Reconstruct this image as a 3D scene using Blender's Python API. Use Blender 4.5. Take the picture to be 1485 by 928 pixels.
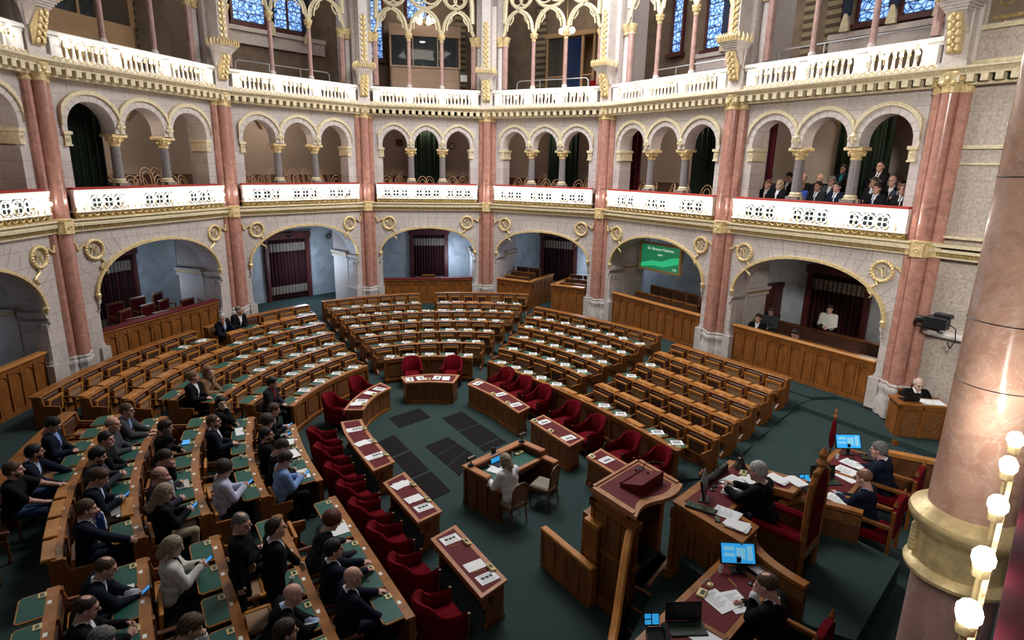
import bpy, math, random
from mathutils import Matrix, Vector
R = math.radians
scene = bpy.context.scene
for o in list(bpy.data.objects): bpy.data.objects.remove(o)
random.seed(7)

# ------------------------------------------------------------------ camera
cam_d = bpy.data.cameras.new('camera'); cam = bpy.data.objects.new('camera', cam_d)
scene.collection.objects.link(cam); scene.camera = cam
cam_d.sensor_width = 36.0; cam_d.sensor_fit = 'HORIZONTAL'; cam_d.lens = 872.2 * 36 / 1485
cam_d.clip_start = 0.05; cam_d.clip_end = 200
FW = Vector((0, .96904913, -.24686795)); RT = Vector((.99979629, .0049827, .01955898)); UP = Vector((-.02018368, .24681766, .96885172))
cam.matrix_world = Matrix(((RT.x, UP.x, -FW.x, 0), (RT.y, UP.y, -FW.y, 0), (RT.z, UP.z, -FW.z, 7.3), (0, 0, 0, 1)))

# ------------------------------------------------------------------ light
scene.view_settings.view_transform = 'Standard'; scene.view_settings.look = 'None'
scene.view_settings.exposure = 0.0; scene.view_settings.gamma = 1.0
scene.view_settings.use_curve_mapping = False
scene.cycles.max_bounces = 6; scene.cycles.diffuse_bounces = 3; scene.cycles.glossy_bounces = 3
scene.cycles.transmission_bounces = 4; scene.cycles.transparent_max_bounces = 6
scene.cycles.caustics_reflective = False; scene.cycles.caustics_refractive = False
scene.cycles.sample_clamp_indirect = 3.0
world = bpy.data.worlds.new('world'); scene.world = world; world.use_nodes = True
world.node_tree.nodes['Background'].inputs[0].default_value = (.80, .88, 1.0, 1)
world.node_tree.nodes['Background'].inputs[1].default_value = AMBIENT = 0.05

def lamp(name, kind, loc, power, color=(1, 1, 1), size=.3, target=None, sy=None, spread=None):
    d = bpy.data.lights.new(name, kind); d.energy = power; d.color = color
    if kind == 'AREA':
        d.size = size
        if sy: d.shape = 'RECTANGLE'; d.size_y = sy
        if spread: d.spread = spread
    else:
        d.shadow_soft_size = size
    o = bpy.data.objects.new(name, d); scene.collection.objects.link(o); o.location = loc
    if target is not None:
        o.rotation_euler = (Vector(target) - Vector(loc)).to_track_quat('-Z', 'Y').to_euler()
    return o
# area light added overhead to brighten the chamber, with no modelled source
lamp('overhead_fill', 'AREA', (1.0, 20.5, 16.3), 2450, (.95, .97, 1.0), 8, (1.0, 20.5, 0), 8)
lamp('right_wall_fill', 'AREA', (3.0, 1.0, 11.5), 420, (1, .95, .88), 2.0, (12, 12.5, 6.5), 2.0, R(75))  # added area fill aimed at the right wall, standing for unseen gallery bulbs
lamp('warm_overhead_fill', 'AREA', (-1.5, 17.5, 14.5), 350, (1, .9, .78), 3, (-1.5, 18, 0), 3)  # warm area fill added from above, no chandelier hangs here

lamp('near_column_fill', 'AREA', (-1.5, .3, 10.2), 85, (1, .95, .88), 1.5, (2.45, 2.85, 7.2), 1.5)  # area light added beside the camera to brighten the near column
# ------------------------------------------------------------------ naming helpers
ORD = ['', 'first', 'second', 'third', 'fourth', 'fifth', 'sixth', 'seventh', 'eighth', 'ninth', 'tenth', 'eleventh', 'twelfth',
       'thirteenth', 'fourteenth', 'fifteenth', 'sixteenth', 'seventeenth', 'eighteenth', 'nineteenth', 'twentieth']
def link(o): scene.collection.objects.link(o); return o
def tag(o, label=None, cat=None, group=None, kind=None):
    if label: o['label'] = label
    if cat: o['category'] = cat
    if group: o['group'] = group
    if kind: o['kind'] = kind
    return o
def empty(name, loc=(0, 0, 0), rz=0.0, mat=None):
    o = link(bpy.data.objects.new(name, None)); o.empty_display_size = .1
    if mat is not None: o.matrix_world = mat
    else: o.location = loc; o.rotation_euler = (0, 0, rz)
    return o
def thing(name, label, cat, loc=(0, 0, 0), rz=0.0, group=None, mat=None):
    return tag(empty(name, loc, rz, mat), label, cat, group)
def inst(name, me, parent=None, loc=(0, 0, 0), rz=0.0, scale=None, mat=None):
    o = link(bpy.data.objects.new(name, me))
    if parent is not None: o.parent = parent
    if mat is not None: o.matrix_local = mat
    else:
        o.location = loc; o.rotation_euler = (0, 0, rz)
        if scale is not None: o.scale = scale
    return o
def copy_tree(o, parent=None):
    c = link(o.copy())
    if parent is not None: c.parent = parent
    for ch in list(o.children): copy_tree(ch, c)
    return c

# ------------------------------------------------------------------ mesh builder
class MB:
    def __init__(s): s.v = []; s.f = []; s.m = []; s.mi = 0; s.xf = None
    def add(s, vs, fs, mi=None):
        b = len(s.v); mi = s.mi if mi is None else mi
        if s.xf is not None: vs = [tuple(s.xf @ Vector(p)) for p in vs]
        s.v += [tuple(p) for p in vs]; s.f += [tuple(b + i for i in f) for f in fs]; s.m += [mi] * len(fs)
        return s
    def box(s, x0, x1, y0, y1, z0, z1, mi=None):
        return s.add([(x0, y0, z0), (x1, y0, z0), (x1, y1, z0), (x0, y1, z0), (x0, y0, z1), (x1, y0, z1), (x1, y1, z1), (x0, y1, z1)],
                     [(0, 3, 2, 1), (4, 5, 6, 7), (0, 1, 5, 4), (1, 2, 6, 5), (2, 3, 7, 6), (3, 0, 4, 7)], mi)
    def bbox(s, x0, x1, y0, y1, z0, z1, b=.01, mi=None):      # box with its upper edges chamfered
        V = [(x0, y0, z0), (x1, y0, z0), (x1, y1, z0), (x0, y1, z0), (x0, y0, z1 - b), (x1, y0, z1 - b), (x1, y1, z1 - b), (x0, y1, z1 - b),
             (x0 + b, y0 + b, z1), (x1 - b, y0 + b, z1), (x1 - b, y1 - b, z1), (x0 + b, y1 - b, z1)]
        F = [(0, 3, 2, 1), (8, 9, 10, 11)]
        for a in (0, 4):
            for i in range(4): j = (i + 1) % 4; F.append((a + i, a + j, a + 4 + j, a + 4 + i))
        return s.add(V, F, mi)
    def prism(s, poly, z0, z1, mi=None):                        # polygon in xy (counter-clockwise) pulled up
        n = len(poly)
        return s.add([(x, y, z0) for x, y in poly] + [(x, y, z1) for x, y in poly],
                     [tuple(range(n - 1, -1, -1)), tuple(range(n, 2 * n))] + [(i, (i + 1) % n, n + (i + 1) % n, n + i) for i in range(n)], mi)
    def prism_y(s, poly, y0, y1, mi=None):                      # polygon in xz pulled along y
        n = len(poly)
        return s.add([(x, y0, z) for x, z in poly] + [(x, y1, z) for x, z in poly],
                     [tuple(range(n)), tuple(range(2 * n - 1, n - 1, -1))] + [((i + 1) % n, i, n + i, n + (i + 1) % n) for i in range(n)], mi)
    def prism_x(s, poly, x0, x1, mi=None):                      # polygon in yz pulled along x
        n = len(poly)
        return s.add([(x0, y, z) for y, z in poly] + [(x1, y, z) for y, z in poly],
                     [tuple(range(n - 1, -1, -1)), tuple(range(n, 2 * n))] + [(i, (i + 1) % n, n + (i + 1) % n, n + i) for i in range(n)], mi)
    def lathe(s, prof, n=12, c=(0, 0, 0), a0=0.0, a1=2 * math.pi, mi=None, sx=1.0, sy=1.0):
        full = abs(a1 - a0 - 2 * math.pi) < 1e-6; k = n if full else n + 1
        vs = []
        for r, z in prof:
            for i in range(k):
                a = a0 + (a1 - a0) * i / n; vs.append((c[0] + r * sx * math.cos(a), c[1] + r * sy * math.sin(a), c[2] + z))
        fs = []
        for j in range(len(prof) - 1):
            for i in range(n):
                p = j * k + i; q = j * k + (i + 1) % k; fs.append((p, q, q + k, p + k))
        if full:
            if prof[0][0] > 1e-5: fs.append(tuple(range(k - 1, -1, -1)))
            if prof[-1][0] > 1e-5: b = (len(prof) - 1) * k; fs.append(tuple(range(b, b + k)))
        return s.add(vs, fs, mi)
    def tube(s, pts, r, n=6, closed=False, mi=None, flat=1.0):
        pts = [Vector(p) for p in pts]; L = len(pts)
        rs = r if isinstance(r, (list, tuple)) else [r] * L
        vs = []; up = None
        for i, p in enumerate(pts):
            a = pts[(i - 1) % L] if (closed or i > 0) else p; b = pts[(i + 1) % L] if (closed or i < L - 1) else p
            t = (b - a); t = t.normalized() if t.length > 1e-9 else Vector((0, 0, 1))
            if up is None:
                up = Vector((0, 0, 1)) if abs(t.z) < .9 else Vector((1, 0, 0))
            x = t.cross(up)
            if x.length < 1e-6: x = t.orthogonal()
            x.normalize(); y = x.cross(t); up = y
            for k in range(n):
                g = 2 * math.pi * k / n; vs.append(p + x * (rs[i] * math.cos(g)) + y * (rs[i] * flat * math.sin(g)))
        fs = []
        for i in range(L if closed else L - 1):
            for k in range(n):
                p = i * n + k; q = i * n + (k + 1) % n; j = (i + 1) % L
                fs.append((p, q, j * n + (k + 1) % n, j * n + k))
        if not closed: fs += [tuple(range(n - 1, -1, -1)), tuple(range((L - 1) * n, L * n))]
        return s.add(vs, fs, mi)
    def ball(s, c, r, n=8, m=6, mi=None, sc=(1, 1, 1)):
        vs = [(c[0], c[1], c[2] - r * sc[2])]; 
        for j in range(1, m):
            b = -math.pi / 2 + math.pi * j / m
            for i in range(n):
                a = 2 * math.pi * i / n
                vs.append((c[0] + r * sc[0] * math.cos(b) * math.cos(a), c[1] + r * sc[1] * math.cos(b) * math.sin(a), c[2] + r * sc[2] * math.sin(b)))
        vs.append((c[0], c[1], c[2] + r * sc[2])); fs = []
        for i in range(n): fs.append((0, 1 + (i + 1) % n, 1 + i))
        for j in range(m - 2):
            for i in range(n):
                p = 1 + j * n + i; q = 1 + j * n + (i + 1) % n; fs.append((p, q, q + n, p + n))
        t = len(vs) - 1; b = 1 + (m - 2) * n
        for i in range(n): fs.append((b + i, b + (i + 1) % n, t))
        return s.add(vs, fs, mi)
    def ring(s, c, r, t, n=16, k=5, axis='y', a0=0, a1=360, mi=None):
        pts = []
        full = abs(a1 - a0) >= 360; cnt = n if full else n + 1
        for i in range(cnt):
            a = R(a0 + (a1 - a0) * i / n); x, z = r * math.cos(a), r * math.sin(a)
            pts.append((c[0] + x, c[1], c[2] + z) if axis == 'y' else (c[0] + x, c[1] + z, c[2]))
        return s.tube(pts, t, k, full, mi)
    def grid(s, rows, mi=None, flip=False):                     # rows of points -> quads
        n = len(rows[0]); vs = [p for r in rows for p in r]; fs = []
        for j in range(len(rows) - 1):
            for i in range(n - 1):
                q = (j * n + i, j * n + i + 1, (j + 1) * n + i + 1, (j + 1) * n + i); fs.append(q[::-1] if flip else q)
        return s.add(vs, fs, mi)
    def mesh(s, name, mats, smooth=35):
        me = bpy.data.meshes.new(name); me.from_pydata(s.v, [], s.f)
        for m in (mats if isinstance(mats, (list, tuple)) else [mats]): me.materials.append(m)
        me.polygons.foreach_set('material_index', s.m)
        me.validate(); me.update()
        if smooth:
            me.polygons.foreach_set('use_smooth', [True] * len(me.polygons)); me.set_sharp_from_angle(angle=R(smooth))
        return me
    def build(s, name, mats, parent=None, smooth=35, mat=None, loc=(0, 0, 0), rz=0.0):
        return inst(name, s.mesh(name, mats, smooth), parent, loc, rz, None, mat)
def struct(o): o['kind'] = 'structure'; return o
def lay(pts): return Vector(pts)
# ------------------------------------------------------------------ materials
def _mat(name):
    m = bpy.data.materials.new(name); m.use_nodes = True; nt = m.node_tree
    b = nt.nodes['Principled BSDF']; return m, nt, b
def _n(nt, t, **kw):
    n = nt.nodes.new(t)
    for k, v in kw.items(): setattr(n, k, v)
    return n
def _coord(nt, scale=(1, 1, 1), rot=(0, 0, 0), kind='Object'):
    tc = _n(nt, 'ShaderNodeTexCoord'); mp = _n(nt, 'ShaderNodeMapping'); mp.inputs['Scale'].default_value = scale; mp.inputs['Rotation'].default_value = rot
    nt.links.new(tc.outputs[kind], mp.inputs[0]); return mp.outputs[0]
def _ramp(nt, fac, stops):
    r = _n(nt, 'ShaderNodeValToRGB'); e = r.color_ramp.elements
    while len(e) < len(stops): e.new(.5)
    for i, (p, c) in enumerate(stops): e[i].position = p; e[i].color = (*c, 1)
    nt.links.new(fac, r.inputs[0]); return r.outputs[0]
def _mix(nt, fac, a, b, mode='MIX'):
    x = _n(nt, 'ShaderNodeMix', data_type='RGBA', blend_type=mode)
    for k, v in ((0, fac), (6, a), (7, b)):
        if isinstance(v, (int, float)): x.inputs[k].default_value = v
        elif isinstance(v, tuple): x.inputs[k].default_value = (*v, 1)
        else: nt.links.new(v, x.inputs[k])
    return x.outputs[2]
def flat(name, c, rough=.6, metal=0.0, noise=.0, ns=12.0, spec=.35, bump=0.0):
    m, nt, b = _mat(name); b.inputs['Roughness'].default_value = rough; b.inputs['Metallic'].default_value = metal
    b.inputs['Specular IOR Level'].default_value = spec
    if noise or bump:
        v = _coord(nt); t = _n(nt, 'ShaderNodeTexNoise'); t.inputs['Scale'].default_value = ns; t.inputs['Detail'].default_value = 3; nt.links.new(v, t.inputs[0])
        lo = tuple(x * (1 - noise) for x in c); hi = tuple(min(1, x * (1 + noise)) for x in c)
        nt.links.new(_ramp(nt, t.outputs[0], [(.3, lo), (.7, hi)]), b.inputs['Base Color'])
        if bump:
            bp = _n(nt, 'ShaderNodeBump'); bp.inputs['Strength'].default_value = bump; bp.inputs['Distance'].default_value = .02
            nt.links.new(t.outputs[0], bp.inputs['Height']); nt.links.new(bp.outputs[0], b.inputs['Normal'])
    else: b.inputs['Base Color'].default_value = (*c, 1)
    return m
def emit(name, c, s):
    m, nt, b = _mat(name); b.inputs['Base Color'].default_value = (*[min(1, x) for x in c], 1)
    b.inputs['Emission Color'].default_value = (*c, 1); b.inputs['Emission Strength'].default_value = s; return m
def marble(name, base, vein, rough=.25, scale=2.2, contrast=.5, dark=None):
    m, nt, b = _mat(name); b.inputs['Roughness'].default_value = rough
    v = _coord(nt, (scale,) * 3)
    n1 = _n(nt, 'ShaderNodeTexNoise'); n1.inputs['Scale'].default_value = 1.6; n1.inputs['Detail'].default_value = 8; n1.inputs['Distortion'].default_value = 1.4; nt.links.new(v, n1.inputs[0])
    c = _ramp(nt, n1.outputs[0], [(.30, dark or tuple(x * .72 for x in base)), (.5, base), (.72, tuple(min(1, x * 1.22) for x in base))])
    n2 = _n(nt, 'ShaderNodeTexNoise'); n2.inputs['Scale'].default_value = 1.1; n2.inputs['Detail'].default_value = 10; n2.inputs['Distortion'].default_value = 2.2; nt.links.new(v, n2.inputs[0])
    f = _ramp(nt, n2.outputs[0], [(.485, (0, 0, 0)), (.5, (contrast,) * 3), (.515, (0, 0, 0))])
    nt.links.new(_mix(nt, f, c, vein), b.inputs['Base Color']); return m
def stone(name, base, joint, rough=.5, bw=.9, bh=.45, mortar=.008, speck=.12, rot=(R(90), 0, 0)):
    m, nt, b = _mat(name); b.inputs['Roughness'].default_value = rough
    v = _coord(nt, (1, 1, 1), rot)
    br = _n(nt, 'ShaderNodeTexBrick'); nt.links.new(v, br.inputs[0]); br.inputs['Scale'].default_value = 1
    br.inputs['Brick Width'].default_value = bw; br.inputs['Row Height'].default_value = bh; br.inputs['Mortar Size'].default_value = mortar
    br.inputs['Color1'].default_value = (*base, 1); br.inputs['Color2'].default_value = (*[x * .88 for x in base], 1); br.inputs['Mortar'].default_value = (*joint, 1)
    t = _n(nt, 'ShaderNodeTexNoise'); t.inputs['Scale'].default_value = 14; t.inputs['Detail'].default_value = 6; nt.links.new(_coord(nt), t.inputs[0])
    g = _ramp(nt, t.outputs[0], [(.3, (1 - speck * 2,) * 3), (.7, (1, 1, 1))])
    nt.links.new(_mix(nt, 1.0, br.outputs[0], g, 'MULTIPLY'), b.inputs['Base Color']); return m
def wood(name, base, rough=.35, scale=(3, 3, 18), amt=.35):
    m, nt, b = _mat(name); b.inputs['Roughness'].default_value = rough; b.inputs['Specular IOR Level'].default_value = .3
    v = _coord(nt, scale); t = _n(nt, 'ShaderNodeTexNoise'); t.inputs['Scale'].default_value = 1.5; t.inputs['Detail'].default_value = 5; t.inputs['Distortion'].default_value = .6; nt.links.new(v, t.inputs[0])
    nt.links.new(_ramp(nt, t.outputs[0], [(.25, tuple(x * (1 - amt) for x in base)), (.75, tuple(x * (1 + amt) for x in base))]), b.inputs['Base Color']); return m
def checker(name, a, c, scale, rough=.6, rot=(0, 0, 0), bump=.3):
    m, nt, b = _mat(name); b.inputs['Roughness'].default_value = rough
    v = _coord(nt, (scale,) * 3, rot); t = _n(nt, 'ShaderNodeTexVoronoi'); t.inputs['Randomness'].default_value = 0.0; t.inputs['Scale'].default_value = 1; nt.links.new(v, t.inputs[0])
    nt.links.new(_ramp(nt, t.outputs[0], [(.28, c), (.40, a)]), b.inputs['Base Color']); return m
def stripes(name, a, c, scale, rough=.7, axis='X', rot=(0, 0, 0)):
    m, nt, b = _mat(name); b.inputs['Roughness'].default_value = rough; b.inputs['Specular IOR Level'].default_value = .1
    v = _coord(nt, (scale,) * 3, rot); t = _n(nt, 'ShaderNodeTexWave', bands_direction=axis); t.inputs['Scale'].default_value = 1; nt.links.new(v, t.inputs[0])
    nt.links.new(_ramp(nt, t.outputs[0], [(.35, a), (.6, c)]), b.inputs['Base Color']); return m
def glassy(name, tint=(.8, .9, .9), alpha=.25, rough=.05):
    m, nt, b = _mat(name); b.inputs['Base Color'].default_value = (*tint, 1); b.inputs['Roughness'].default_value = rough; b.inputs['Alpha'].default_value = alpha; return m

M = {}
M['stone'] = stone('pink grey stone', (.66, .585, .55), (.38, .33, .31))
M['stone_plain'] = flat('cream stone', (.60, .53, .49), .45, noise=.12, ns=9)
M['stone_warm'] = stone('warm speckled stone', (.62, .53, .46), (.42, .35, .30), .35, 1.6, .8, .006, .2)
M['pale'] = flat('pale marble', (.74, .69, .64), .4, noise=.08, ns=6)
M['white'] = flat('white marble', (.86, .82, .76), .4, noise=.06, ns=5)
M['base_stone'] = flat('grey base stone', (.52, .47, .44), .45, noise=.15, ns=7)
M['red'] = marble('red marble', (.43, .205, .155), (.72, .56, .50), .22, 1.6, .3)
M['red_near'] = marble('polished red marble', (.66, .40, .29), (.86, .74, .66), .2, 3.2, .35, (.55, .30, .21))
M['rose'] = marble('rose marble', (.44, .26, .22), (.62, .46, .42), .35, 1.4, .4)
M['gold'] = flat('gilded stone', (.74, .57, .29), .42, .25, noise=.22, ns=16, bump=.25)
M['gold_dark'] = flat('worn gilding', (.42, .30, .12), .45, .35, noise=.3, ns=22, bump=.4)
M['gold_pale'] = flat('pale gilding', (.70, .60, .40), .45, .15, noise=.15, ns=12)
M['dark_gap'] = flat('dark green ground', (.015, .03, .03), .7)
M['granite'] = flat('grey granite', (.22, .20, .20), .25, noise=.45, ns=45)
M['blue_marble'] = marble('blue grey marble', (.42, .45, .47), (.62, .64, .65), .4, .8, .25, (.30, .33, .35))
M['plaster'] = flat('brown plaster', (.20, .145, .10), .8, noise=.2, ns=2)
M['plaster_band'] = stripes('striped painted plaster', (.10, .075, .05), (.30, .24, .15), 1.1, .8, 'Z')
M['damask'] = checker('beige damask wallpaper', (.46, .39, .32), (.38, .31, .255), 7.5, .8)
M['wainscot'] = flat('brown wainscot', (.16, .09, .06), .6, noise=.2)
M['carpet'] = flat('dark green carpet', (.031, .052, .050), .95, noise=.25, ns=70, spec=.1)
M['carpet_gallery'] = flat('dark red carpet', (.10, .015, .018), .9)
M['oak'] = wood('oak', (.22, .078, .018), .38, (4, 4, 1.2))
M['oak_light'] = wood('polished oak', (.29, .108, .026), .3, (3, 3, 9))
M['oak_edge'] = wood('honey oak', (.46, .19, .046), .3, (3, 3, 9), .22)
M['oak_rose'] = wood('rosy oak', (.42, .175, .080), .35, (3, 3, 9), .22)
M['oak_dark'] = wood('dark oak', (.115, .045, .018), .4, (4, 4, 1.2))
M['carved'] = flat('carved oak', (.20, .082, .026), .45, noise=.5, ns=34, bump=.7)
M['leather'] = flat('brown leather', (.085, .038, .024), .42, noise=.2, ns=8)
M['cane'] = checker('woven cane', (.40, .225, .12), (.12, .05, .025), 55, .6)
M['green'] = flat('green leather', (.012, .088, .066), .5, noise=.15, ns=30)
M['maroon'] = flat('maroon leather', (.115, .013, .017), .65, noise=.15, ns=40, spec=.15)
M['velvet'] = flat('red velvet', (.125, .0035, .008), .9, noise=.25, ns=5, spec=.06)
M['velvet_rail'] = flat('red velvet rail', (.36, .035, .025), .7)
M['curtain_green'] = stripes('dark green curtain', (.003, .006, .0035), (.009, .017, .009), 2.6)
M['curtain_red'] = stripes('dark red curtain', (.035, .004, .007), (.085, .009, .013), 2.6)
M['curtain_maroon'] = stripes('maroon curtain', (.010, .0025, .003), (.034, .007, .007), 3.0)
M['lace'] = checker('lace band', (.20, .16, .12), (.04, .015, .015), 14, .8)
M['door_wood'] = wood('red brown mahogany', (.085, .022, .020), .4, (3, 3, 1))
M['paper'] = flat('white paper', (.82, .82, .82), .7)
M['ink'] = flat('printing ink', (.06, .06, .07), .7)
M['card'] = flat('white card', (.85, .84, .80), .6)
M['brass'] = flat('brass console', (.66, .55, .28), .45, .15)
M['lcd'] = flat('dark display', (.03, .06, .03), .3)
M['black'] = flat('black plastic', (.012, .012, .013), .4)
M['grey_plastic'] = flat('grey plastic', (.25, .25, .26), .45)
M['silver'] = flat('silver metal', (.55, .55, .56), .35, .6)
M['iron'] = stripes('iron grate', (.003, .0025, .003), (.022, .019, .020), 9, .9, 'DIAGONAL')
M['screen_blue'] = emit('blue lit screen', (.03, .36, .80), .75)
M['screen_pale'] = emit('pale lit screen', (.22, .58, .80), .6)
M['phone_blue'] = emit('phone screen', (.05, .32, .80), .7)
M['glass'] = glassy('clear glass')
M['glass_dark'] = glassy('dark booth glass', (.05, .06, .06), .35, .03)
M['beige_seat'] = flat('beige upholstery', (.23, .20, .15), .8, noise=.15)
M['bentwood'] = flat('bent beech', (.50, .30, .16), .4)
M['bulb'] = emit('glowing bulb', (1.0, .95, .88), 120.0)
def BULB(): pass
M['booth_wood'] = wood('beige booth panel', (.40, .26, .165), .5, (1, 1, 3), .1)
M['booth_orange'] = wood('orange booth panel', (.36, .21, .10), .5, (1, 1, 3), .1)
M['pencil'] = flat('yellow pencil', (.60, .38, .05), .5)
M['bronze'] = flat('dark bronze', (.07, .06, .05), .35, .7)
# ------------------------------------------------------------------ room shell: seven bays along a horseshoe
PP = [(-12.2, 9.8), (-12.43, 16.69), (-10.59, 22.95), (-6.59, 27.45), (-1.31, 28.41), (3.63, 25.79), (7.02, 20.62), (10.43, 15.47), (14.4, 9.47)]
NB = 7                                        # arcaded bays; the eighth stretch is plain wall
WB = ORD
def bayf(i):
    a = Vector((*PP[i], 0)); b = Vector((*PP[i + 1], 0)); e = (b - a).normalized(); n = Vector((-e.y, e.x, 0))
    return Matrix(((e.x, n.x, 0, a.x), (e.y, n.y, 0, a.y), (0, 0, 1, 0), (0, 0, 0, 1))), (b - a).length
BAY = [bayf(i) for i in range(len(PP) - 1)]
def bp(i, x, y, z): return BAY[i][0] @ Vector((x, y, z))
def bang(i): m = BAY[i][0]; return math.atan2(m[1][0], m[0][0])
def offs(d):                                   # the horseshoe pushed outward by d, mitred
    out = []
    for i in range(len(PP)):
        n0 = BAY[max(0, i - 1)][0].col[1].xy; n1 = BAY[min(len(BAY) - 1, i)][0].col[1].xy
        b = (n0 + n1).normalized(); out.append(Vector(PP[i]) + b * (d / max(.5, b.dot(n0))))
    return out
def ringslab(name, d0, d1, z0, z1, mat, i0=0, i1=None):
    a, b = offs(d0), offs(d1); mb = MB(); i1 = len(PP) - 1 if i1 is None else i1
    for i in range(i0, i1):
        q = [a[i], a[i + 1], b[i + 1], b[i]]
        mb.prism([(p.x, p.y) for p in q], z0, z1)
    return struct(mb.build(name, mat))
def point_arch(h, r, stilt=0.0):
    Rr = (h * h + r * r) / (2 * h)
    return lambda x: stilt + math.sqrt(max(0, Rr * Rr - (abs(x) + Rr - h) ** 2))
def ell_arch(h, r): return lambda x: r * (max(0, 1 - abs(x / h) ** 2.15)) ** .5
def arch_wall(mb, W, z0, z1, ops, y0, y1, n=14, mi=0, mi_soffit=None):
    """Wall slab pierced by openings (xc, half width, z bottom, z spring, function)."""
    ms = mi if mi_soffit is None else mi_soffit; x = 0.0
    for xc, h, zb, zs, fn in ops:
        mb.box(x, xc - h, y0, y1, z0, z1, mi)
        if zb > z0: mb.box(xc - h, xc + h, y0, y1, z0, zb, mi)
        xs = [xc - h * math.cos(math.pi * k / n) for k in range(n + 1)]
        top = [zs + fn(max(-h, min(h, q - xc))) for q in xs]
        mb.grid([[(q, y0, t) for q, t in zip(xs, top)], [(q, y0, z1) for q in xs]], mi)
        mb.grid([[(q, y1, t) for q, t in zip(xs, top)], [(q, y1, z1) for q in xs]], mi, True)
        mb.grid([[(q, y1, t) for q, t in zip(xs, top)], [(q, y0, t) for q, t in zip(xs, top)]], ms)
        mb.grid([[(q, y0, z1) for q in xs], [(q, y1, z1) for q in xs]], mi)
        x = xc + h
    mb.box(x, W, y0, y1, z0, z1, mi)
def arch_band(mb, xc, h, zs, fn, off0, off1, y0, y1, n=18, mi=0, lim=None, foot=0.0):
    """Moulded band following an arch between two offsets outside its edge."""
    P = []
    for k in range(n + 1):
        x = -h * math.cos(math.pi * k / n); z = fn(x); e = 1e-3
        xa, xb = max(-h, x - e), min(h, x + e); t = Vector((xb - xa, fn(xb) - fn(xa))).normalized(); P.append((Vector((x, z)), Vector((-t.y, t.x))))
    P[0] = (P[0][0], Vector((-1, 0))); P[-1] = (P[-1][0], Vector((1, 0)))
    if foot: P = [(Vector((-h, -foot)), Vector((-1, 0)))] + P + [(Vector((h, -foot)), Vector((1, 0)))]
    def pt(p, nn, o, y):
        q = p + nn * o; x = q.x if lim is None else max(-lim, min(lim, q.x)); return (xc + x, y, zs + q.y)
    A = [pt(p, nn, off0, y1) for p, nn in P]; B = [pt(p, nn, off0, y0) for p, nn in P]
    C = [pt(p, nn, off1, y0) for p, nn in P]; D = [pt(p, nn, off1, y1) for p, nn in P]
    mb.grid([A, B, C, D], mi)
Z_FLOOR, Z_BAND, Z_GAL, Z_RAIL, Z_CORN, Z_UP = .86, 5.27, 5.62, 6.48, 9.40, 9.75

# floors, slabs and back walls of the galleries
ringslab('floor_gallery', .45, 4.2, 5.30, 5.62, M['carpet_gallery'])
ringslab('floor_upper_gallery', .45, 5.2, 9.42, 9.76, M['carpet_gallery'])
ringslab('floor_corridor', .2, 4.2, .5, Z_FLOOR, M['carpet'])
def backwall(name, d, z0, z1, mat, thick=.25):
    a, b = offs(d), offs(d + thick)
    for i in range(NB):
        mb = MB(); L = (a[i + 1] - a[i]).length; x0 = (Vector((*a[i], 0)) - Vector((*PP[i], 0))).dot(BAY[i][0].col[0].xyz)
        mb.box(x0, x0 + L, d, d + thick, z0, z1)
        struct(mb.build(name, mat, mat=BAY[i][0].copy()))
backwall('wall_corridor', 3.9, Z_FLOOR, 5.3, M['blue_marble'])
backwall('wall_gallery', 3.4, Z_GAL, 9.42, M['damask'])
backwall('wall_upper_gallery', 4.6, Z_UP, 16.6, M['plaster'])
for i in range(NB):                             # wainscot and a painted strip on the gallery back wall
    m, W = BAY[i]; mb = MB(); mb.box(-.9, W + .9, 3.34, 3.40, Z_GAL, 6.75); mb.box(-.9, W + .9, 3.31, 3.40, 6.70, 6.76)
    struct(mb.build('baseboard_gallery', M['wainscot'], mat=m.copy()))

# ground arcade: one wall per bay with one wide arch
def lower_arch(W): h = min(2.46, W / 2 - .50); return h, 3.34, 1.14 if W < 5.9 else 1.42
def wreath(i, x, z, flip, k):
    m, W = BAY[i]
    t = thing('gilded_wreath', f'gilded laurel wreath at the {"left" if flip < 0 else "right"} shoulder of the {ORD[i + 1]} ground arch from the left', 'wreath',
              mat=m @ Matrix.Translation((x, .17, z)), group='gilded wreaths above the ground arches')
    mb = MB(); pts = [(.27 * math.cos(2 * math.pi * j / 20), 0, .27 * math.sin(2 * math.pi * j / 20)) for j in range(20)]
    mb.tube(pts, .055, 6, True)
    for j in range(20): a = 2 * math.pi * j / 20; mb.ball((.27 * math.cos(a), -.025, .27 * math.sin(a)), .05, 5, 4)
    mb.build('laurel_ring', M['gold'], t)
    mb = MB(); mb.tube([(-.13, -.01, -.12), (-.05, -.02, .10), (.02, -.02, .15), (.09, -.02, .05), (.04, -.01, -.02), (.12, -.01, -.13)], .02, 5)
    mb.tube([(-.16, -.01, .10), (-.02, -.02, .03), (.02, -.02, -.14)], .018, 5)
    mb.build('cipher', M['gold'], t)
    mb = MB(); s = flip
    def S(x0, z0, dx, dz, w, nx, nz):
        return [(x0 + dx * q + nx * w * math.sin(q * 9), -.02, z0 + dz * q + nz * w * math.sin(q * 9)) for q in [k / 9 for k in range(10)]]
    mb.tube(S(s * .27, .08, s * .40, .12, .09, -s * .4, .9), [.02, .03, .045, .03, .04, .045, .03, .04, .02, .012], 5)
    mb.build('ribbon', M['gold'], t); mb = MB(); mb.tube(S(-s * .14, -.28, -s * .12, -.50, .09, .9, 0), [.02, .03, .045, .03, .04, .045, .03, .04, .02, .012], 5)
    mb.build('ribbon', M['gold'], t)
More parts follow.
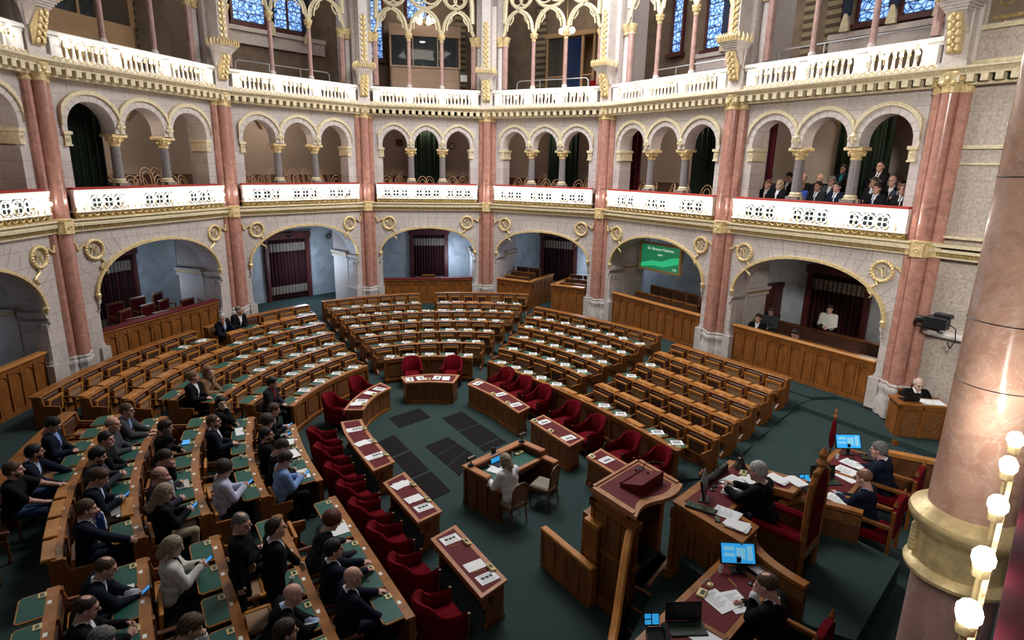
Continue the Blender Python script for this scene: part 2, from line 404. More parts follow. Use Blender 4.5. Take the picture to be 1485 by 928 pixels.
def colonette(mb, x, y, z0, z1, r):
    mb.lathe([(r * 1.7, z0), (r * 1.7, z0 + .08), (r * 1.2, z0 + .13), (r, z0 + .18), (r, z1 - .2), (r * 1.15, z1 - .18), (r * 1.25, z1 - .12), (r * 1.9, z1 - .03), (r * 1.9, z1)], 8, (x, y, 0))
for i in range(NB):
    m, W = BAY[i]; h, zs, rise = lower_arch(W); fn = ell_arch(h, rise); xc = W / 2
    mb = MB(); arch_wall(mb, W, .5, 5.27, [(xc, h, .5, zs, fn)], .2, .95, 22)
    # joints of the wedge stones
    for k in range(1, 20):
        x = -h * math.cos(math.pi * k / 20); z = fn(x); d = Vector((x * .62, z + .75)).normalized(); L = .62 if k % 2 else .85
        if zs + z + d.y * L > 5.2: L = max(.1, (5.2 - zs - z) / max(.2, d.y))
        if abs(x + d.x * L) > W / 2 - .42: L = max(.05, (W / 2 - .42 - abs(x)) / max(.05, abs(d.x)))
        t = Vector((-d.y, d.x)) * .006; a = Vector((x, z)); b = a + d * L
        mb.add([(xc + q.x, .197, zs + q.y) for q in (a - t, a + t, b + t, b - t)], [(0, 3, 2, 1)], 1)
    struct(mb.build('wall_ground_arcade', [M['stone'], flat('joint', (.27, .23, .21), .8)] if i == 0 else [M['stone'], bpy.data.materials['joint']], mat=m.copy(), smooth=20))
    # corbels under the arch springing and small columns on the jambs
    mb = MB()
    for s in (-1, 1):
        x = xc + s * h
        prof = [(0, 3.5), (0, 3.26), (.05, 3.2), (.05, 3.1), (.12, 3.02), (.12, 2.94), (.22, 2.86), (.26, 2.70), (.26, 3.5)]
        poly = [(x - s * p + s * .26 * 0, z) for p, z in [(-.02, 3.46), (.0, 3.30), (.06, 3.24), (.06, 3.12), (.0, 3.06), (.0, 2.98), (-.06, 2.9)]] + [(x + s * .03, 2.9), (x + s * .03, 3.46)]
        mb.prism_y(poly if s > 0 else poly[::-1], .14, .9)
        colonette(mb, x + s * .04, .26, 1.75, 2.92, .055); colonette(mb, x + s * .04, .46, 1.75, 2.92, .05)
        mb.box(x - .12, x + .16, .12, .95, .86, 1.75) if s > 0 else mb.box(x - .16, x + .12, .12, .95, .86, 1.75)
    struct(mb.build('trim_arch_jamb', M['base_stone'], mat=m.copy()))
    mb = MB(); arch_band(mb, xc, h, zs, fn, -.03, .05, .10, .22, 26)
    for k in range(1, 40):
        x = -h * math.cos(math.pi * k / 40); mb.ball((xc + x, .12, zs + fn(x) + .01), .035, 4, 3)
    for s in (-1, 1): mb.lathe([(.02, -.18), (.07, -.08), (.09, 0), (.05, .06)], 6, (xc + s * h, .15, zs + .02))
    struct(mb.build('trim_gilded_arch', M['gold'], mat=m.copy()))
    # inner pier flank seen through the arch: moulded cornice on the jamb
    mb = MB()
    for s in (-1, 1):
        x = xc + s * (h + .0)
        a, b = (x - .02, x + .5) if s > 0 else (x - .5, x + .02)
        mb.box(a, b, .95, 2.1, .86, 3.05); mb.box(a - .06 * (s > 0), b + .06 * (s < 0), .95, 2.15, 3.05, 3.15)
        mb.box(a - .1 * (s > 0), b + .1 * (s < 0), .95, 2.2, 3.24, 3.34); mb.box(a, b, .95, 2.1, 3.34, 5.3)
    struct(mb.build('wall_inner_pier', M['stone_plain'], mat=m.copy()))
    mb = MB()
    for s in (-1, 1):
        x = xc + s * h; a, b = (x - .07, x + .5) if s > 0 else (x - .5, x + .07); mb.box(a, b, .95, 2.16, 3.15, 3.24)
    struct(mb.build('trim_gilded_jamb_cornice', M['gold_dark'], mat=m.copy()))
    if i > 0 or True:
        wreath(i, .92 if i else 1.3, 4.70, -1, i); wreath(i, W - .88, 4.73, 1, i)
    # band: mouldings, rope, scallop frieze
    mb = MB(); mb.box(.0, W, .10, .5, 5.27, 5.33); mb.box(0, W, .02, .5, 5.43, 5.50); mb.prism_x([(.02, 5.50), (.5, 5.50), (.5, 5.62), (.10, 5.62)], 0, W); mb.box(0, W, -.02, .4, 5.58, 5.63)
    struct(mb.build('trim_band', M['gold_pale'], mat=m.copy()))
    mb = MB()
    mb.box(0, W, .07, .4, 5.335, 5.43, 0); n = int(W / .085)
    for k in range(n): x = (k + .5) * W / n; mb.ball((x, .07, 5.38), .04, 4, 3)
    struct(mb.build('trim_rope', M['gold_dark'], mat=m.copy()))

# piers
def pier(i):
    x, y = PP[i]; b = (BAY[max(0, i - 1)][0].col[1].xyz + BAY[min(len(BAY) - 1, i)][0].col[1].xyz).normalized()
    ax = Vector((b.y, -b.x, 0)); mat = Matrix(((ax.x, b.x, 0, x), (ax.y, b.y, 0, y), (0, 0, 1, 0), (0, 0, 0, 1)))
    t = thing('marble_pier', f'clustered red marble pier with gilded capital, {WB[i]} from the left along the curved wall', 'pier', mat=mat, group='red marble piers of the curved wall'); t['kind'] = 'structure'
    sh = [(0, .08, .185, 14), (-.27, .22, .16, 10), (.27, .22, .16, 10)]
    mb = MB()
    for cx, cy, r, n in sh:
        mb.lathe([(r * 1.02, 1.78), (r, 2.2), (r * .985, 5.28)], n, (cx, cy, 0)); mb.lathe([(r * .985, 5.58), (r * .96, 9.30)], n, (cx, cy, 0))
    mb.box(-.42, .42, .48, .9, .8, 9.4)
    mb.build('shaft', M['red'], t)
    mb = MB()
    for cx, cy, r, n in sh:
        mb.lathe([(r * 1.45, .8), (r * 1.45, 1.22), (r * 1.22, 1.32), (r * 1.22, 1.5), (r * 1.34, 1.55), (r * 1.34, 1.62), (r * 1.12, 1.68), (r * 1.2, 1.74), (r, 1.80)], 8 if n > 10 else 8, (cx, cy, 0), R(22.5), R(382.5) )
    mb.box(-.52, .52, .4, .9, .8, 1.25); mb.box(-.46, .46, .42, .9, 1.25, 1.55)
    mb.build('base', M['base_stone'], t)
    mb = MB(); mb.lathe([(.19, 5.24), (.22, 5.26), (.22, 5.56), (.25, 5.58), (.27, 5.62), (.27, 5.66), (.19, 5.68)], 14, (0, .08, 0))
    for s in (-.27, .27): mb.lathe([(.17, 5.26), (.19, 5.28), (.19, 5.54), (.22, 5.58), (.22, 5.63), (.16, 5.65)], 10, (s, .22, 0))
    mb.box(-.15, .15, -.17, .2, 5.26, 5.60); mb.ring((0, -.18, 5.43), .055, .016, 8, 4)
    mb.build('bracket', M['gold'], t)
    mb = MB()
    for cx, cy, r, n in sh:
        mb.lathe([(r, 9.22), (r * 1.1, 9.24), (r * 1.12, 9.28), (r * 1.02, 9.30), (r * 1.1, 9.4), (r * 1.45, 9.62), (r * 1.5, 9.64), (r * 1.5, 9.70)], n, (cx, cy, 0))
        for k in range(7):
            a = R(180 + k * 30); mb.ball((cx + r * 1.22 * math.cos(a), cy + r * 1.22 * math.sin(a), 9.45 + .09 * (k % 2)), .075, 5, 4)
    mb.box(-.6, .6, -.08, .9, 9.66, 9.74)
    mb.build('capital', M['gold'], t)
    # stone upper pier with carved gilded bracket
    mb = MB(); mb.box(-.26, .26, -.06, .9, 9.74, 11.15); mb.box(-.34, .34, .2, .9, 9.74, 14); mb.box(-.30, .30, -.12, .3, 9.78, 9.92)
    mb.prism_x([(-.12, 10.55), (-.40, 10.98), (.2, 10.98), (.2, 10.55)], -.22, .22)
    for k in range(4): mb.box(-.24 - .035 * k, .24 + .035 * k, -.44 - .05 * k, .2, 10.98 + .06 * k, 11.04 + .06 * k)
    mb.box(-.18, .18, -.34, .2, 11.22, 16)
    for s in (-1, 1):
        mb.lathe([(.16, 10.5), (.16, 10.62), (.13, 10.66), (.12, 12.5)], 8, (s * .48, .55, 0)); mb.box(s * .48 - .2, s * .48 + .2, .35, .85, 9.74, 10.5)
        mb.box(s * .48 - .14, s * .48 + .14, .6, .9, 10.5, 16)
    mb.build('upper_shaft', M['stone_plain'], t)
    
    for s in (-1, 1): mb = MB(); mb.lathe([(.12, 10.66), (.12, 12.45)], 8, (s * .72, .45, 0)); mb.build('rose_shaft', M['rose'], t)
    mb = MB(); mb.prism_x([(-.14, 10.10), (-.20, 10.2), (-.34, 10.62), (-.42, 10.95), (-.1, 10.95), (-.08, 10.10)], -.15, .15)
    for k in range(5):
        z = 10.2 + .16 * k; y = -.2 - .05 * k
        for s in (-1, 1): mb.ball((s * .08, y - .02, z), .065, 5, 4, sc=(1, .6, 1.2))
        mb.ball((0, y - .04, z + .07), .05, 5, 4)
    for k in range(8):                                                # row of pointed leaves on the bracket
        a = -.34 + k * .68 / 7; mb.tube([(a, -.62, 11.22), (a, -.66, 11.34), (a, -.60, 11.46)], [.05, .045, .008], 5)
    for s in (-1, 1):
        for k in range(4): mb.tube([(s * .36, -.55 + k * .2, 11.22), (s * .40, -.55 + k * .2, 11.34), (s * .36, -.55 + k * .2, 11.46)], [.05, .045, .008], 5)
    mb.build('carved_bracket', M['gold'], t); mb = MB()
    for k in range(9):                                                # carved strip climbing the pier
        z = 11.55 + k * .2
        for s in (-1, 1): mb.ball((s * .07, -.36, z), .075, 5, 4, sc=(1, .6, 1.1))
        mb.ball((0, -.38, z + .1), .06, 5, 4)
    mb.build('carved_strip', M['gold'], t)
    for s in (-1, 1):
        for cx in (.48, .72): mb = MB(); mb.lathe([(.13, 12.4), (.15, 12.46), (.13, 12.5), (.21, 12.74), (.21, 12.8)], 8, (s * cx, .5, 0)); mb.build('upper_capital', M['gold'], t)
    return t
for i in range(1, 8): pier(i)
# ------------------------------------------------------------------ middle gallery: arcade, balustrades, lights
bulb_me = MB(); bulb_me.ball((0, 0, .035), .042, 6, 5, 0, (1, 1, 1.15)); bulb_me = bulb_me.mesh('bulb', M['bulb'])
socket_me = MB(); socket_me.lathe([(.012, -.16), (.012, -.05), (.03, -.04), (.032, .0), (.02, .005)], 6); socket_me = socket_me.mesh('bulb_socket', M['gold'])
def bulb(parent, x, y, z, s=1.0):
    b = inst('light_bulb', bulb_me, parent, (x, y, z), 0, (s,) * 3); inst('socket', socket_me, b)
def gal_cells(W): w = (W - 1.1) / 3; return [.55 + w * (k + .5) for k in range(3)], w
gc = MB(); gc.lathe([(.22, 6.48), (.22, 6.60), (.17, 6.62), (.19, 6.66), (.14, 6.72)], 10, (0, .52, 0)); gcol_base = gc.mesh('base', M['gold_pale'])
gc = MB(); gc.box(-.2, .2, .3, .74, 6.44, 6.58); gcol_plinth = gc.mesh('plinth', M['granite'])
gc = MB(); gc.lathe([(.15, 6.70), (.145, 7.1), (.135, 7.70)], 12, (0, .52, 0)); gcol_shaft = gc.mesh('shaft', M['granite'])
gc = MB(); gc.lathe([(.14, 7.66), (.16, 7.69), (.14, 7.72), (.15, 7.78), (.22, 7.90), (.24, 7.93)], 10, (0, .52, 0)); gc.bbox(-.26, .26, .26, .78, 7.93, 8.02, .02)
for k in range(8):
    a = math.pi / 4 * k; gc.ball((.2 * math.cos(a), .52 + .2 * math.sin(a), 7.82 + .05 * (k % 2)), .055, 5, 4)
gcol_cap = gc.mesh('capital', M['gold'])
# one pierced quatrefoil group, shared
def quatre(mb, cx, z, r):
    mb.ring((cx, .0, z), r, .022, 16, 5)
    for k in range(4):
        a = math.pi / 2 * k + math.pi / 4; mb.ring((cx + .5 * r * math.cos(a), .0, z + .5 * r * math.sin(a)), r * .40, .013, 10, 4)
bal_me = MB(); bal_me.lathe([(.07, 0), (.07, .06), (.045, .08), (.055, .16), (.04, .24), (.034, .44), (.05, .52), (.06, .56), (.06, .60)], 7); bal_me = bal_me.mesh('baluster', M['white'])
finial_me = MB(); finial_me.lathe([(.02, .0), (.05, .03), (.022, .08), (.035, .13), (.008, .2)], 6); finial_me = finial_me.mesh('gold_finial', M['gold'])
NOT_SEEN_R = 0
for i in range(NB):
    m, W = BAY[i]; xs, w3 = gal_cells(W); h = w3 / 2 - .165; nm = ORD[i + 1]
    # --- lower balustrade
    t = thing('pierced_balustrade', f'white pierced gallery balustrade with red velvet rail and bulbs, {nm} bay from the left', 'balustrade', mat=m.copy(), group='pierced balustrades of the middle gallery')
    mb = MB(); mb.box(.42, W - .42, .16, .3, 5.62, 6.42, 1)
    for k, xc in enumerate(xs):
        r = min(.19, (w3 - .28) / 6.0); 
        for q in (-1, 0, 1): quatre(mb, xc + q * r * 2.0, 6.06, r)
        e = w3 / 2; g = r * 3.05
        mb.box(xc - e, xc - g, .0, .2, 5.84, 6.30, 0); mb.box(xc + g, xc + e, .0, .2, 5.84, 6.30, 0)
        for q in (-1.5, -.5, .5, 1.5):                          # solid spandrels between the rings
            for s in (-1, 1):
                z = 6.06 + s * .235; mb.prism_y([(xc + q * 2 * r - .07, z), (xc + q * 2 * r + .07, z), (xc + q * 2 * r, z - s * .10)][::-s], .0, .16, 0)
    mb.box(.42, xs[0] - w3 / 2, .0, .2, 5.84, 6.30, 0); mb.box(xs[2] + w3 / 2, W - .42, .0, .2, 5.84, 6.30, 0)
    mb.box(.40, W - .40, -.02, .3, 6.28, 6.36, 0); mb.box(.40, W - .40, -.05, .34, 6.36, 6.43, 0); mb.box(.40, W - .40, -.02, .3, 5.80, 5.85, 0)
    mb.build('pierced_panel', [M['white'], M['dark_gap']], t)
    mb = MB(); mb.bbox(.44, W - .44, .02, .32, 6.43, 6.49, .02); mb.build('velvet_rail', M['velvet_rail'], t)
    mb = MB(); n = int((W - .84) / .23)
    for k in range(n):
        x = .42 + (k + .5) * (W - .84) / n; mb.ring((x, .0, 5.80), .105, .018, 7, 4, 'y', 180, 360)
        mb.lathe([(.006, -.03), (.03, 0), (.012, .05), (.026, .11), (.005, .16)], 5, (x - .115, -.0, 5.80))
    mb.box(.42, W - .42, .03, .2, 5.62, 5.82); mb.build('scalloped_frieze', M['gold_dark'], t)
    for k in range(3):
        for q in (-.5, -.17, .17, .5): bulb(t, xs[k] + q * w3 * .94, -.16, 6.07)
    # --- arcade of three arches
    mb = MB(); fn = point_arch(h, .66 if W < 5.9 else .70, 0.0); zs = 8.16; fnb = fn
    arch_wall(mb, W, 7.98, 9.45, [(x, h, 7.98, zs, fn) for x in xs], .28, .78, 14)
    for a, b in ((0, xs[0] - h), (xs[2] + h, W)): mb.box(a, b, .28, .9, 6.44, 7.98)
    struct(mb.build('wall_gallery_arcade', M['stone'], mat=m.copy(), smooth=20))
    mb = MB()
    for x in xs: arch_band(mb, x, h, zs, fn, 0, .20, .22, .30, 16, 0, w3 / 2 - .002, .14)
    for x in xs:
        for k in range(1, 10):
            q = -h * math.cos(math.pi * k / 10); z = fn(q); d = Vector((q, z - .1)).normalized(); tt = Vector((-d.y, d.x)) * .006
            a = Vector((q, z)); b = a + d * .2; P4 = [(x + p.x, .217, zs + p.y) for p in (a - tt, a + tt, b + tt, b - tt)]
            if abs(b.x) < w3 / 2: mb.add(P4, [(0, 3, 2, 1)], 1)
    struct(mb.build('trim_arch_stones', [M['stone_plain'], bpy.data.materials['joint']], mat=m.copy()))
    mb = MB()
    for x in xs: arch_band(mb, x, h, zs, fn, .19, .30, .16, .30, 16, 0, w3 / 2 - .001, .0)
    for x in (xs[0] + w3 / 2, xs[1] + w3 / 2):                        # carved leaf where two arches meet
        for k in range(5): mb.ball((x + .05 * (k - 2), .17, 8.22 + .07 * (2 - abs(k - 2))), .05, 5, 4)
        mb.lathe([(.03, 8.05), (.07, 8.15), (.1, 8.32), (.04, 8.42)], 6, (x, .2, 0))
    for x0, x1 in ((xs[0] - h - .12, xs[0] - h + .05), (xs[2] + h - .05, xs[2] + h + .12)):
        mb.box(x0 - .04, x1 + .04, .18, .92, 7.93, 8.02); mb.box(x0, x1, .22, .9, 7.66, 7.93); mb.box(x0 - .02, x1 + .02, .2, .91, 7.62, 7.67)
        mb.ring(((x0 + x1) / 2, .21, 7.80), .045, .014, 8, 4)
    struct(mb.build('trim_gilded_arches', M['gold_pale'], mat=m.copy()))
    for k, x in enumerate((xs[0] + w3 / 2, xs[1] + w3 / 2)):
        c = thing('granite_column', f'short grey granite gallery column with gilded capital, {["left", "right"][k]} one in the {nm} bay from the left', 'column', mat=m @ Matrix.Translation((x, 0, 0)), group='granite columns of the middle gallery')
        inst('plinth', gcol_plinth, c); inst('base', gcol_base, c); inst('shaft', gcol_shaft, c); inst('capital', gcol_cap, c)
# --- cornice, upper balustrade, slender columns
usl = MB(); usl.lathe([(.16, 10.42), (.16, 10.54), (.11, 10.58), (.12, 10.66), (.085, 10.72)], 9, (0, .42, 0)); u_base = usl.mesh('base', M['stone_plain'])
usl = MB(); usl.lathe([(.085, 10.70), (.08, 12.52)], 10, (0, .42, 0)); u_shaft = usl.mesh('shaft', M['rose'])
usl = MB(); usl.lathe([(.08, 12.48), (.1, 12.51), (.085, 12.54), (.10, 12.62), (.16, 12.72), (.17, 12.76), (.17, 12.80)], 9, (0, .42, 0))
for k in range(6): usl.ball((.12 * math.cos(k * 1.047), .42 + .12 * math.sin(k * 1.047), 12.64), .04, 5, 4)
u_cap = usl.mesh('capital', M['gold'])
for i in range(len(BAY)):
    m, W = BAY[i]; nm = ORD[i + 1]
    mb = MB(); mb.box(0, W, .06, .6, 9.38, 9.44); mb.box(0, W, -.10, .5, 9.60, 9.66); mb.prism_x([(-.10, 9.66), (.5, 9.66), (.5, 9.76), (-.22, 9.76)], 0, W); mb.box(0, W, -.24, .4, 9.74, 9.79)
    n = int(W / .28)
    for k in range(n): x = (k + .5) * W / n; mb.bbox(x - .075, x + .075, -.14, .3, 9.44, 9.62, .01)
    n = int(W / .07)
    for k in range(n): mb.box((k + .25) * W / n, (k + .75) * W / n, -.135, .2, 9.66, 9.70)
    struct(mb.build('trim_cornice', M['gold_pale'], mat=m.copy()))
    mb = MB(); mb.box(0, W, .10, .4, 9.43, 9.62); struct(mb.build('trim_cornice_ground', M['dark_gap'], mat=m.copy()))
    if i == 7: continue
    xs, w3 = gal_cells(W)
    t = thing('marble_balustrade', f'white marble upper balustrade with gilded finials and bulbs, {nm} bay from the left', 'balustrade', mat=m.copy(), group='marble balustrades of the upper gallery')
    mb = MB(); mb.box(.3, W - .3, .0, .34, 9.79, 9.92); mb.box(.3, W - .3, .02, .32, 10.36, 10.44); mb.bbox(.3, W - .3, -.03, .36, 10.44, 10.54, .02)
    for k in range(4):
        x = .55 + k * w3; mb.box(max(.3, x - .15), min(W - .3, x + .15), -.01, .34, 9.9, 10.38)
    mb.build('rail', M['white'], t)
    mb = MB(); n = int((W - .7) / .2)
    for k in range(n):
        x = .35 + (k + .5) * (W - .7) / n; mb.tube([(x - .1, -.08, 9.80), (x - .05, -.09, 9.87), (x, -.08, 9.90), (x + .05, -.09, 9.87), (x + .1, -.08, 9.80)], .018, 4)
    mb.build('gilded_cresting', M['gold'], t)
    for k in range(3):
        n = 7 if w3 < 1.6 else 8
        for q in range(n):
            x = xs[k] + (q - (n - 1) / 2) * (w3 - .30) / n
            b = inst('baluster', bal_me, t, (x, .17, 9.80)); inst('gold_finial', finial_me, t, (x - .06, -.04, 10.16))
        for q in (-.36, -.12, .12, .36): bulb(t, xs[k] + q * w3, -.10, 10.18)
    for k, x in enumerate((xs[0] + w3 / 2, xs[1] + w3 / 2)):
        c = thing('slender_column', f'slender rose marble column with gilded capital above the upper balustrade, {["left", "right"][k]} one in the {nm} bay', 'column', mat=m @ Matrix.Translation((x, 0, 0)), group='slender columns of the upper gallery')
        inst('base', u_base, c); inst('shaft', u_shaft, c); inst('capital', u_cap, c)
    # tracery above the columns: trefoil-headed arches and circles
    mb = MB(); y = .42; hh = w3 / 2
    for xc in xs:
        for s in (-1, 1):
            pts = [(xc + s * hh, y, 12.8)] + [(xc + s * (hh - .10 - hh * .9 * (1 - math.cos(a))), y, 13.0 + .75 * math.sin(a)) for a in [j * R(84) / 9 for j in range(10)]]
            mb.tube(pts, .075, 6); mb.tube([(p[0] - s * .13, p[1] - .06, p[2] - .02) for p in pts[1:]], .035, 5)
            mb.tube([(xc + s * hh * .80, y, 13.35), (xc + s * hh * .55, y, 13.24), (xc + s * hh * .38, y, 13.40), (xc + s * hh * .35, y, 13.55)], .035, 5)
    for xc, z, r in [(xs[1], 14.62, w3 * .56), (xs[0] + .1, 14.35, w3 * .34), (xs[2] - .1, 14.35, w3 * .34), (xs[1], 15.9, .5)]:
        mb.ring((xc, y, z), r, .07, 22, 6)
        for k in range(4):
            a = math.pi / 4 + k * math.pi / 2; mb.ring((xc + .48 * r * math.cos(a), y, z + .48 * r * math.sin(a)), r * .44, .04, 12, 5)
    hW = W / 2 - .62
    pts = [(W / 2 - hW * math.cos(math.pi * k / 24), y, 13.3 + 3.6 * math.sin(math.pi * k / 24) ** .8) for k in range(25)]
    mb.tube(pts, .11, 7); struct(mb.build('trim_tracery', M['gold_pale'], mat=m.copy()))
# plain side wall beyond the last pier
m, W = BAY[7]; mb = MB(); mb.box(0, W, .35, .8, .5, 16.5); struct(mb.build('wall_right', M['stone_warm'], mat=m.copy()))
mb = MB(); mb.box(.3, W, .27, .4, 7.93, 8.02); mb.box(.3, W, .30, .4, 7.56, 7.61); struct(mb.build('trim_wall_moulding', M['gold_pale'], mat=m.copy()))
mb = MB(); mb.box(0, W, .10, .5, 5.27, 5.33); mb.box(0, W, .02, .5, 5.43, 5.50); mb.box(0, W, .0, .4, 5.56, 5.63); mb.box(0, W, .16, .4, 5.78, 5.84); mb.box(0, W, .2, .4, 9.86, 9.94); mb.box(0, W, .22, .4, 10.6, 10.7); struct(mb.build('trim_band', M['gold_pale'], mat=m.copy()))
mb = MB(); mb.box(0, W, .07, .4, 5.335, 5.43); n = int(W / .085)
for k in range(n): mb.ball(((k + .5) * W / n, .07, 5.38), .04, 4, 3)
struct(mb.build('trim_rope', M['gold_dark'], mat=m.copy()))
mb = MB(); mb.box(.4, W, .33, .4, 10.75, 16); struct(mb.build('wall_painted_frieze', M['plaster'], mat=m.copy()))
mb = MB()
for k in range(6):
    mb.box(.5, W, .30, .36, 10.8 + k * .8, 10.88 + k * .8)
    for q in range(14): mb.ring((.7 + q * .5, .32, 11.25 + k * .8), .16, .03, 8, 4)
struct(mb.build('trim_painted_frieze', M['gold_dark'], mat=m.copy()))
mb = MB(); mb.box(.5, W, .29, .36, 11.3, 11.6); struct(mb.build('trim_blue_stripe', flat('blue frieze paint', (.05, .13, .18), .7), mat=m.copy()))

# vertical reveals closing the galleries sideways, behind the piers
for i in range(1, 8):
    x, y = PP[i]; b = (BAY[i - 1][0].col[1].xyz + BAY[min(7, i)][0].col[1].xyz).normalized(); ax = Vector((b.y, -b.x, 0))
    mm = Matrix(((ax.x, b.x, 0, x), (ax.y, b.y, 0, y), (0, 0, 1, 0), (0, 0, 0, 1)))
    mb = MB(); mb.box(-.5, .5, .78, 1.5, 5.62, 9.45); struct(mb.build('wall_gallery_pier', M['stone_plain'], mat=mm.copy()))
    mb = MB(); mb.box(-.55, .55, .9, 1.9, 9.75, 16.5); struct(mb.build('wall_upper_pier', M['stone_plain'], mat=mm))
# bare point lights added to brighten the galleries, and the ground corridor lamps
for i in range(NB):
    W = BAY[i][1]
    lamp('gallery_fill', 'POINT', bp(i, W / 2, 1.5, 9.0), 75, (1, .86, .70), .12)
    lamp('corridor_lamp', 'POINT', bp(i, W * .72, 2.7, 2.6), {0: 14, 1: 42, 2: 140, 3: 115, 4: 85, 5: 16, 6: 24}[i], (.62, .78, 1.0) if i < 5 else (1, .92, .82), .6)
    lamp('upper_gallery_fill', 'POINT', bp(i, W / 2, 2.6, 14.2), 75, (1, .87, .72), .2)
# ------------------------------------------------------------------ rows of the chamber: (ends, bulge) clockwise seen from above
DZ, CREST = .13, .85
ROWS = {
 'L0': {0: ((-1.36, 7.47), (-3.48, 10.73), 0), 1: ((-2.0, 6.38), (-4.24, 9.85), 0), 2: ((-2.85, 5.78), (-4.96, 8.99), 0), 3: ((-3.65, 5.03), (-5.68, 8.18), 0), 4: ((-4.5, 4.4), (-6.40, 7.33), 0)},
 'L1': {0: ((-3.48, 10.73), (-5.47, 14.1), .10), 1: ((-4.67, 10.46), (-6.55, 14.21), .16), 2: ((-5.39, 9.61), (-7.48, 13.92), .24), 3: ((-6.0, 8.69), (-8.39, 13.55), .30), 4: ((-6.78, 7.91), (-9.33, 13.33), .28), 5: ((-7.25, 6.3), (-10.25, 13.12), .38)},
 'L2': {0: ((-5.92, 15.25), (-4.72, 18.77), .27), 1: ((-6.93, 14.98), (-5.36, 19.68), .34), 2: ((-7.76, 14.72), (-5.93, 20.43), .52), 3: ((-8.73, 14.56), (-6.56, 21.3), .73), 4: ((-9.6, 14.17), (-7.13, 22.14), .90), 5: ((-10.54, 13.95), (-7.74, 23.0), .98), 6: ((-11.46, 13.61), (-8.35, 23.99), 1.14)},
 'C': {0: ((-4.31, 19.43), (-1.34, 19.83), .28), 1: ((-4.91, 20.25), (-1.0, 21.1), .42), 2: ((-5.5, 21.06), (-.67, 22.14), .54), 3: ((-6.12, 21.91), (-.31, 23.25), .63), 4: ((-6.71, 22.78), (.06, 24.33), .73), 5: ((-7.3, 23.64), (.4, 25.29), .84), 6: ((-7.95, 24.62), (.74, 26.9), 1.05)},
 'R1': {0: ((-.79, 19.5), (3.98, 13.03), .28), 1: ((-.43, 20.58), (2.28, 17.75), .22), 2: ((-.09, 21.67), (3.01, 18.38), .22), 3: ((.25, 22.67), (3.76, 19.13), .25), 4: ((.56, 23.7), (4.45, 19.84), .28), 5: ((.94, 24.96), (5.29, 20.79), .16)},
 'R2': {1: ((2.55, 17.08), (4.99, 13.38), 0), 2: ((3.29, 17.71), (5.71, 14.12), 0), 3: ((4.05, 18.41), (6.44, 14.85), 0), 4: ((4.77, 19.17), (7.18, 15.58), 0), 5: ((5.5, 19.77), (7.99, 16.4), 0)}}
class Row:
    def __init__(s, A, B, sag):
        s.A, s.B = Vector(A), Vector(B); d = s.B - s.A; ch = d.length; t = d / ch; s.nout = Vector((-t.y, t.x)); s.t = t
        if abs(sag) < .02: s.R = None; s.L = ch
        else:
            s.R = (ch * ch / 4 + sag * sag) / (2 * sag); s.c = (s.A + s.B) / 2 - s.nout * (s.R - sag)
            s.half = math.asin(ch / 2 / s.R); s.a0 = math.atan2(s.nout.y, s.nout.x); s.L = 2 * s.half * s.R
    def at(s, d):                               # arc length -> point, tangent, forward
        if s.R is None: p = s.A + s.t * d; t = s.t
        else:
            a = s.a0 + s.half - d / s.R; p = s.c + Vector((math.cos(a), math.sin(a))) * s.R; t = Vector((math.sin(a), -math.cos(a)))
        return p, t, Vector((t.y, -t.x))
    def sub(s, d0, d1, off=0.0, n=None):
        n = n or max(1, int((d1 - d0) / .35) + 1) if s.R else (n or 1); out = []
        for k in range(n + 1):
            p, t, f = s.at(d0 + (d1 - d0) * k / n); out.append((p + f * off, t, f))
        return out
RW = {k: {j: Row(*v) for j, v in r.items()} for k, r in ROWS.items()}
def sweep(mb, row, d0, d1, prof, z, c, mi=None, n=None):
    """Closed profile [(forward, height)] swept along a row between two arc lengths, relative to c."""
    P = row.sub(d0, d1, 0, n); k = len(prof); vs = []
    for p, t, f in P:
        for y, h in prof: q = p + f * y; vs.append((q.x - c[0], q.y - c[1], z + h))
    fs = [tuple(range(k)), tuple(range(len(vs) - 1, len(vs) - k - 1, -1))]
    for i in range(len(P) - 1):
        for j in range(k): a = i * k + j; b = i * k + (j + 1) % k; fs.append((b, a, a + k, b + k))
    mb.add(vs, fs, mi)
def rect(y0, y1, z0, z1): return [(y0, z0), (y1, z0), (y1, z1), (y0, z1)]

# ------------------------------------------------------------------ floor: flat middle and one carpeted step per row
mb = MB(); mb.box(-20, 22, -6, 34, -.4, 0); struct(mb.build('floor', M['carpet']))
def level(k):
    pts = []
    def seg(name, n, kk=None, push=0.0, ext0=0.0, ext1=0.0):
        r = RW[name][k if kk is None else kk]
        for j in range(n + 1):
            p, t, f = r.at(-ext0 + (r.L + ext0 + ext1) * j / n); q = p - f * push; pts.append((q.x, q.y))
    seg('L0', 2, min(k, 4), max(0, k - 4) * 1.0, 5.0)
    seg('L1', 6, min(k, 5), max(0, k - 5) * .9); seg('L2', 8); seg('C', 8)
    if k == 0: seg('R1', 8, 0)
    else: seg('R1', 6, min(k, 5), max(0, k - 5) * 1.1); seg('R2', 2, min(k, 5), max(0, k - 5) * 1.0, 0, .25)
    if k == 0: pts.append(pts[-1]); pts.append(pts[-1])
    return pts
LV = [level(k) for k in range(7)]
outer = []
for p in LV[6]: outer.append(p)
def poly_out(p, d=2.6):
    c = Vector((-2.2, 15.5)); q = Vector(p); v = (q - c).normalized(); return tuple(q + v * d)
LV.append([poly_out(p) for p in LV[6]])
N = min(len(l) for l in LV); 
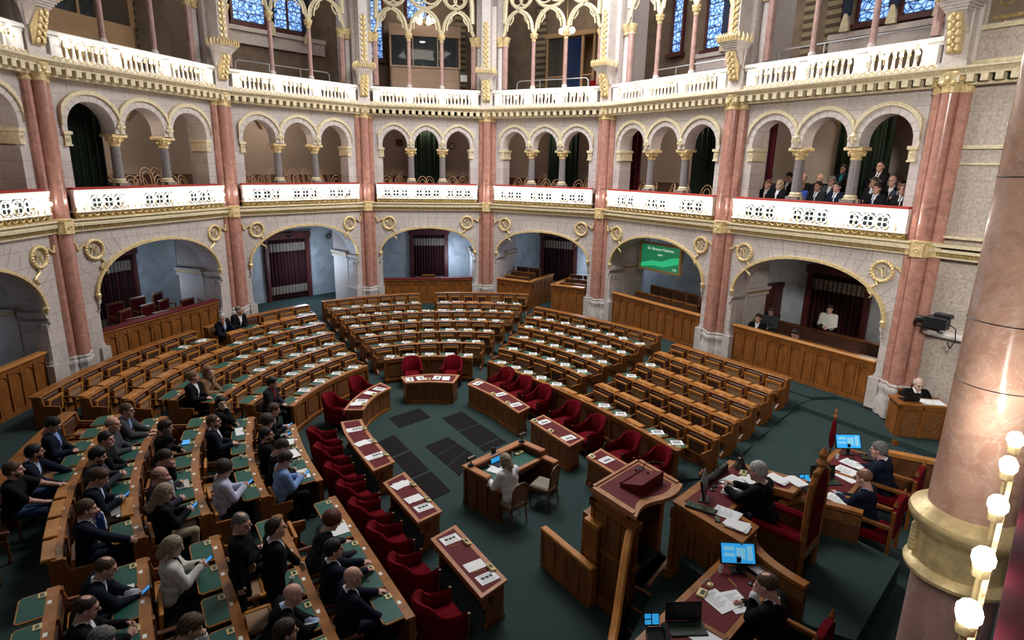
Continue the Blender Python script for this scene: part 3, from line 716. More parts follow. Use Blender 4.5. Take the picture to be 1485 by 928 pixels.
for j in range(1, 8):
    a, b = LV[j - 1], LV[j]; z = DZ * j if j < 7 else .842; z0 = DZ * (j - 1); mb = MB()
    mb.grid([[(x, y, z) for x, y in a[:N]], [(x, y, z) for x, y in b[:N]]], 0, True)
    mb.grid([[(x, y, -.1) for x, y in a[:N]], [(x, y, z) for x, y in a[:N]]], 0, True)
    x0, y0 = a[N - 1]; x1, y1 = b[N - 1]; mb.add([(x0, y0, -.1), (x1, y1, -.1), (x1, y1, z), (x0, y0, z)], [(0, 1, 2, 3)])
    struct(mb.build('floor_tier', M['carpet'], smooth=0))
# sloping carpet between the right-hand rows and the dais, and a low step along the wall
ex, ey = .552, -.834; nx, ny = .834, .552
def rp(s, t): return (nx * s - ex * t, ny * s - ey * t)          # s across, t along the right wall
mb = MB(); S = [10.4, 15.0, 16.9]; T = [9.15, 7.0, 3.0, -2.0]; Zs = [0.005, .60, .66]
mb.grid([[(*rp(s, t), z * (1 if t > 3 else .85 if t > 0 else .6)) for t in T] for s, z in zip(S, Zs)], 0)
struct(mb.build('floor_ramp', M['carpet'], smooth=0))
mb = MB(); q = [rp(16.0, 9.2), rp(16.0, -2), rp(17.6, -2), rp(17.6, 9.2)]; mb.prism(q[::-1], .3, .76); struct(mb.build('floor_wall_step', M['carpet'], smooth=0))
# ------------------------------------------------------------------ benches
PITCH = .68; HP = PITCH / 2
def _pad(): 
    mb = MB(); mb.bbox(-HP + .085, HP - .085, .0, .05, .53, .80, .02); me = mb.mesh('backrest', M['leather']); return me
back_me = _pad()
mb = MB(); mb.bbox(-.035, .035, .05, .38, .555, .59, .012, 1); mb.prism_x([(.28, .40), (.33, .40), (.36, .555), (.26, .555), (.29, .48)], -.022, .022)
mb.lathe([(.03, .0), (.035, .05), (.02, .08), (.03, .2), (.022, .3), (.035, .36), (.035, .42)], 7, (0, .32, 0)); mb.box(-.02, .02, .05, .33, .38, .42)
arm_me = mb.mesh('armrest', [M['oak_dark'], flat('arm polish', (.13, .05, .028), .3)])
def seat_frame(up):
    mb = MB(); w = HP - .10
    if up:
        a = R(84); mb.xf = Matrix.Translation((0, .10, .335)) @ Matrix.Rotation(a, 4, 'X')
    else: mb.xf = Matrix.Translation((0, .08, .44))
    mb.bbox(-w, w, .365, .42, -.03, .03, .012); mb.box(-w, -w + .055, 0, .38, -.026, .026); mb.box(w - .055, w, 0, .38, -.026, .026); mb.box(-w, w, 0, .04, -.02, .02)
    return mb.mesh('seat', M['oak_edge'])
def seat_panel(up, m):
    mb = MB(); w = HP - .145
    mb.xf = (Matrix.Translation((0, .10, .335)) @ Matrix.Rotation(R(84), 4, 'X')) if up else Matrix.Translation((0, .08, .44))
    mb.box(-w, w, .035, .375, -.012, .012); return mb.mesh('cane_panel', m)
seat_up, seat_dn = seat_frame(True), seat_frame(False)
pan_up, pan_dn, pan_dark = seat_panel(True, M['cane']), seat_panel(False, M['cane']), seat_panel(True, M['leather'])
def leaf(openq):
    mb = MB(); w = HP - .055
    if openq:
        mb.xf = Matrix.Translation((0, -.10, .875)) @ Matrix.Rotation(R(2), 4, 'X')
        mb.prism([(-w, 0), (-w, -.28), (-w + .045, -.325), (w - .045, -.325), (w, -.28), (w, 0)], -.025, 0, 0)
        e = .018; mb.prism([(-w + e, -.01), (-w + e, -.275), (-w + .05, -.307), (w - .05, -.307), (w - e, -.275), (w - e, -.01)], 0, .005, 1)
    else:
        mb.xf = Matrix.Translation((0, -.05, .875)); mb.bbox(-w - .01, w + .01, -.19, 0.0, -.02, .035, .012, 0)
    return mb.mesh('desk_leaf', [M['oak_edge'], M['green']])
leaf_open, leaf_shut = leaf(True), leaf(False)
mb = MB(); mb.xf = Matrix.Translation((-.20, -.105, .874)) @ Matrix.Rotation(R(2), 4, 'X'); mb.bbox(-.06, .06, -.10, 0, .0, .02, .006, 0); mb.box(-.035, .035, -.07, -.025, .02, .022, 1)
console_me = mb.mesh('voting_console', [M['brass'], M['lcd']])
mb = MB(); mb.box(-.04, .04, -.085, -.035, .87, .877); card_me = mb.mesh('name_card', M['card'])
# a printed sheet: white paper with a dark printed block
mb = MB(); mb.box(-.14, .14, -.10, .10, 0, .004, 0); mb.box(-.085, -.03, -.01, .045, .004, .0048, 1); mb.box(-.02, .03, -.012, .043, .004, .0048, 1); mb.box(.04, .085, -.01, .045, .004, .0048, 1); mb.box(-.10, .10, .07, .078, .004, .0046, 1)
for k in range(4): mb.box(-.11, .10, -.04 - k * .014, -.036 - k * .014, .004, .0045, 2)
sheet_me = mb.mesh('printed_sheet', [M['paper'], M['ink'], flat('grey print', (.4, .4, .4), .7)])
mb = MB(); mb.box(-.14, .14, -.10, .10, 0, .004, 0); plain_sheet = mb.mesh('paper_sheet', M['paper'])
BLOCK = {'L0': 'nearest left block', 'L1': 'lower left block', 'L2': 'upper left block', 'C': 'middle block', 'R1': 'near right block', 'R2': 'far right block'}
SEATS = {}                                   # (block, row, seat) -> seat position, forward, floor height
def endpanel(mb, row, d, z, c, w=.05, deep=.50):
    p, t, f = row.at(d); x = -t; m = Matrix(((x.x, f.x, 0, p.x - c[0]), (x.y, f.y, 0, p.y - c[1]), (0, 0, 1, z), (0, 0, 0, 1)))
    mb.xf = m; mb.prism_x([(-.16, 0), (.46, 0), (.46, .08), (.30, .22), (.30, .36), (.46, .44), (.46, .62), (.10, .64), (.05, .84), (-.16, .84)], -w / 2, w / 2); mb.xf = None
def bench(block, k, d0, d1, n, opened, sheets, label, occupied=(), last=False, seatwise=True, first=False):
    row = RW[block][k]; zf = DZ * k; pc, tc, fc = row.at((d0 + d1) / 2); c = (pc.x, pc.y)
    nm = 'bench_row' if not first else 'front_desk'
    t = thing(nm, label, 'bench' if not first else 'desk', (c[0], c[1], zf))
    mb = MB()
    prof = rect(-.06, 0, .0, .84)
    sweep(mb, row, d0, d1, prof, 0, c, 0)
    sweep(mb, row, d0, d1, [(-.115 if not last else -.24, .84), (.035, .84), (.04, .865), (.03, .875), (-.115 if not last else -.24, .875)], 0, c, 1)
    sweep(mb, row, d0, d1, rect(-.09, .03, 0, .10), 0, c, 0)
    pitch = (d1 - d0) / n
    if not first:
        for j in range(n + 1):
            d = d0 + .04 + (d1 - d0 - .08) * j / n; sweep(mb, row, d - .045, d + .045, rect(0, .07, .0, .85), 0, c, 0, 1)
        endpanel(mb, row, d0 + .025, 0, c); endpanel(mb, row, d1 - .025, 0, c)
    else:
        sweep(mb, row, d0, d1, rect(0, .05, .10, .16), 0, c, 1); sweep(mb, row, d0, d1, rect(0, .035, .74, .84), 0, c, 0)
        m = max(2, int((d1 - d0) / .75))
        for j in range(m + 1):
            d = d0 + .03 + (d1 - d0 - .06) * j / m; sweep(mb, row, d - .03, d + .03, rect(0, .035, .10, .80), 0, c, 0, 1)
            if j < m:
                dd = (d1 - d0) / m
                sweep(mb, row, d + dd * .18, d + dd * .82, rect(0, .018, .24, .66), 0, c, 2, 2)
    mb.build('frame', [M['oak'], M['oak_light'], M['carved']], t, 30)
    for j in range(n + 1):
        if first: break
        d = d0 + .04 + (d1 - d0 - .08) * j / n; p, tt, f = row.at(d); inst('armrest', arm_me, t, (p.x - c[0], p.y - c[1], 0), math.atan2(-tt.y, -tt.x))
    sx = pitch / PITCH
    for j in range(n):
        d = d0 + (j + .5) * pitch; p, tt, f = row.at(d); rz = math.atan2(-tt.y, -tt.x); lc = (p.x - c[0], p.y - c[1], 0)
        if not first:
            inst('backrest', back_me, t, lc, rz, (sx, 1, 1))
            s = inst('seat', seat_dn if j in occupied else seat_up, t, lc, rz, (sx, 1, 1))
            dark = random.random() < .45
            inst('cane_panel', pan_dn if j in occupied else (pan_dark if dark else pan_up), s)
            SEATS[(block, k, j)] = (Vector((p.x, p.y, zf)), f, rz)
        if not last:
            op = opened(j, n) if callable(opened) else opened
            inst('desk_leaf', leaf_open if op else leaf_shut, t, lc, rz, (sx, 1, 1)); inst('name_card', card_me, t, lc, rz)
            if op:
                inst('voting_console', console_me, t, lc, rz)
                if (sheets(j, n) if callable(sheets) else sheets):
                    q = p - f * (.265 + random.uniform(-.02, .02)) + tt * random.uniform(-.06, .10)
                    o = inst('printed_sheet', sheet_me, None, (q.x, q.y, zf + .8765), rz)
                    o.rotation_euler = (R(2), 0, rz + random.uniform(-.06, .06)); o.rotation_euler.order = 'XYZ'
                    o.scale = (random.uniform(.95, 1.12), 1.25, 1)
                    tag(o, f'printed agenda sheet, {ORD[j + 1 if d0 < 1 else j + n]} desk from the left, {"front" if k == 0 else ORD[k + 1]} row of the {BLOCK[block]}', 'paper', 'agenda sheets on the desks')
    return t
def row_label(block, k, extra=''):
    return f'curved oak bench with leather backs, {ORD[k + 1]} row{extra} of the {BLOCK[block]}'
OCC = {('L1', 5): (), ('L2', 3): (0, 1), ('L2', 1): (0,), ('L2', 6): (), }
allopen = True
CN = {1: 5, 2: 7, 3: 9, 4: 11}
def full(block, k): r = RW[block][k]; return 0.0, r.L
# middle block
bench('C', 0, *full('C', 0), 5, True, True, 'curved oak front desk with green leather leaves facing the middle block', first=True)
for k in range(1, 5): bench('C', k, *full('C', k), CN[k], True, True, row_label('C', k))
for k in (5, 6):
    L = RW['C'][k].L; g = .33
    a = L * (.505 if k == 5 else .50)
    bench('C', k, 0, a - g, 6 if k == 5 else 7, True, True, row_label('C', k, ', left half,'), last=(k == 6))
    bench('C', k, a + g, L, 6 if k == 5 else 7, lambda j, n: j in (0, 4, 5) if k == 5 else True, True, row_label('C', k, ', right half,'), last=(k == 6))
# right blocks
L = RW['R1'][0].L
def r0(j, n): return j not in (5, 6, 9)
bench('R1', 0, 0, L, 12, r0, r0, 'long curved oak front desk running before both right blocks', first=True)
for k in range(1, 6): bench('R1', k, *full('R1', k), 4 + k, True, True, row_label('R1', k), last=(k == 5))
for k in range(1, 6): bench('R2', k, *full('R2', k), 5 if k == 1 else 6, lambda j, n: j == 0 and k in (2, 3), True, row_label('R2', k), last=(k == 5))
# left blocks
def l2o(k): return lambda j, n: True if k < 4 else (j > n * .52 if k == 4 else j > n * .8)
def l2s(k): return lambda j, n: j > (2 if k < 3 else 3 if k == 3 else n * .52)
L2N = {0: 5, 1: 7, 2: 8, 3: 9, 4: 11}
bench('L2', 0, *full('L2', 0), 5, True, lambda j, n: j > 0, 'curved oak front desk with green leaves before the upper left block', first=True)
for k in range(1, 5):
    bench('L2', k, *full('L2', k), L2N[k], l2o(k), l2s(k), row_label('L2', k), occupied={1: (0,), 3: (0, 1)}.get(k, ()))
# rows five and six of the upper left block are cut by an entrance
for k, (ga, gb), (na, nb) in ((5, (.56, .615), (7, 5)), (6, (.56, .60), (8, 6))):
    L = RW['L2'][k].L
    bench('L2', k, 0, L * ga, na, (lambda j, n: j >= n - 2) if k == 5 else False, (lambda j, n: j >= n - 2), row_label('L2', k, ', lower part,'), last=(k == 6))
    bench('L2', k, L * gb, L, nb, lambda j, n: j in (1, n - 1), lambda j, n: j == n - 1, row_label('L2', k, ', upper part,'), last=(k == 6), occupied=(1, 2) if k == 6 else ())
L1N = {0: 5, 1: 6, 2: 7, 3: 7, 4: 9, 5: 11}
OC1 = {1: range(1, 6), 2: (4, 5, 2, 6), 3: range(1, 6), 4: (1, 2, 3, 4, 5, 6, 7, 8), 5: (8, 9, 10, 7)}
for k in range(0, 6):
    r = RW['L1'][k]
    if k == 0: bench('L1', 0, .75, r.L, 5, True, False, 'curved oak front desk with green leaves before the lower left block', first=True)
    else: bench('L1', k, 0, r.L, L1N[k], (lambda j, n: not (k == 4 and j < 4) and not (k == 3 and j == 1)), False, row_label('L1', k), last=(k == 5), occupied=tuple(OC1[k]))
for k in range(0, 5):
    r = RW['L0'][k]
    if k == 0: bench('L0', 0, 0, r.L, 5, True, False, 'straight oak front desk with green leaves before the nearest left block', first=True)
    else: bench('L0', k, 0, r.L, 5 if k < 3 else 5, True, False, row_label('L0', k).replace('curved', 'straight'), occupied=tuple({1: (0, 1, 2, 3), 2: (0, 1, 2, 3, 4), 3: (1, 2, 4), 4: (0, 1, 2, 3, 4)}[k]))
# ------------------------------------------------------------------ boxes, doors and furniture behind the ground arches
ringslab('floor_wall_walk', -1.25, .3, .4, .833, M['carpet'], 0, 6)
def door(i, x0, x1, z1=4.0, lace=True):
    m, W = BAY[i]; mb = MB(); y = 3.9
    mb.box(x0 - .0, x0 + .2, y - .12, y + .05, .86, z1); mb.box(x1 - .2, x1, y - .12, y + .05, .86, z1); mb.box(x0 - .05, x1 + .05, y - .16, y + .05, z1 - .22, z1 + .05)
    mb.box(x0 + .04, x0 + .16, y - .15, y, .86, z1 - .1); mb.box(x1 - .16, x1 - .04, y - .15, y, .86, z1 - .1)
    d = struct(mb.build(f'door_{i + 1}', M['door_wood'], mat=m.copy()))
    t = thing('door_curtain', f'maroon door curtain with lace bands in the mahogany doorway behind the {ORD[i + 1]} ground arch', 'curtain', mat=m @ Matrix.Translation(((x0 + x1) / 2, y - .04, .88)), group='door curtains of the ground corridor')
    def sheet(z0, z1, mat, dy, nm):
        mb = MB(); w = (x1 - x0) / 2 - .2; n = 44
        pts = [(-w + 2 * w * k / n, dy + .03 * math.sin(k * 1.6)) for k in range(n + 1)]
        mb.grid([[(a, b, z0) for a, b in pts], [(a, b, z1) for a, b in pts]]); mb.grid([[(a, b + .01, z0) for a, b in pts], [(a, b + .01, z1) for a, b in pts]], None, True)
        return mb.build(nm, mat, t)
    H = z1 - .22 - .88
    sheet(0, H, M['curtain_maroon'], 0, 'cloth')
    sheet(H * .80, H * .93, M['lace'], -.02, 'lace_band'); sheet(H * .10, H * .23, M['lace'], -.02, 'lace_band')
for a in ((0, 2.6, 4.8), (1, 3.3, 5.44), (2, 2.9, 5.2), (3, 1.85, 3.87, 3.98), (4, 1.05, 3.1, 4.1), (5, 3.0, 5.1), (6, 1.10, 3.4, 4.02)): door(*a)
def panel_front(mb, L, z0, z1, step=.42):
    """Oak panelling in the xz plane, front at y = 0 facing -y."""
    mb.box(0, L, .02, .09, z0, z1, 0); mb.box(0, L, -.03, .02, z0, z0 + .14, 0); mb.box(0, L, -.02, .05, z1 - .12, z1, 0); mb.bbox(-.02, L + .02, -.07, .16, z1, z1 + .06, .015, 1)
    n = max(1, round(L / step))
    for k in range(n + 1):
        x = L * k / n; w = .055 if k % 3 == 0 else .03; mb.box(max(0, x - w), min(L, x + w), -.02, .02, z0 + .14, z1 - .12, 0)
    for k in range(n):
        x0, x1 = L * k / n + .05, L * (k + 1) / n - .05; xm = (x0 + x1) / 2; h = (x1 - x0) / 2; za = z1 - .30
        pts = [(x0, z1 - .12), (x0, za)] + [(xm - h * math.cos(a), za + .12 * math.sin(a)) for a in [j * math.pi / 6 for j in range(1, 6)]] + [(x1, za), (x1, z1 - .12)]
        mb.prism_y(pts[::-1], -.005, .025, 0)
        mb.box(x0 + .02, x1 - .02, .008, .022, z0 + .18, za - .06, 2)
PANM = [M['oak'], M['oak_edge'], M['oak']]
def boxfront(i, x0, x1, label, z1=2.12, top=None, y=.34):
    m, W = BAY[i]; t = thing('box_parapet', label, 'panelling', mat=m @ Matrix.Translation((x0, y, 0)))
    mb = MB(); panel_front(mb, x1 - x0, .84, z1); mb.build('panelling', PANM, t, 30)
    if top: mb = MB(); mb.bbox(-.02, x1 - x0 + .02, -.10, .20, z1 + .06, z1 + .11, .02); mb.build('velvet_top', M['maroon'] if top == 1 else M['velvet'], t)
    return t
def jam(i): h = lower_arch(BAY[i][1])[0]; return BAY[i][1] / 2 - h + .10, BAY[i][1] / 2 + h - .10
boxfront(0, jam(0)[0], jam(0)[1], 'oak panelled box front closing the leftmost ground arch')
boxfront(1, jam(1)[0], jam(1)[1], 'oak panelled box front with dark velvet top before the red chairs', top=1)
boxfront(3, jam(3)[0], jam(3)[1], 'low oak panelled front with maroon top under the straight-ahead doorway arch', top=1, z1=1.98)
boxfront(5, jam(5)[0], jam(5)[1], 'oak panelled box front below the hanging green screen')
boxfront(6, jam(6)[0], jam(6)[1], 'oak panelled box front before the photographer and the seated men')
a, b = jam(4)
boxfront(4, a, 2.35, 'oak panelled box on the left of the doorway with the dark curtain', y=.1); boxfront(4, 3.45, b, 'oak panelled box on the right of the doorway with the dark curtain', y=.1)
for x, fl in ((2.35, 1), (3.45, -1)):                                   # flank of the two boxes
    m = BAY[4][0]; t = thing('box_side_parapet', f'oak panelled flank of the {"left" if fl > 0 else "right"} box, beside the open way', 'panelling',
                             mat=m @ Matrix.Translation((x, .1 if fl > 0 else 2.6, 0)) @ Matrix.Rotation(R(90 * fl), 4, 'Z'))
    mb = MB(); panel_front(mb, 2.5, .84, 2.12); mb.build('panelling', PANM, t, 30)
# oak chairs in the boxes, seen from the front over the panelling
mb = MB(); mb.bbox(-.27, .27, .0, .06, .45, 1.06, .02); ch_back = mb.mesh('backrest', M['leather'])
mb = MB(); mb.bbox(-.31, .31, -.02, .08, 1.06, 1.13, .015); mb.box(-.31, -.26, 0, .06, 0, 1.06); mb.box(.26, .31, 0, .06, 0, 1.06); mb.box(-.31, .31, -.5, .0, .42, .46); mb.box(-.31, -.26, -.5, -.45, 0, .66); mb.box(.26, .31, -.5, -.45, 0, .66); mb.box(-.31, -.26, -.5, 0, .64, .68); mb.box(.26, .31, -.5, 0, .64, .68)
ch_frame = mb.mesh('frame', M['oak'])
mb = MB(); mb.bbox(-.25, .25, -.48, -.02, .46, .52, .02); ch_seat = mb.mesh('seat', M['leather']); ch_seat_r = ch_seat.copy(); ch_seat_r.materials[0] = M['velvet']; ch_back_r = ch_back.copy(); ch_back_r.materials[0] = M['velvet']
ch_seat_shaded = ch_seat.copy(); ch_back_shaded = ch_back.copy(); ch_frame_d = ch_frame.copy(); ch_frame_d.materials[0] = M['oak_dark']
for q in (ch_seat_shaded, ch_back_shaded): q.materials[0] = flat('dark red velvet', (.050, .003, .006), .9, spec=.06)  # shade of the dark box put into the velvet colour of most chairs
def boxchair(i, x, y, z, label, group, red=False, rz=0.0):
    t = thing('upholstered_chair' if red else 'oak_chair', label, 'chair', mat=BAY[i][0] @ Matrix.Translation((x, y, z)) @ Matrix.Rotation(rz, 4, 'Z'), group=group)
    inst('frame', ch_frame_d if red else ch_frame, t); inst('seat', {0: ch_seat, 1: ch_seat_r, 2: ch_seat_shaded}[int(red)], t); inst('backrest', {0: ch_back, 1: ch_back_r, 2: ch_back_shaded}[int(red)], t)
for r in range(3):
    for k in range(2):
        boxchair(4, .95 + .68 * k, .75 + .62 * r, 1.1 + .12 * r, f'oak chair with leather back in the left box, {ORD[r + 1]} row, {["left", "right"][k]} seat', 'oak chairs of the left box')
        boxchair(4, 3.85 + .68 * k, .75 + .62 * r, 1.05 + .10 * r, f'oak chair with leather back in the right box, {ORD[r + 1]} row, {["left", "right"][k]} seat', 'oak chairs of the right box')
for r in range(2):
    for k in range(5):
        boxchair(5, 1.55 + .68 * k, 1.2 + .85 * r, 1.12 + .18 * r, f'oak chair with leather back under the green screen, {["front", "back"][r]} row, seat {k + 1} from the left', 'oak chairs under the green screen')
RC = [(2.6, .9, 1), (3.6, .9, .98), (4.4, 1.1, .95), (3.0, 1.8, 1.1), (3.9, 1.8, 1.1), (4.7, 1.9, 1.1), (5.3, 1.4, 1.05), (3.4, 2.7, 1.2), (4.3, 2.7, 1.2), (5.2, 2.7, 1.2)]
for k, (x, y, z) in enumerate(RC):
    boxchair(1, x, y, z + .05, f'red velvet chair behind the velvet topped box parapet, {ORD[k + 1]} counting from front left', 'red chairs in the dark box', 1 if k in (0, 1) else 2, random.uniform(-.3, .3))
boxchair(3, 2.72, 1.6, .9, 'single oak armchair before the straight-ahead doorway curtain', None, False)
# long leather benches in the photographer's box
for k, (y, z) in enumerate(((1.45, .98), (2.65, 1.12))):
    t = thing('leather_bench', f'long oak bench with brown leather back in the photographer box, {["front", "back"][k]} one', 'bench', mat=BAY[6][0] @ Matrix.Translation((0, y, z)))
    mb = MB(); mb.box(.9, 5.4, .0, .1, 0, .86); mb.bbox(.88, 5.42, -.06, .16, .86, .93, .015); mb.box(.9, 5.4, -.48, 0, .36, .42)
    for x in (.9, 2.4, 3.9, 5.32): mb.box(x, x + .08, -.46, 0, 0, .62)
    mb.build('frame', M['oak_dark'], t)
    mb = MB()
    mb.bbox(.99, 5.31, -.06, .0, .46, .84, .03); mb.build('backrest', M['leather'], t)
    mb = MB(); mb.bbox(.99, 5.31, -.46, -.02, .42, .48, .02); mb.build('seat', M['leather'], t)
mb = MB(); mb.box(.2, .34, 1.0, 3.6, .86, 3.3); 
for k in range(4): mb.box(.34, .37, 1.05 + .64 * k, 1.15 + .64 * k, .9, 3.2)
mb.box(.34, .38, 1.0, 3.6, 3.1, 3.3); mb.box(.34, .38, 1.0, 3.6, 1.9, 2.05); struct(mb.build('wall_wood_screen', M['door_wood'], mat=BAY[6][0].copy()))
# hanging display
t = thing('hanging_screen', 'large green lit screen in a gilded frame hanging under the sixth ground arch', 'screen', mat=BAY[5][0] @ Matrix.Translation((2.60, 1.05, 3.27)))
mb = MB()
for x0, x1, z0, z1 in ((-1.12, 1.12, 0, .09), (-1.12, 1.12, 1.06, 1.15), (-1.12, -1.03, .09, 1.06), (1.03, 1.12, .09, 1.06)): mb.bbox(x0, x1, -.05, .08, z0, z1, .01)
for k in range(24): mb.ball((-1.07 + k * 2.14 / 23, -.05, .045), .03, 4, 3); mb.ball((-1.07 + k * 2.14 / 23, -.05, 1.105), .03, 4, 3)
mb.build('gilded_frame', M['gold_dark'], t)
mb = MB(); mb.box(-1.03, 1.03, .0, .06, .09, 1.06); mb.build('display', emit('green display', (.01, .17, .07), .7), t)
mb = MB(); pts = [(-1.03, .26), (-.5, .42), (.1, .44), (.55, .62), (1.03, .70), (1.03, .45), (.6, .34), (.2, .22), (-.4, .22), (-1.03, .10)]
mb.prism_y(pts[::-1], -.004, 0); mb.build('light_wave', emit('bright green display', (.02, .42, .17), .8), t)
txm = emit('display lettering', (.75, .9, .8), .7)
def text(s, size, parent, mat, m, name='lettering', align='CENTER'):
    d = bpy.data.curves.new(name, 'FONT'); d.body = s; d.size = size; d.align_x = align; d.extrude = .001; d.materials.append(mat)
    o = link(bpy.data.objects.new(name, d)); bpy.context.view_layer.update(); me = bpy.data.meshes.new_from_object(o.evaluated_get(bpy.context.evaluated_depsgraph_get())); bpy.data.objects.remove(o)
    return inst(name, me, parent, mat=m)
UPR = Matrix.Rotation(R(90), 4, 'X')
text('Dr. Brenner Koloman', .16, t, txm, Matrix.Translation((0, -.006, .86)) @ UPR); text('Jobbik', .10, t, txm, Matrix.Translation((0, -.006, .66)) @ UPR); text('1:32', .12, t, txm, Matrix.Translation((.78, -.006, .15)) @ UPR)
mb = MB()
for x in (-.7, .7): mb.tube([(x, .03, 1.15), (x, .03, 2.02)], .015, 5)
mb.build('hanger', M['black'], t)
# ------------------------------------------------------------------ curtains, chairs and rooms of the galleries
def curtain(i, x0, x1, y, z0, z1, mat, label, name='gallery_curtain'):
    mb = MB(); n = int((x1 - x0) / .045)
    pts = [(x0 + (x1 - x0) * k / n, y + .045 * math.sin(k * 1.15) + .02 * math.sin(k * .37)) for k in range(n + 1)]
    rows = [[(a, b, z) for a, b in pts] for z in (z0, (z0 + z1) / 2, z1)]; mb.grid(rows); mb.grid([[(a, b + .015, c) for a, b, c in r] for r in rows], None, True)
    return tag(mb.build(name, mat, mat=BAY[i][0].copy()), label, 'curtain')
def cx(i, k): return gal_cells(BAY[i][1])[0][k]
curtain(1, cx(1, 0) - .80, cx(1, 0) + .98, 1.0, 5.7, 9.1, M['curtain_green'], 'dark green curtain filling the first gallery arch of the second bay')
curtain(3, 1.98, 3.52, 1.75, 5.7, 9.1, M['curtain_green'], 'dark green curtain filling the middle gallery arch straight ahead')
curtain(4, 2.18, 3.68, 2.0, 5.7, 9.1, M['curtain_green'], 'dark green curtain behind the right granite column of the fifth bay')
curtain(5, -.27, .68, 1.5, 5.7, 9.1, M['curtain_red'], 'dark red curtain in the first gallery arch of the sixth bay')
curtain(5, 3.30, 4.60, 1.6, 5.7, 9.1, M['curtain_green'], 'dark green curtain filling the last gallery arch of the sixth bay')
curtain(6, -.12, .72, 1.4, 5.7, 9.1, M['curtain_red'], 'dark red curtain in the first gallery arch above the seated visitors')
curtain(6, 2.12, 3.82, 2.7, 5.7, 9.1, M['curtain_green'], 'dark green curtain behind the standing visitors in the seventh bay')
ringslab('floor_gallery_step', 1.35, 3.4, 5.6, 5.86, M['carpet_gallery'])
# bentwood chairs
def hoop(r, h, z0, y0, lean=.10): return [(-r, y0, z0)] + [(-r * math.cos(a), y0 + lean * (math.sin(a) * .6 + .4), z0 + h * (.45 + .55 * math.sin(a))) for a in [k * math.pi / 8 for k in range(9)]] + [(r, y0, z0)]
mb = MB(); mb.tube(hoop(.20, .52, .50, .18), .016, 5); mb.tube(hoop(.125, .40, .50, .18, .085), .013, 5); bw_back = mb.mesh('backrest', M['bentwood'])
mb = MB(); mb.lathe([(.21, .46), (.235, .47), (.235, .50), (.21, .51)], 14); bw_seat = mb.mesh('seat', M['cane'])
mb = MB()
for s in (-1, 1): mb.tube([(s * .15, -.15, .47), (s * .19, -.20, 0)], .016, 5); mb.tube([(s * .17, .15, .50), (s * .19, .24, 0)], .016, 5)
mb.ring((0, 0, .22), .18, .012, 12, 4, 'z'); bw_legs = mb.mesh('legs', M['bentwood'])
nbw = {}
def bentwood(i, x, y, z, rz=0):
    nbw[i] = nbw.get(i, 0) + 1
    t = thing('bentwood_chair', f'bentwood chair with hooped back in the middle gallery, {ORD[i + 1]} bay, number {nbw[i]} from the left', 'chair', mat=BAY[i][0] @ Matrix.Translation((x, y, z)) @ Matrix.Rotation(rz, 4, 'Z') @ Matrix.Scale(1.12, 4), group='bentwood chairs of the middle gallery')
    inst('backrest', bw_back, t); inst('seat', bw_seat, t); inst('legs', bw_legs, t)
for i in range(1, 6):
    xs, w3 = gal_cells(BAY[i][1])
    sp = []
    for k in range(3):
        n = 2 if i in (3, 4, 5) else 3
        for j in range(n):
            sp.append((xs[k] + (j - (n - 1) / 2) * w3 * .8 / n + random.uniform(-.06, .06), .98 + random.uniform(-.05, .08), 5.64))
            if i in (2, 3, 4) or (i == 1 and k): sp.append((xs[k] + (j - (n - 1) / 2 + .3) * w3 * .8 / n, 1.85, 5.88))
    for x, y, z in sorted(sp): bentwood(i, x, y, z, random.uniform(-.5, .5))
# little things on the gallery walls
def plate(i, x, z, w, h, mat, label, name='wall_plate', y=3.3):
    mb = MB(); mb.bbox(-w, w, 0, .05, -h, h, .01); mb.box(-w * .8, w * .8, -.012, .0, -h * .8, h * .8); return tag(mb.build(name, mat, mat=BAY[i][0] @ Matrix.Translation((x, y, z))), label, 'wall plate' if name == 'wall_plate' else 'vent')
plate(1, 4.0, 8.35, .17, .17, M['door_wood'], 'small dark square grille on the wallpaper of the second bay', 'wall_grille')
plate(3, 1.45, 8.35, .16, .16, M['door_wood'], 'small dark square grille on the wallpaper straight ahead', 'wall_grille')
plate(4, 4.8, 7.9, .09, .14, M['gold_pale'], 'small pale plate on the wallpaper of the fifth bay')
t = thing('number_plate', 'pale round number plate on the wallpaper of the seventh bay', 'sign', mat=BAY[6][0] @ Matrix.Translation((5.35, 3.3, 8.2)))
mb = MB(); mb.box(-.16, .16, 0, .04, -.16, .16); mb.build('plate', M['gold_pale'], t); text('9', .22, t, M['ink'], Matrix.Translation((0, -.01, -.08)) @ UPR)
t = thing('wall_clock', 'small round wall clock on the wallpaper right of the green curtain', 'clock', mat=BAY[3][0] @ Matrix.Translation((4.05, 3.28, 8.25)))
mb = MB(); mb.ring((0, 0, 0), .13, .025, 16, 5); mb.build('rim', M['black'], t); mb = MB(); mb.prism_y([(.12 * math.cos(a), .12 * math.sin(a)) for a in [-k * math.pi / 8 for k in range(16)]], 0, .02); mb.build('face', M['pale'], t)
mb = MB(); mb.box(-.006, .006, -.012, -.004, 0, .09); mb.box(0, .06, -.012, -.004, -.006, .006); mb.build('hands', M['black'], t)
for i, x in ((1, 5.3), (2, 3.0), (6, 1.9)):
    t = tag(MB().lathe([(.03, -.22), (.12, -.1), (.2, .06), (.26, .1), (.26, .18)], 10).build('wall_bracket', M['gold'], mat=BAY[i][0] @ Matrix.Translation((x, 3.2, 8.9))), f'small gilded wall bracket under the ceiling of the {ORD[i + 1]} gallery bay', 'bracket')
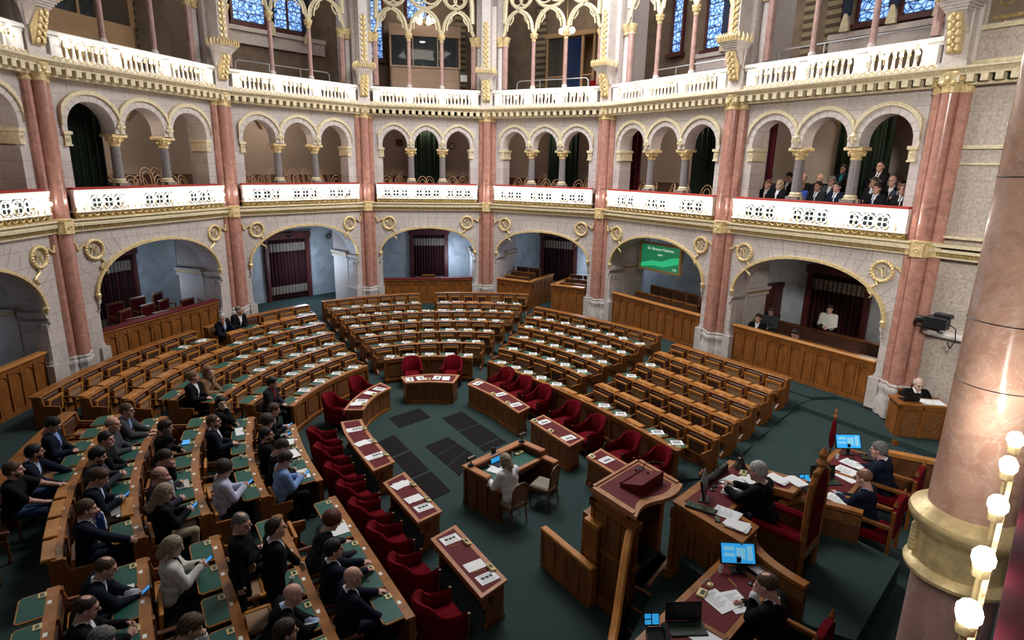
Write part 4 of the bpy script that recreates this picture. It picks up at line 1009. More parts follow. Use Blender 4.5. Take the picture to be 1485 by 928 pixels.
# ------------------------------------------------------------------ upper gallery
def stained(name, dark, light, s):
    m, nt, b = _mat(name); v = _coord(nt, (3.5, 3.5, 3.5)); t = _n(nt, 'ShaderNodeTexVoronoi', feature='DISTANCE_TO_EDGE'); nt.links.new(v, t.inputs[0]); t.inputs['Scale'].default_value = 1.6
    c = _ramp(nt, t.outputs[0], [(.03, (.005, .008, .02)), (.06, dark), (.3, light)]); nt.links.new(c, b.inputs['Emission Color']); nt.links.new(c, b.inputs['Base Color']); b.inputs['Emission Strength'].default_value = s; return m
M['stained'] = stained('stained glass', (.10, .28, .75), (.45, .70, 1.0), 1.0)
nwin = [0]
def window(i, x0, x1, z0, z1, y=4.55):
    nwin[0] += 1; mb = MB(); m = BAY[i][0].copy()
    mb.box(x0 - .1, x0, y - .12, y + .02, z0 - .1, z1); mb.box(x1, x1 + .1, y - .12, y + .02, z0 - .1, z1); mb.box(x0 - .2, x1 + .2, y - .25, y + .02, z0 - .25, z0 - .1)
    n = max(1, int((x1 - x0) / .7))
    for k in range(1, n): mb.box(x0 + (x1 - x0) * k / n - .04, x0 + (x1 - x0) * k / n + .04, y - .1, y + .02, z0 - .1, z1)
    k = z0 + .3
    while k < z1: mb.box(x0, x1, y - .07, y + .01, k, k + .025); k += .45
    w = struct(mb.build(f'window_{nwin[0]}', M['door_wood'], mat=m))
    mb = MB(); mb.box(x0, x1, y - .03, y - .005, z0, z1); mb.build('glass', M['stained'], w)
window(2, 2.7, 4.1, 13.2, 16.4); window(2, 4.5, 5.9, 13.2, 16.4); window(3, .15, .75, 12.4, 16.2); window(3, 2.0, 2.9, 14.3, 16.3); window(5, 1.0, 1.9, 12.3, 16.4); window(5, -.9, -.4, 12.4, 16.4); window(6, 1.2, 2.2, 12.25, 16.4); window(6, 2.6, 3.5, 12.25, 16.4)
def tassel(i, x, z, label):
    t = thing('curtain_tie', label, 'curtain', mat=BAY[i][0] @ Matrix.Translation((x, 4.2, z)))
    mb = MB(); mb.box(-.14, .14, 0, .1, .5, 3.2); mb.build('drape', flat('blue drape', (.02, .03, .06), .8) if 'blue drape' not in bpy.data.materials else bpy.data.materials['blue drape'], t)
    mb = MB(); mb.prism_y([(-.16, 0), (.16, 0), (.13, .25), (.05, .55), (-.05, .55), (-.13, .25)], -.03, .09); mb.build('cream_tail', M['gold_pale'], t)
tassel(2, 4.3, 12.75, 'dark drape with cream tail between the upper windows of the third bay'); tassel(2, 6.0, 12.6, 'dark drape with cream tail right of the upper windows of the third bay')
tassel(6, 2.4, 11.95, 'dark drape with cream tail between the upper windows of the seventh bay'); tassel(6, 3.75, 11.95, 'dark drape with cream tail right of the upper windows of the seventh bay'); tassel(6, .9, 11.95, 'dark drape with cream tail left of the upper windows of the seventh bay'); tassel(5, 2.1, 12.0, 'dark drape with cream tail beside the upper window of the sixth bay')
def ledge(i, x0, x1, z):
    mb = MB(); mb.box(x0, x1, 4.3, 4.62, z, z + .18); mb.box(x0, x1, 4.42, 4.62, z - .5, z); struct(mb.build('trim_window_ledge', M['stone_plain'], mat=BAY[i][0].copy()))
ledge(2, 2.2, 7.0, 12.75); ledge(6, .3, 5.6, 11.75); ledge(5, .6, 2.6, 11.9)
for i in (3, 4, 5, 6):                                              # painted pilaster strips on the plaster
    mb = MB()
    for x in ((4.6,) if i == 3 else (.4, 4.4) if i == 4 else (2.6, 4.0, 5.6) if i == 5 else (.3, 4.6)):
        mb.box(x - .26, x + .26, 4.5, 4.62, 9.76, 16.4)
    struct(mb.build('trim_painted_strip', M['plaster_band'], mat=BAY[i][0].copy()))
def railing(i, x0, x1, label):
    mb = MB(); y, z = .95, 9.76
    mb.tube([(x0, y, z), (x0, y, z + 1.15), (x0 + .1, y, z + 1.25), (x1 - .1, y, z + 1.25), (x1, y, z + 1.15), (x1, y, z)], .022, 6)
    for k in (1, 2): x = x0 + (x1 - x0) * k / 3; mb.tube([(x, y, z), (x, y, z + 1.25)], .018, 5)
    tag(mb.build('tubular_railing', M['silver'], mat=BAY[i][0].copy()), label, 'railing')
railing(2, 1.0, 5.0, 'thin tubular railing behind the upper balustrade of the third bay'); railing(4, 1.0, 4.4, 'thin tubular railing behind the upper balustrade of the fifth bay')
railing(5, 1.6, 5.0, 'thin tubular railing behind the upper balustrade of the sixth bay'); railing(6, .8, 5.2, 'thin tubular railing behind the upper balustrade of the seventh bay')
# glazed booth straight ahead
t = thing('interpreter_booth', 'beige wood booth with glass front above the straight-ahead bay', 'booth', mat=BAY[3][0] @ Matrix.Translation((1.12, 2.6, 9.76)))
mb = MB(); mb.box(0, 3.3, 0, .08, .75, 2.0); mb.box(0, .08, 0, 1.9, .2, 3.9); mb.box(3.22, 3.3, 0, 1.9, .2, 3.9); mb.box(0, 3.3, -.06, .12, 3.35, 3.8); mb.box(0, 3.3, 0, 1.9, 3.8, 3.86); mb.box(0, 3.3, -.05, .2, 1.98, 2.06); mb.box(0, 3.3, .0, 1.9, .55, .75)
for x in (1.05, 2.2): mb.box(x, x + .05, 0, .07, 2.05, 3.35)
mb.build('panelling', M['booth_wood'], t)
mb = MB(); mb.box(.08, 3.22, .03, .045, 2.06, 3.35); mb.build('glass_pane', glassy('booth glass', (.10, .12, .12), .22, .04), t)
mb = MB(); mb.box(.05, 3.25, 1.86, 1.9, .75, 3.8); mb.build('back_door', flat('dark green booth wall', (.012, .022, .02), .6), t)
mb = MB(); mb.lathe([(.0, -.06), (.14, -.04), (.14, 0)], 10, (1.55, .9, 3.3)); mb.build('ceiling_lamp', emit('booth lamp', (1, .98, .9), 1.2), t)
mb = MB(); mb.box(3.3, 3.62, -.02, .1, 1.45, 1.75); tag(mb.build('paper_notice', M['paper'], mat=BAY[3][0] @ Matrix.Translation((1.12, 2.6, 9.76))), 'white notice fixed beside the beige booth', 'sign')
lamp('booth_light', 'POINT', bp(3, 2.7, 3.6, 13.0), 2.5, (1, .95, .85), .1)
# long booth of the second bay and the glazed cabinet of the fifth
t = thing('commentary_booth', 'long orange wood booth with dark glass in the second upper bay', 'booth', mat=BAY[1][0] @ Matrix.Translation((-.4, 2.5, 9.76)))
mb = MB(); mb.box(0, 5.9, 0, .1, .2, 1.95); mb.box(5.8, 5.9, 0, 1.9, .2, 4.6)
for x in (0, 1.9, 3.8, 5.7): mb.box(x, x + .08, -.01, .08, 1.95, 4.6)
mb.build('panelling', M['booth_orange'], t); mb = MB(); mb.box(0, 5.8, .03, .05, 1.95, 4.6); mb.build('glass_pane', M['glass_dark'], t)
mb = MB(); mb.box(.2, 5.6, 1.5, 1.6, .2, 4.6)
for k in range(4): mb.tube([(.8 + 1.3 * k, .9, 1.9), (.9 + 1.3 * k, .8, 2.5), (1.1 + 1.3 * k, .7, 2.7)], .02, 5)
mb.build('dark_interior', M['black'], t)
mb = MB(); mb.box(6.2, 6.9, 3.9, 4.6, 9.8, 16)
for k in range(7): mb.box(6.18, 6.92, 3.86, 3.9, 10.4 + .7 * k, 10.43 + .7 * k)
struct(mb.build('trim_painted_pier', M['plaster_band'], mat=BAY[1][0].copy()))
t = thing('glazed_cabinet', 'tall brown wood cabinet with glass doors in the fifth upper bay', 'cabinet', mat=BAY[4][0] @ Matrix.Translation((1.5, 2.9, 9.76)) @ Matrix.Rotation(R(-8), 4, 'Z'))
mb = MB(); 
for x in (0, .95, 1.9, 2.5): mb.box(x - .06, x + .06, 0, .1, 0, 3.3)
mb.box(-.1, 2.6, -.06, 1.2, 3.3, 3.5); mb.box(-.06, 2.56, 0, .1, 0, .5); mb.box(-.06, 0, 0, 1.2, 0, 3.3); mb.box(2.5, 2.56, 0, 1.2, 0, 3.3); mb.box(-.06, 2.56, 1.1, 1.2, 0, 3.3); mb.box(0, 2.5, .02, .08, 1.6, 1.66)
mb.build('body', M['booth_orange'], t); mb = MB(); mb.box(0, 1.9, .04, .06, .5, 3.3); mb.build('glass_door', M['glass_dark'], t); mb = MB(); mb.box(1.0, 1.9, .02, .04, 1.0, 3.2); mb.build('blue_pane', flat('blue tinted glass', (.006, .016, .06), .1), t)
mb = MB(); mb.box(4.3, 4.9, 1.4, 2.0, 9.76, 10.95); tag(mb.build('red_drape', M['velvet'], mat=BAY[4][0].copy()), 'bright red cloth hanging at the right end of the fifth upper bay', 'cloth')
# chandeliers with globe bulbs glimpsed behind the columns
globe = MB(); globe.ball((0, 0, 0), .13, 10, 8); globe = globe.mesh('globe', emit('globe lamp', (1, .97, .9), 6.0))
def chandelier(i, x, y, z, n, label, r=.28):
    t = thing('chandelier', label, 'chandelier', mat=BAY[i][0] @ Matrix.Translation((x, y, z)))
    mb = MB(); mb.tube([(0, 0, 3.0), (0, 0, .1)], .02, 6); mb.lathe([(.02, -.1), (.08, 0), (.05, .15), (.03, .3)], 8); mb.ring((0, 0, .05), r, .018, 14, 5, 'z')
    for k in range(n): a = 2 * math.pi * k / n; mb.tube([(0, 0, .1), (r * .6 * math.cos(a), r * .6 * math.sin(a), -.02), (r * math.cos(a), r * math.sin(a), .06)], .014, 5)
    mb.build('frame', M['gold_dark'], t)
    for k in range(n): a = 2 * math.pi * k / n; inst('globe', globe, t, (r * math.cos(a), r * math.sin(a), .16))
chandelier(4, 3.35, .9, 12.75, 4, 'chandelier of white globes between the columns of the fifth upper bay', .24); chandelier(3, 2.7, 1.4, 13.4, 6, 'bright chandelier hanging over the beige booth', .42); chandelier(2, 3.35, 1.0, 13.55, 4, 'chandelier of white globes in the third upper bay', .26); chandelier(5, 4.1, .9, 13.2, 3, 'small chandelier of globes at the sixth upper bay', .2)
for i, x in ((2, 2.0), (4, 2.2), (3, 2.7)):                        # small dark lanterns under the ground arches, one spotlight on the gallery ceiling
    pass
def lantern(i, x, y, z, label):
    t = thing('ceiling_lantern', label, 'lamp', mat=BAY[i][0] @ Matrix.Translation((x, y, z)))
    mb = MB(); mb.tube([(0, 0, .8), (0, 0, .2)], .012, 5); mb.ring((0, 0, .12), .2, .02, 12, 5, 'z'); mb.ring((0, 0, -.05), .14, .02, 12, 5, 'z')
    for k in range(6): a = k * math.pi / 3; mb.tube([(.2 * math.cos(a), .2 * math.sin(a), .12), (.14 * math.cos(a), .14 * math.sin(a), -.05), (0, 0, -.12)], .012, 4)
    mb.build('iron_frame', M['bronze'], t)
lantern(2, 3.35, 2.2, 4.15, 'dark iron lantern hanging in the third ground arch'); lantern(4, 2.6, 2.4, 4.15, 'dark iron lantern hanging in the fifth ground arch')
t = thing('gallery_spotlight', 'small white lamp glowing over the middle gallery curtain', 'lamp', mat=BAY[3][0] @ Matrix.Translation((2.7, 1.2, 8.95)))
mb = MB(); mb.lathe([(.04, .3), (.06, .1), (.10, .08), (.10, .04)], 8); mb.build('fitting', M['gold'], t); inst('globe', globe, t, (0, 0, 0), 0, (.6,) * 3)
t = thing('round_speaker', 'small dark round loudspeaker on the marble of the third ground arch', 'loudspeaker', mat=BAY[2][0] @ Matrix.Translation((6.25, 3.78, 3.75)))
mb = MB(); mb.ring((0, 0, 0), .12, .025, 14, 5); mb.build('rim', M['black'], t); mb = MB(); mb.ball((0, .02, 0), .09, 8, 6, None, (1, .4, 1)); mb.build('cone', M['grey_plastic'], t)
# ------------------------------------------------------------------ ministers' desks
ZD = .72
def resamp(pts, n):
    P = [Vector(p) for p in pts]; L = [0]
    for a, b in zip(P, P[1:]): L.append(L[-1] + (b - a).length)
    out = []
    for k in range(n + 1):
        d = L[-1] * k / n; j = 0
        while j < len(P) - 2 and d > L[j + 1]: j += 1
        f = (d - L[j]) / (L[j + 1] - L[j]); out.append(P[j].lerp(P[j + 1], f))
    for _ in range(2): out = [out[0]] + [(out[i - 1] + out[i] * 2 + out[i + 1]) / 4 for i in range(1, n)] + [out[-1]]
    return out
def desk(outer, inner, label, items):
    s = 1.0092; n = 10; O = resamp([(x * s, y * s) for x, y in outer], n); I = resamp([(x * s, y * s) for x, y in inner], n)
    c = sum(O + I, Vector((0, 0))) / (2 * n + 2); O = [p - c for p in O]; I = [p - c for p in I]
    t = thing('ministers_desk', label, 'desk', (c.x, c.y, 0))
    def loft(mb, A, B, z0, z1, mi):
        k = len(A); mb.grid([[(p.x, p.y, z1) for p in A], [(p.x, p.y, z1) for p in B]], mi, True); mb.grid([[(p.x, p.y, z0) for p in A], [(p.x, p.y, z0) for p in B]], mi)
        for L, fl in ((A, True), (B, False)): mb.grid([[(p.x, p.y, z0) for p in L], [(p.x, p.y, z1) for p in L]], mi, not fl)
        for j in (0, -1): a, b = A[j], B[j]; mb.add([(a.x, a.y, z0), (b.x, b.y, z0), (b.x, b.y, z1), (a.x, a.y, z1)], [(0, 1, 2, 3)], mi)
    def at(u, v): x = u * n; i = min(n - 1, int(x)); f = x - i; return I[i].lerp(I[i + 1], f).lerp(O[i].lerp(O[i + 1], f), v)
    def line(v, u0=0.0, u1=1.0): return [at(u0 + (u1 - u0) * k / n, v) for k in range(n + 1)]
    L = (I[-1] - I[0]).length; eu = .07 / L
    mb = MB(); loft(mb, line(0), line(1), ZD - .045, ZD, 0); loft(mb, line(.06, eu * .6, 1 - eu * .6), line(.94, eu * .6, 1 - eu * .6), ZD - .17, ZD - .045, 1); mb.build('desk_top', [M['oak_rose'], M['oak']], t)
    mb = MB(); loft(mb, line(.15, eu, 1 - eu), line(.87, eu, 1 - eu), ZD, ZD + .004, 0); mb.build('leather_inlay', M['maroon'], t)
    mb = MB(); loft(mb, line(.10, eu * .8, 1 - eu * .8), line(.18, eu * .8, 1 - eu * .8), .0, ZD - .17, 0); loft(mb, line(.04, eu * .3, 1 - eu * .3), line(.2, eu * .3, 1 - eu * .3), 0, .09, 1)
    m = max(2, round(L / .42))
    for k in range(m):
        u0, u1 = eu * 1.2 + (1 - 2.4 * eu) * (k + .12) / m, eu * 1.2 + (1 - 2.4 * eu) * (k + .88) / m
        loft(mb, line(.088, u0, u1), line(.12, u0, u1), .15, ZD - .23, 2)
        if k: um = eu * 1.2 + (1 - 2.4 * eu) * k / m; loft(mb, line(.07, um - .02 / L, um + .02 / L), line(.12, um - .02 / L, um + .02 / L), .09, ZD - .17, 1)
    mb.build('front_panel', [M['oak'], M['oak_light'], M['carved']], t)
    for u in (eu * .8, 1 - eu * .8):
        mb = MB(); a = u - .03 / L; b = u + .03 / L
        A, B = [at(a, .1), at(b, .1)], [at(a, .72), at(b, .72)]; 
        mb.prism([tuple(A[0]), tuple(A[1]), tuple(B[1]), tuple(B[0])], .0, ZD - .17); C = [at(a, .5), at(b, .5), at(b, .86), at(a, .86)]; mb.prism([tuple(p) for p in C], ZD - .30, ZD - .17); mb.prism([tuple(p) for p in (at(a, .04), at(b, .04), at(b, .8), at(a, .8))], 0, .09)
        mb.build('side_panel', M['oak'], t)
    # papers, consoles, pencils
    for kind, u, v, da in items:
        p = at(u, v) + c; q = at(min(1, u + .02), v) - at(max(0, u - .02), v); ang = math.atan2(q.y, q.x)
        if kind == 'p' or kind == 'b':
            o = inst('printed_sheet' if kind == 'p' else 'paper_sheet', sheet_me if kind == 'p' else plain_sheet, None, (p.x, p.y, ZD + .006 + .004 * (da > .1)), ang + R(90) + da); o.scale = (1.25, 1.2, 1)
            DP.append((o, label, kind, u, v))
        elif kind == 'c':
            o = inst('desk_console', dconsole, t, (p.x - c.x, p.y - c.y, ZD + .004), ang)
        elif kind == 'm':
            o = inst('pencil', pencil_me, None, (p.x, p.y, ZD + .006), ang + R(80) + da); tag(o, 'yellow pencil on the ' + ('nearest straight red topped desk, ' + ('far one' if u < .5 else 'near one') if 'nearest' in label else 'straight left desk by the grates'), 'pencil', 'pencils on the red topped desks')
    return t
DP = []
mb = MB(); mb.prism_x([(-.05, 0), (.05, 0), (.05, .02), (-.05, .055)], -.09, .09, 0); mb.add([(-.06, -.03, .052), (.03, -.03, .052), (.03, .03, .032), (-.06, .03, .032)], [(0, 1, 2, 3)], 1)
dconsole = mb.mesh('desk_console', [M['brass'], M['lcd']])
mb = MB(); mb.tube([(-.10, 0, .006), (.085, 0, .006), (.10, 0, .006)], [.006, .006, .001], 5); pencil_me = mb.mesh('pencil', M['pencil'])
desk([(-3.49, 18.02), (-2.61, 18.39), (-1.64, 18.31)][::-1], [(-3.25, 17.47), (-2.53, 17.61), (-1.77, 17.55)][::-1], 'small curved red topped desk with four white sheets facing the open floor',
     [('p', .88, .45, 0), ('p', .68, .5, .1), ('p', .37, .5, -.05), ('b', .20, .48, .1), ('c', .54, .25, 0)])
desk([(-4.55, 15.27), (-4.53, 16.01), (-4.37, 16.75), (-4.02, 17.49)][::-1], [(-4.01, 15.3), (-3.99, 16.0), (-3.85, 16.55), (-3.59, 17.05)][::-1], 'curved red topped desk with open sheets left of the small middle desk',
     [('p', .18, .4, .1), ('b', .38, .5, 0), ('p', .68, .45, .1), ('b', .80, .55, .2), ('c', .42, .15, 0), ('c', .82, .15, 0)])
desk([(-4.41, 14.5), (-4.12, 13.78), (-3.5, 12.76), (-2.97, 11.94)], [(-3.91, 14.7), (-3.55, 13.92), (-3.05, 13.11), (-2.58, 12.39)], 'long bent red topped desk with three fans of sheets and yellow consoles',
     [('b', .22, .58, 0), ('p', .22, .42, .1), ('b', .52, .6, .3), ('p', .52, .42, 0), ('b', .80, .62, .1), ('p', .80, .42, .15), ('c', .24, .1, 0), ('c', .55, .1, 0), ('c', .84, .1, 0)])
desk([(-2.66, 11.45), (-1.69, 10.01)], [(-2.29, 11.94), (-1.28, 10.42)], 'straight red topped desk left of the grated floor and the stenographer', [('b', .22, .55, .3), ('p', .22, .45, 0), ('b', .58, .5, .1), ('p', .80, .45, .05), ('c', .33, .12, 0), ('c', .72, .12, 0), ('m', .66, .5, 0)])
desk([(-1.39, 9.52), (-.39, 8.01)], [(-.98, 9.97), (.01, 8.45)], 'nearest straight red topped desk with three white sheets', [('p', .16, .5, .05), ('b', .64, .48, 0), ('p', .85, .45, .05), ('c', .32, .16, 0), ('c', .78, .14, 0), ('m', .27, .55, 0), ('m', .73, .5, 0)])
desk([(-1.07, 18.03), (-.33, 17.24), (.57, 15.76)][::-1], [(-1.34, 17.47), (-.59, 16.62), (.23, 15.31)][::-1], 'curved red topped desk to the right of the small middle desk', [('p', .90, .5, .3), ('p', .48, .5, .1), ('p', .16, .45, 0), ('c', .55, .15, 0), ('c', .25, .15, 0)])
desk([(.91, 15.24), (1.87, 13.79)][::-1], [(.51, 14.81), (1.45, 13.33)][::-1], 'straight red topped desk between the stenographer and two red chairs', [('p', .80, .5, .1), ('p', .18, .45, 0), ('c', .5, .15, 0), ('c', .92, .15, 0)])
desk([(2.2, 13.27), (3.15, 11.83)][::-1], [(1.79, 12.82), (2.75, 11.37)][::-1], 'straight red topped desk partly hidden by the speakers pulpit', [('p', .74, .5, .1), ('c', .93, .15, 0)])
SHORT = {}
for o, lab, kind, u, v in DP: SHORT.setdefault(lab, ['small curved desk straight ahead', 'curved desk left of the small one', 'long bent desk on the left', 'straight left desk by the grates', 'nearest straight desk', 'curved desk right of the small one', 'straight desk behind the stenographer', 'desk half hidden by the pulpit'][len(SHORT)])
cnt = {}
for o, lab, kind, u, v in DP:
    key = lab; cnt[key] = cnt.get(key, 0) + 1
    short = SHORT[lab]
    tag(o, f'{"printed" if kind == "p" else "blank"} white sheet, {ORD[cnt[key]]} one on the {short}', 'paper', 'sheets on the red topped desks')
# ------------------------------------------------------------------ red velvet armchairs
def tub():
    mb = MB(); n = 18; A = R(118); rows = {k: [] for k in range(6)}
    for k in range(n + 1):
        a = -A + 2 * A * k / n; w = abs(a) / A; h = .94 - .28 * (1 / (1 + math.exp(-(w - .52) * 14))) ; ro, ri = .37 - .02 * w, .28
        st = .10 * max(0, 1 - w * 1.6)
        d = Vector((math.sin(a), -math.cos(a)))
        ext = Vector((0, .16 * max(0, (w - .6) / .4)))
        for j, (r, z) in enumerate(((ro, .20), (ro + st * .3, h * .6), (ro + st, h - .05), (ro - .04 + st, h), (ri + st * .8, h - .03), (ri, .42))):
            p = d * r + ext; rows[j].append((p.x, p.y, z))
    mb.grid([rows[j] for j in range(6)])
    for e in (0, -1): mb.add([rows[j][e] for j in range(6)], [tuple(range(6)) if e == 0 else tuple(range(5, -1, -1))])
    return mb.mesh('back_and_arms', M['velvet'], 60)
tub_me = tub()
mb = MB(); mb.bbox(-.27, .27, -.27, .34, .22, .46, .05); tub_seat = mb.mesh('seat', M['velvet'])
mb = MB()
for s in (-1, 1): mb.tube([(s * .24, .28, .22), (s * .25, .30, .0)], [.028, .018], 6); mb.tube([(s * .22, -.24, .22), (s * .25, -.30, .0)], [.028, .018], 6); mb.tube([(s * .33, .30, .22), (s * .335, .315, .66)], [.02, .025], 6)
mb.box(-.28, .28, .30, .345, .17, .23); tub_legs = mb.mesh('legs', M['oak_dark'])
def redchair(x, y, ang, label):
    t = thing('red_armchair', label, 'chair', (x, y, 0), ang, 'red velvet armchairs behind the red topped desks'); t.scale = (1.02, 1.02, 1.0)
    inst('back_and_arms', tub_me, t); inst('seat', tub_seat, t); inst('legs', tub_legs, t)
def face(x, y, rows):
    best = None
    for r in rows:
        for k in range(41):
            p, tt, f = r.at(r.L * k / 40); d = (p - Vector((x, y))).length
            if best is None or d < best[0]: best = (d, f)
    f = best[1]; return math.atan2(-f.x, f.y)
LR = [RW['L0'][0], RW['L1'][0], RW['L2'][0]]
for k, (x, y) in enumerate([(-4.55, 17.35), (-4.93, 16.0), (-4.60, 13.86), (-4.17, 12.98), (-3.64, 12.07), (-3.16, 11.33), (-2.72, 10.62), (-2.16, 9.80), (-1.60, 8.92), (-1.02, 7.95)]):
    redchair(x, y, face(x, y, LR) + random.uniform(-.08, .08), f'red velvet armchair along the left front desks, {ORD[k + 1]} counting from the far end')
redchair(-3.36, 19.35, R(192), 'red velvet armchair, left one behind the small middle desk'); redchair(-2.02, 19.5, R(172), 'red velvet armchair, right one behind the small middle desk')
for k, (x, y) in enumerate([(-.30, 18.42), (.27, 17.65), (.83, 16.88), (1.57, 15.66), (2.12, 14.72), (2.83, 13.68), (3.40, 12.9)]):
    redchair(x, y, face(x, y, [RW['R1'][0]]) + random.uniform(-.06, .06), f'red velvet armchair along the right front desk, {ORD[k + 1]} counting from the far end')
# ------------------------------------------------------------------ floor grates
GR = [([(-3.59, 16.55), (-2.81, 17.33), (-2.38, 16.67), (-3.16, 15.89)], [1]), ([(-2.01, 16.63), (-1.48, 17.14), (-.04, 15.03), (-.62, 14.43)], [.42, .43, .15]), ([(-3.55, 14.96), (-3.21, 15.4), (-1.28, 12.41), (-1.67, 12.01)], [.31, .36, .33]), ([(-2.26, 14.75), (-1.7, 15.35), (-.82, 14.18), (-1.17, 13.16)], [.34, .33, .33])]
gname = ['short iron grate nearest the small middle desk', 'iron grate in the right strip of the green floor', 'iron grate in the left strip beside the bent desk', 'iron grate in the middle strip before the stenographer']
for gi, (q, parts) in enumerate(GR):
    a, b, c_, d_ = [Vector((*p, 0)) for p in q]; s = 0.0
    for j, w in enumerate(parts):
        e = s + w - (.03 if len(parts) > 1 else 0); P = [a.lerp(d_, s), b.lerp(c_, s), b.lerp(c_, e), a.lerp(d_, e)]; s += w
        cc = sum(P, Vector()) / 4; ang = math.atan2((P[3] - P[0]).y, (P[3] - P[0]).x); inv = Matrix.Rotation(-ang, 4, 'Z')
        loc = [inv @ (p - cc) for p in P]; mb = MB(); mb.prism([(p.x, p.y) for p in loc][::-1], 0, .012, 0)
        o = mb.build('floor_grate', M['iron'], loc=(cc.x, cc.y, .0), rz=ang); tag(o, gname[gi] + (f', {ORD[j + 1]} piece' if len(parts) > 1 else ''), 'grate', 'iron grates in the green carpet')
# ------------------------------------------------------------------ stenographer's desk
e = Vector((.687, .726)).normalized(); SF = Matrix(((e.x, e.y, 0, -1.013), (e.y, -e.x, 0, 12.01), (0, 0, 1, 0), (0, 0, 0, 1)))   # x along the far edge, y towards the chairs (mirrored frame)
SD = Matrix.Translation((.284, 13.38, 0)) @ Matrix.Rotation(math.atan2(-e.y, -e.x), 4, 'Z')                                        # x back along the far edge, y towards the chairs
t = thing('stenographer_desk', 'oak stenographer desk with green top and raised rim in the open floor', 'desk', mat=SD); LW = 1.89
mb = MB(); mb.box(.03, LW - .03, .03, .10, 0, .88, 0); mb.box(.03, .10, .03, .72, 0, .88, 0); mb.box(LW - .10, LW - .03, .03, .72, 0, .88, 0)
mb.box(.03, .10, .72, 1.12, 0, .74, 0); mb.box(LW - .10, LW - .03, .72, 1.12, 0, .74, 0); mb.box(0, LW, 0, .13, 0, .09, 0); mb.box(0, .13, 0, 1.15, 0, .09, 0); mb.box(LW - .13, LW, 0, 1.15, 0, .09, 0)
for k in range(5): x = .05 + (LW - .1) * k / 4; mb.box(x - .035, x + .035, .0, .05, .09, .82, 0)
for x in (0.0, LW - .05):
    for y in (.05, .40, .72, 1.08): mb.box(x, x + .05, y - .03, y + .03, .09, .72, 0)
mb.box(LW * .5 - .03, LW * .5 + .03, .10, .6, 0, .70, 0); mb.box(.1, LW - .1, .72, .76, .60, .72, 0)
mb.build('body', M['oak_dark'], t)
mb = MB(); mb.bbox(-.02, LW + .02, -.02, .17, .88, .93, .01); mb.bbox(-.02, .15, .17, .76, .88, .93, .01); mb.bbox(LW - .15, LW + .02, .17, .76, .88, .93, .01); mb.bbox(-.02, .15, .76, 1.16, .74, .79, .01); mb.bbox(LW - .15, LW + .02, .76, 1.16, .74, .79, .01); mb.box(.1, LW - .1, .68, .78, .70, .74)
mb.build('rim', M['oak_rose'], t)
mb = MB(); mb.box(.1, LW - .1, .1, .70, .70, .735); mb.build('green_top', M['green'], t)
def cane_chair(x, y, ang, label):
    t = thing('cane_back_chair', label, 'chair', (x, y, 0), ang)
    mb = MB(); mb.bbox(-.24, .24, -.22, .24, .46, .52, .03); mb.build('seat', M['beige_seat'], t)
    mb = MB()
    for s in (-1, 1): mb.tube([(s * .21, .21, .46), (s * .20, .22, 0)], [.022, .014], 6); mb.tube([(s * .20, -.22, .48), (s * .21, -.27, 0)], [.022, .014], 6)
    mb.box(-.25, .25, -.24, .25, .41, .46); mb.ring((0, 0, .2), .2, .012, 12, 4, 'z'); mb.build('legs', M['oak_dark'], t)
    mb = MB(); pts = [(-.20, -.23, .46), (-.21, -.27, .85)] + [(-.21 * math.cos(a), -.28, .85 + .14 * math.sin(a)) for a in [k * math.pi / 8 for k in range(1, 8)]] + [(.21, -.27, .85), (.20, -.23, .46)]
    mb.tube(pts, .022, 6); mb.build('back_frame', M['oak_dark'], t)
    mb = MB(); mb.prism_y([(-.19, .55), (.19, .55), (.2, .86), (.12, .96), (-.12, .96), (-.2, .86)], -.275, -.255); mb.build('cane_back', flat('brown cane', (.16, .085, .045), .6, noise=.3, ns=60) if 'brown cane' not in bpy.data.materials else bpy.data.materials['brown cane'], t)
    return t
cane_chair(.06, 11.35, R(44), 'cane back chair on which the stenographer in white sits'); cane_chair(.78, 12.06, R(60), 'empty cane back chair with beige seat beside the stenographer')
# ------------------------------------------------------------------ speaker's pulpit
L_, T_, R__, B_ = Vector((1.38, 9.20)), Vector((2.42, 10.27)), Vector((3.0, 9.37)), Vector((2.0, 8.32)); pc = (L_ + T_ + R__ + B_) / 4
t = thing('speakers_pulpit', 'tall oak speakers pulpit with sloping maroon desk top', 'pulpit', (pc.x, pc.y, 0)); lp = [p - pc for p in (L_, T_, R__, B_)]
def q4(s, zl): return [(p.x * s, p.y * s) for p in lp]
def bil(u, v): return lp[0].lerp(lp[1], u).lerp(lp[3].lerp(lp[2], u), v)
wave = [bil(k / 12, 1 - .10 * math.sin(k / 12 * 2 * math.pi) * (1 if k < 6 else .7)) for k in range(13)]
mb = MB(); poly = [tuple(lp[0])] + [tuple(p) for p in wave] + [tuple(lp[1])]; area = sum(a[0] * b[1] - a[1] * b[0] for a, b in zip(poly, poly[1:] + poly[:1]))
mb.prism(poly if area > 0 else poly[::-1], 1.98, 2.05); mb.build('desk_top', M['oak_rose'], t)
mb = MB(); P = [bil(.03, .03), bil(.97, .03), bil(.97, .78), bil(.03, .78)]; ar = sum(P[i].cross(P[(i + 1) % 4]) for i in range(4)); mb.prism([tuple(p) for p in (P if ar > 0 else P[::-1])], 1.86, 1.98); mb.build('top_moulding', M['oak_light'], t)
mb = MB(); poly = [tuple(bil(.10, .10))] + [tuple(bil(.1 + .8 * k / 12, .86 - .10 * math.sin(k / 12 * 2 * math.pi) * (1 if k < 6 else .7))) for k in range(13)] + [tuple(bil(.90, .10))]
mb.prism(poly if area > 0 else poly[::-1], 2.05, 2.056); mb.build('leather_inlay', M['maroon'], t)
mb = MB()                                                            # raised rim on three sides
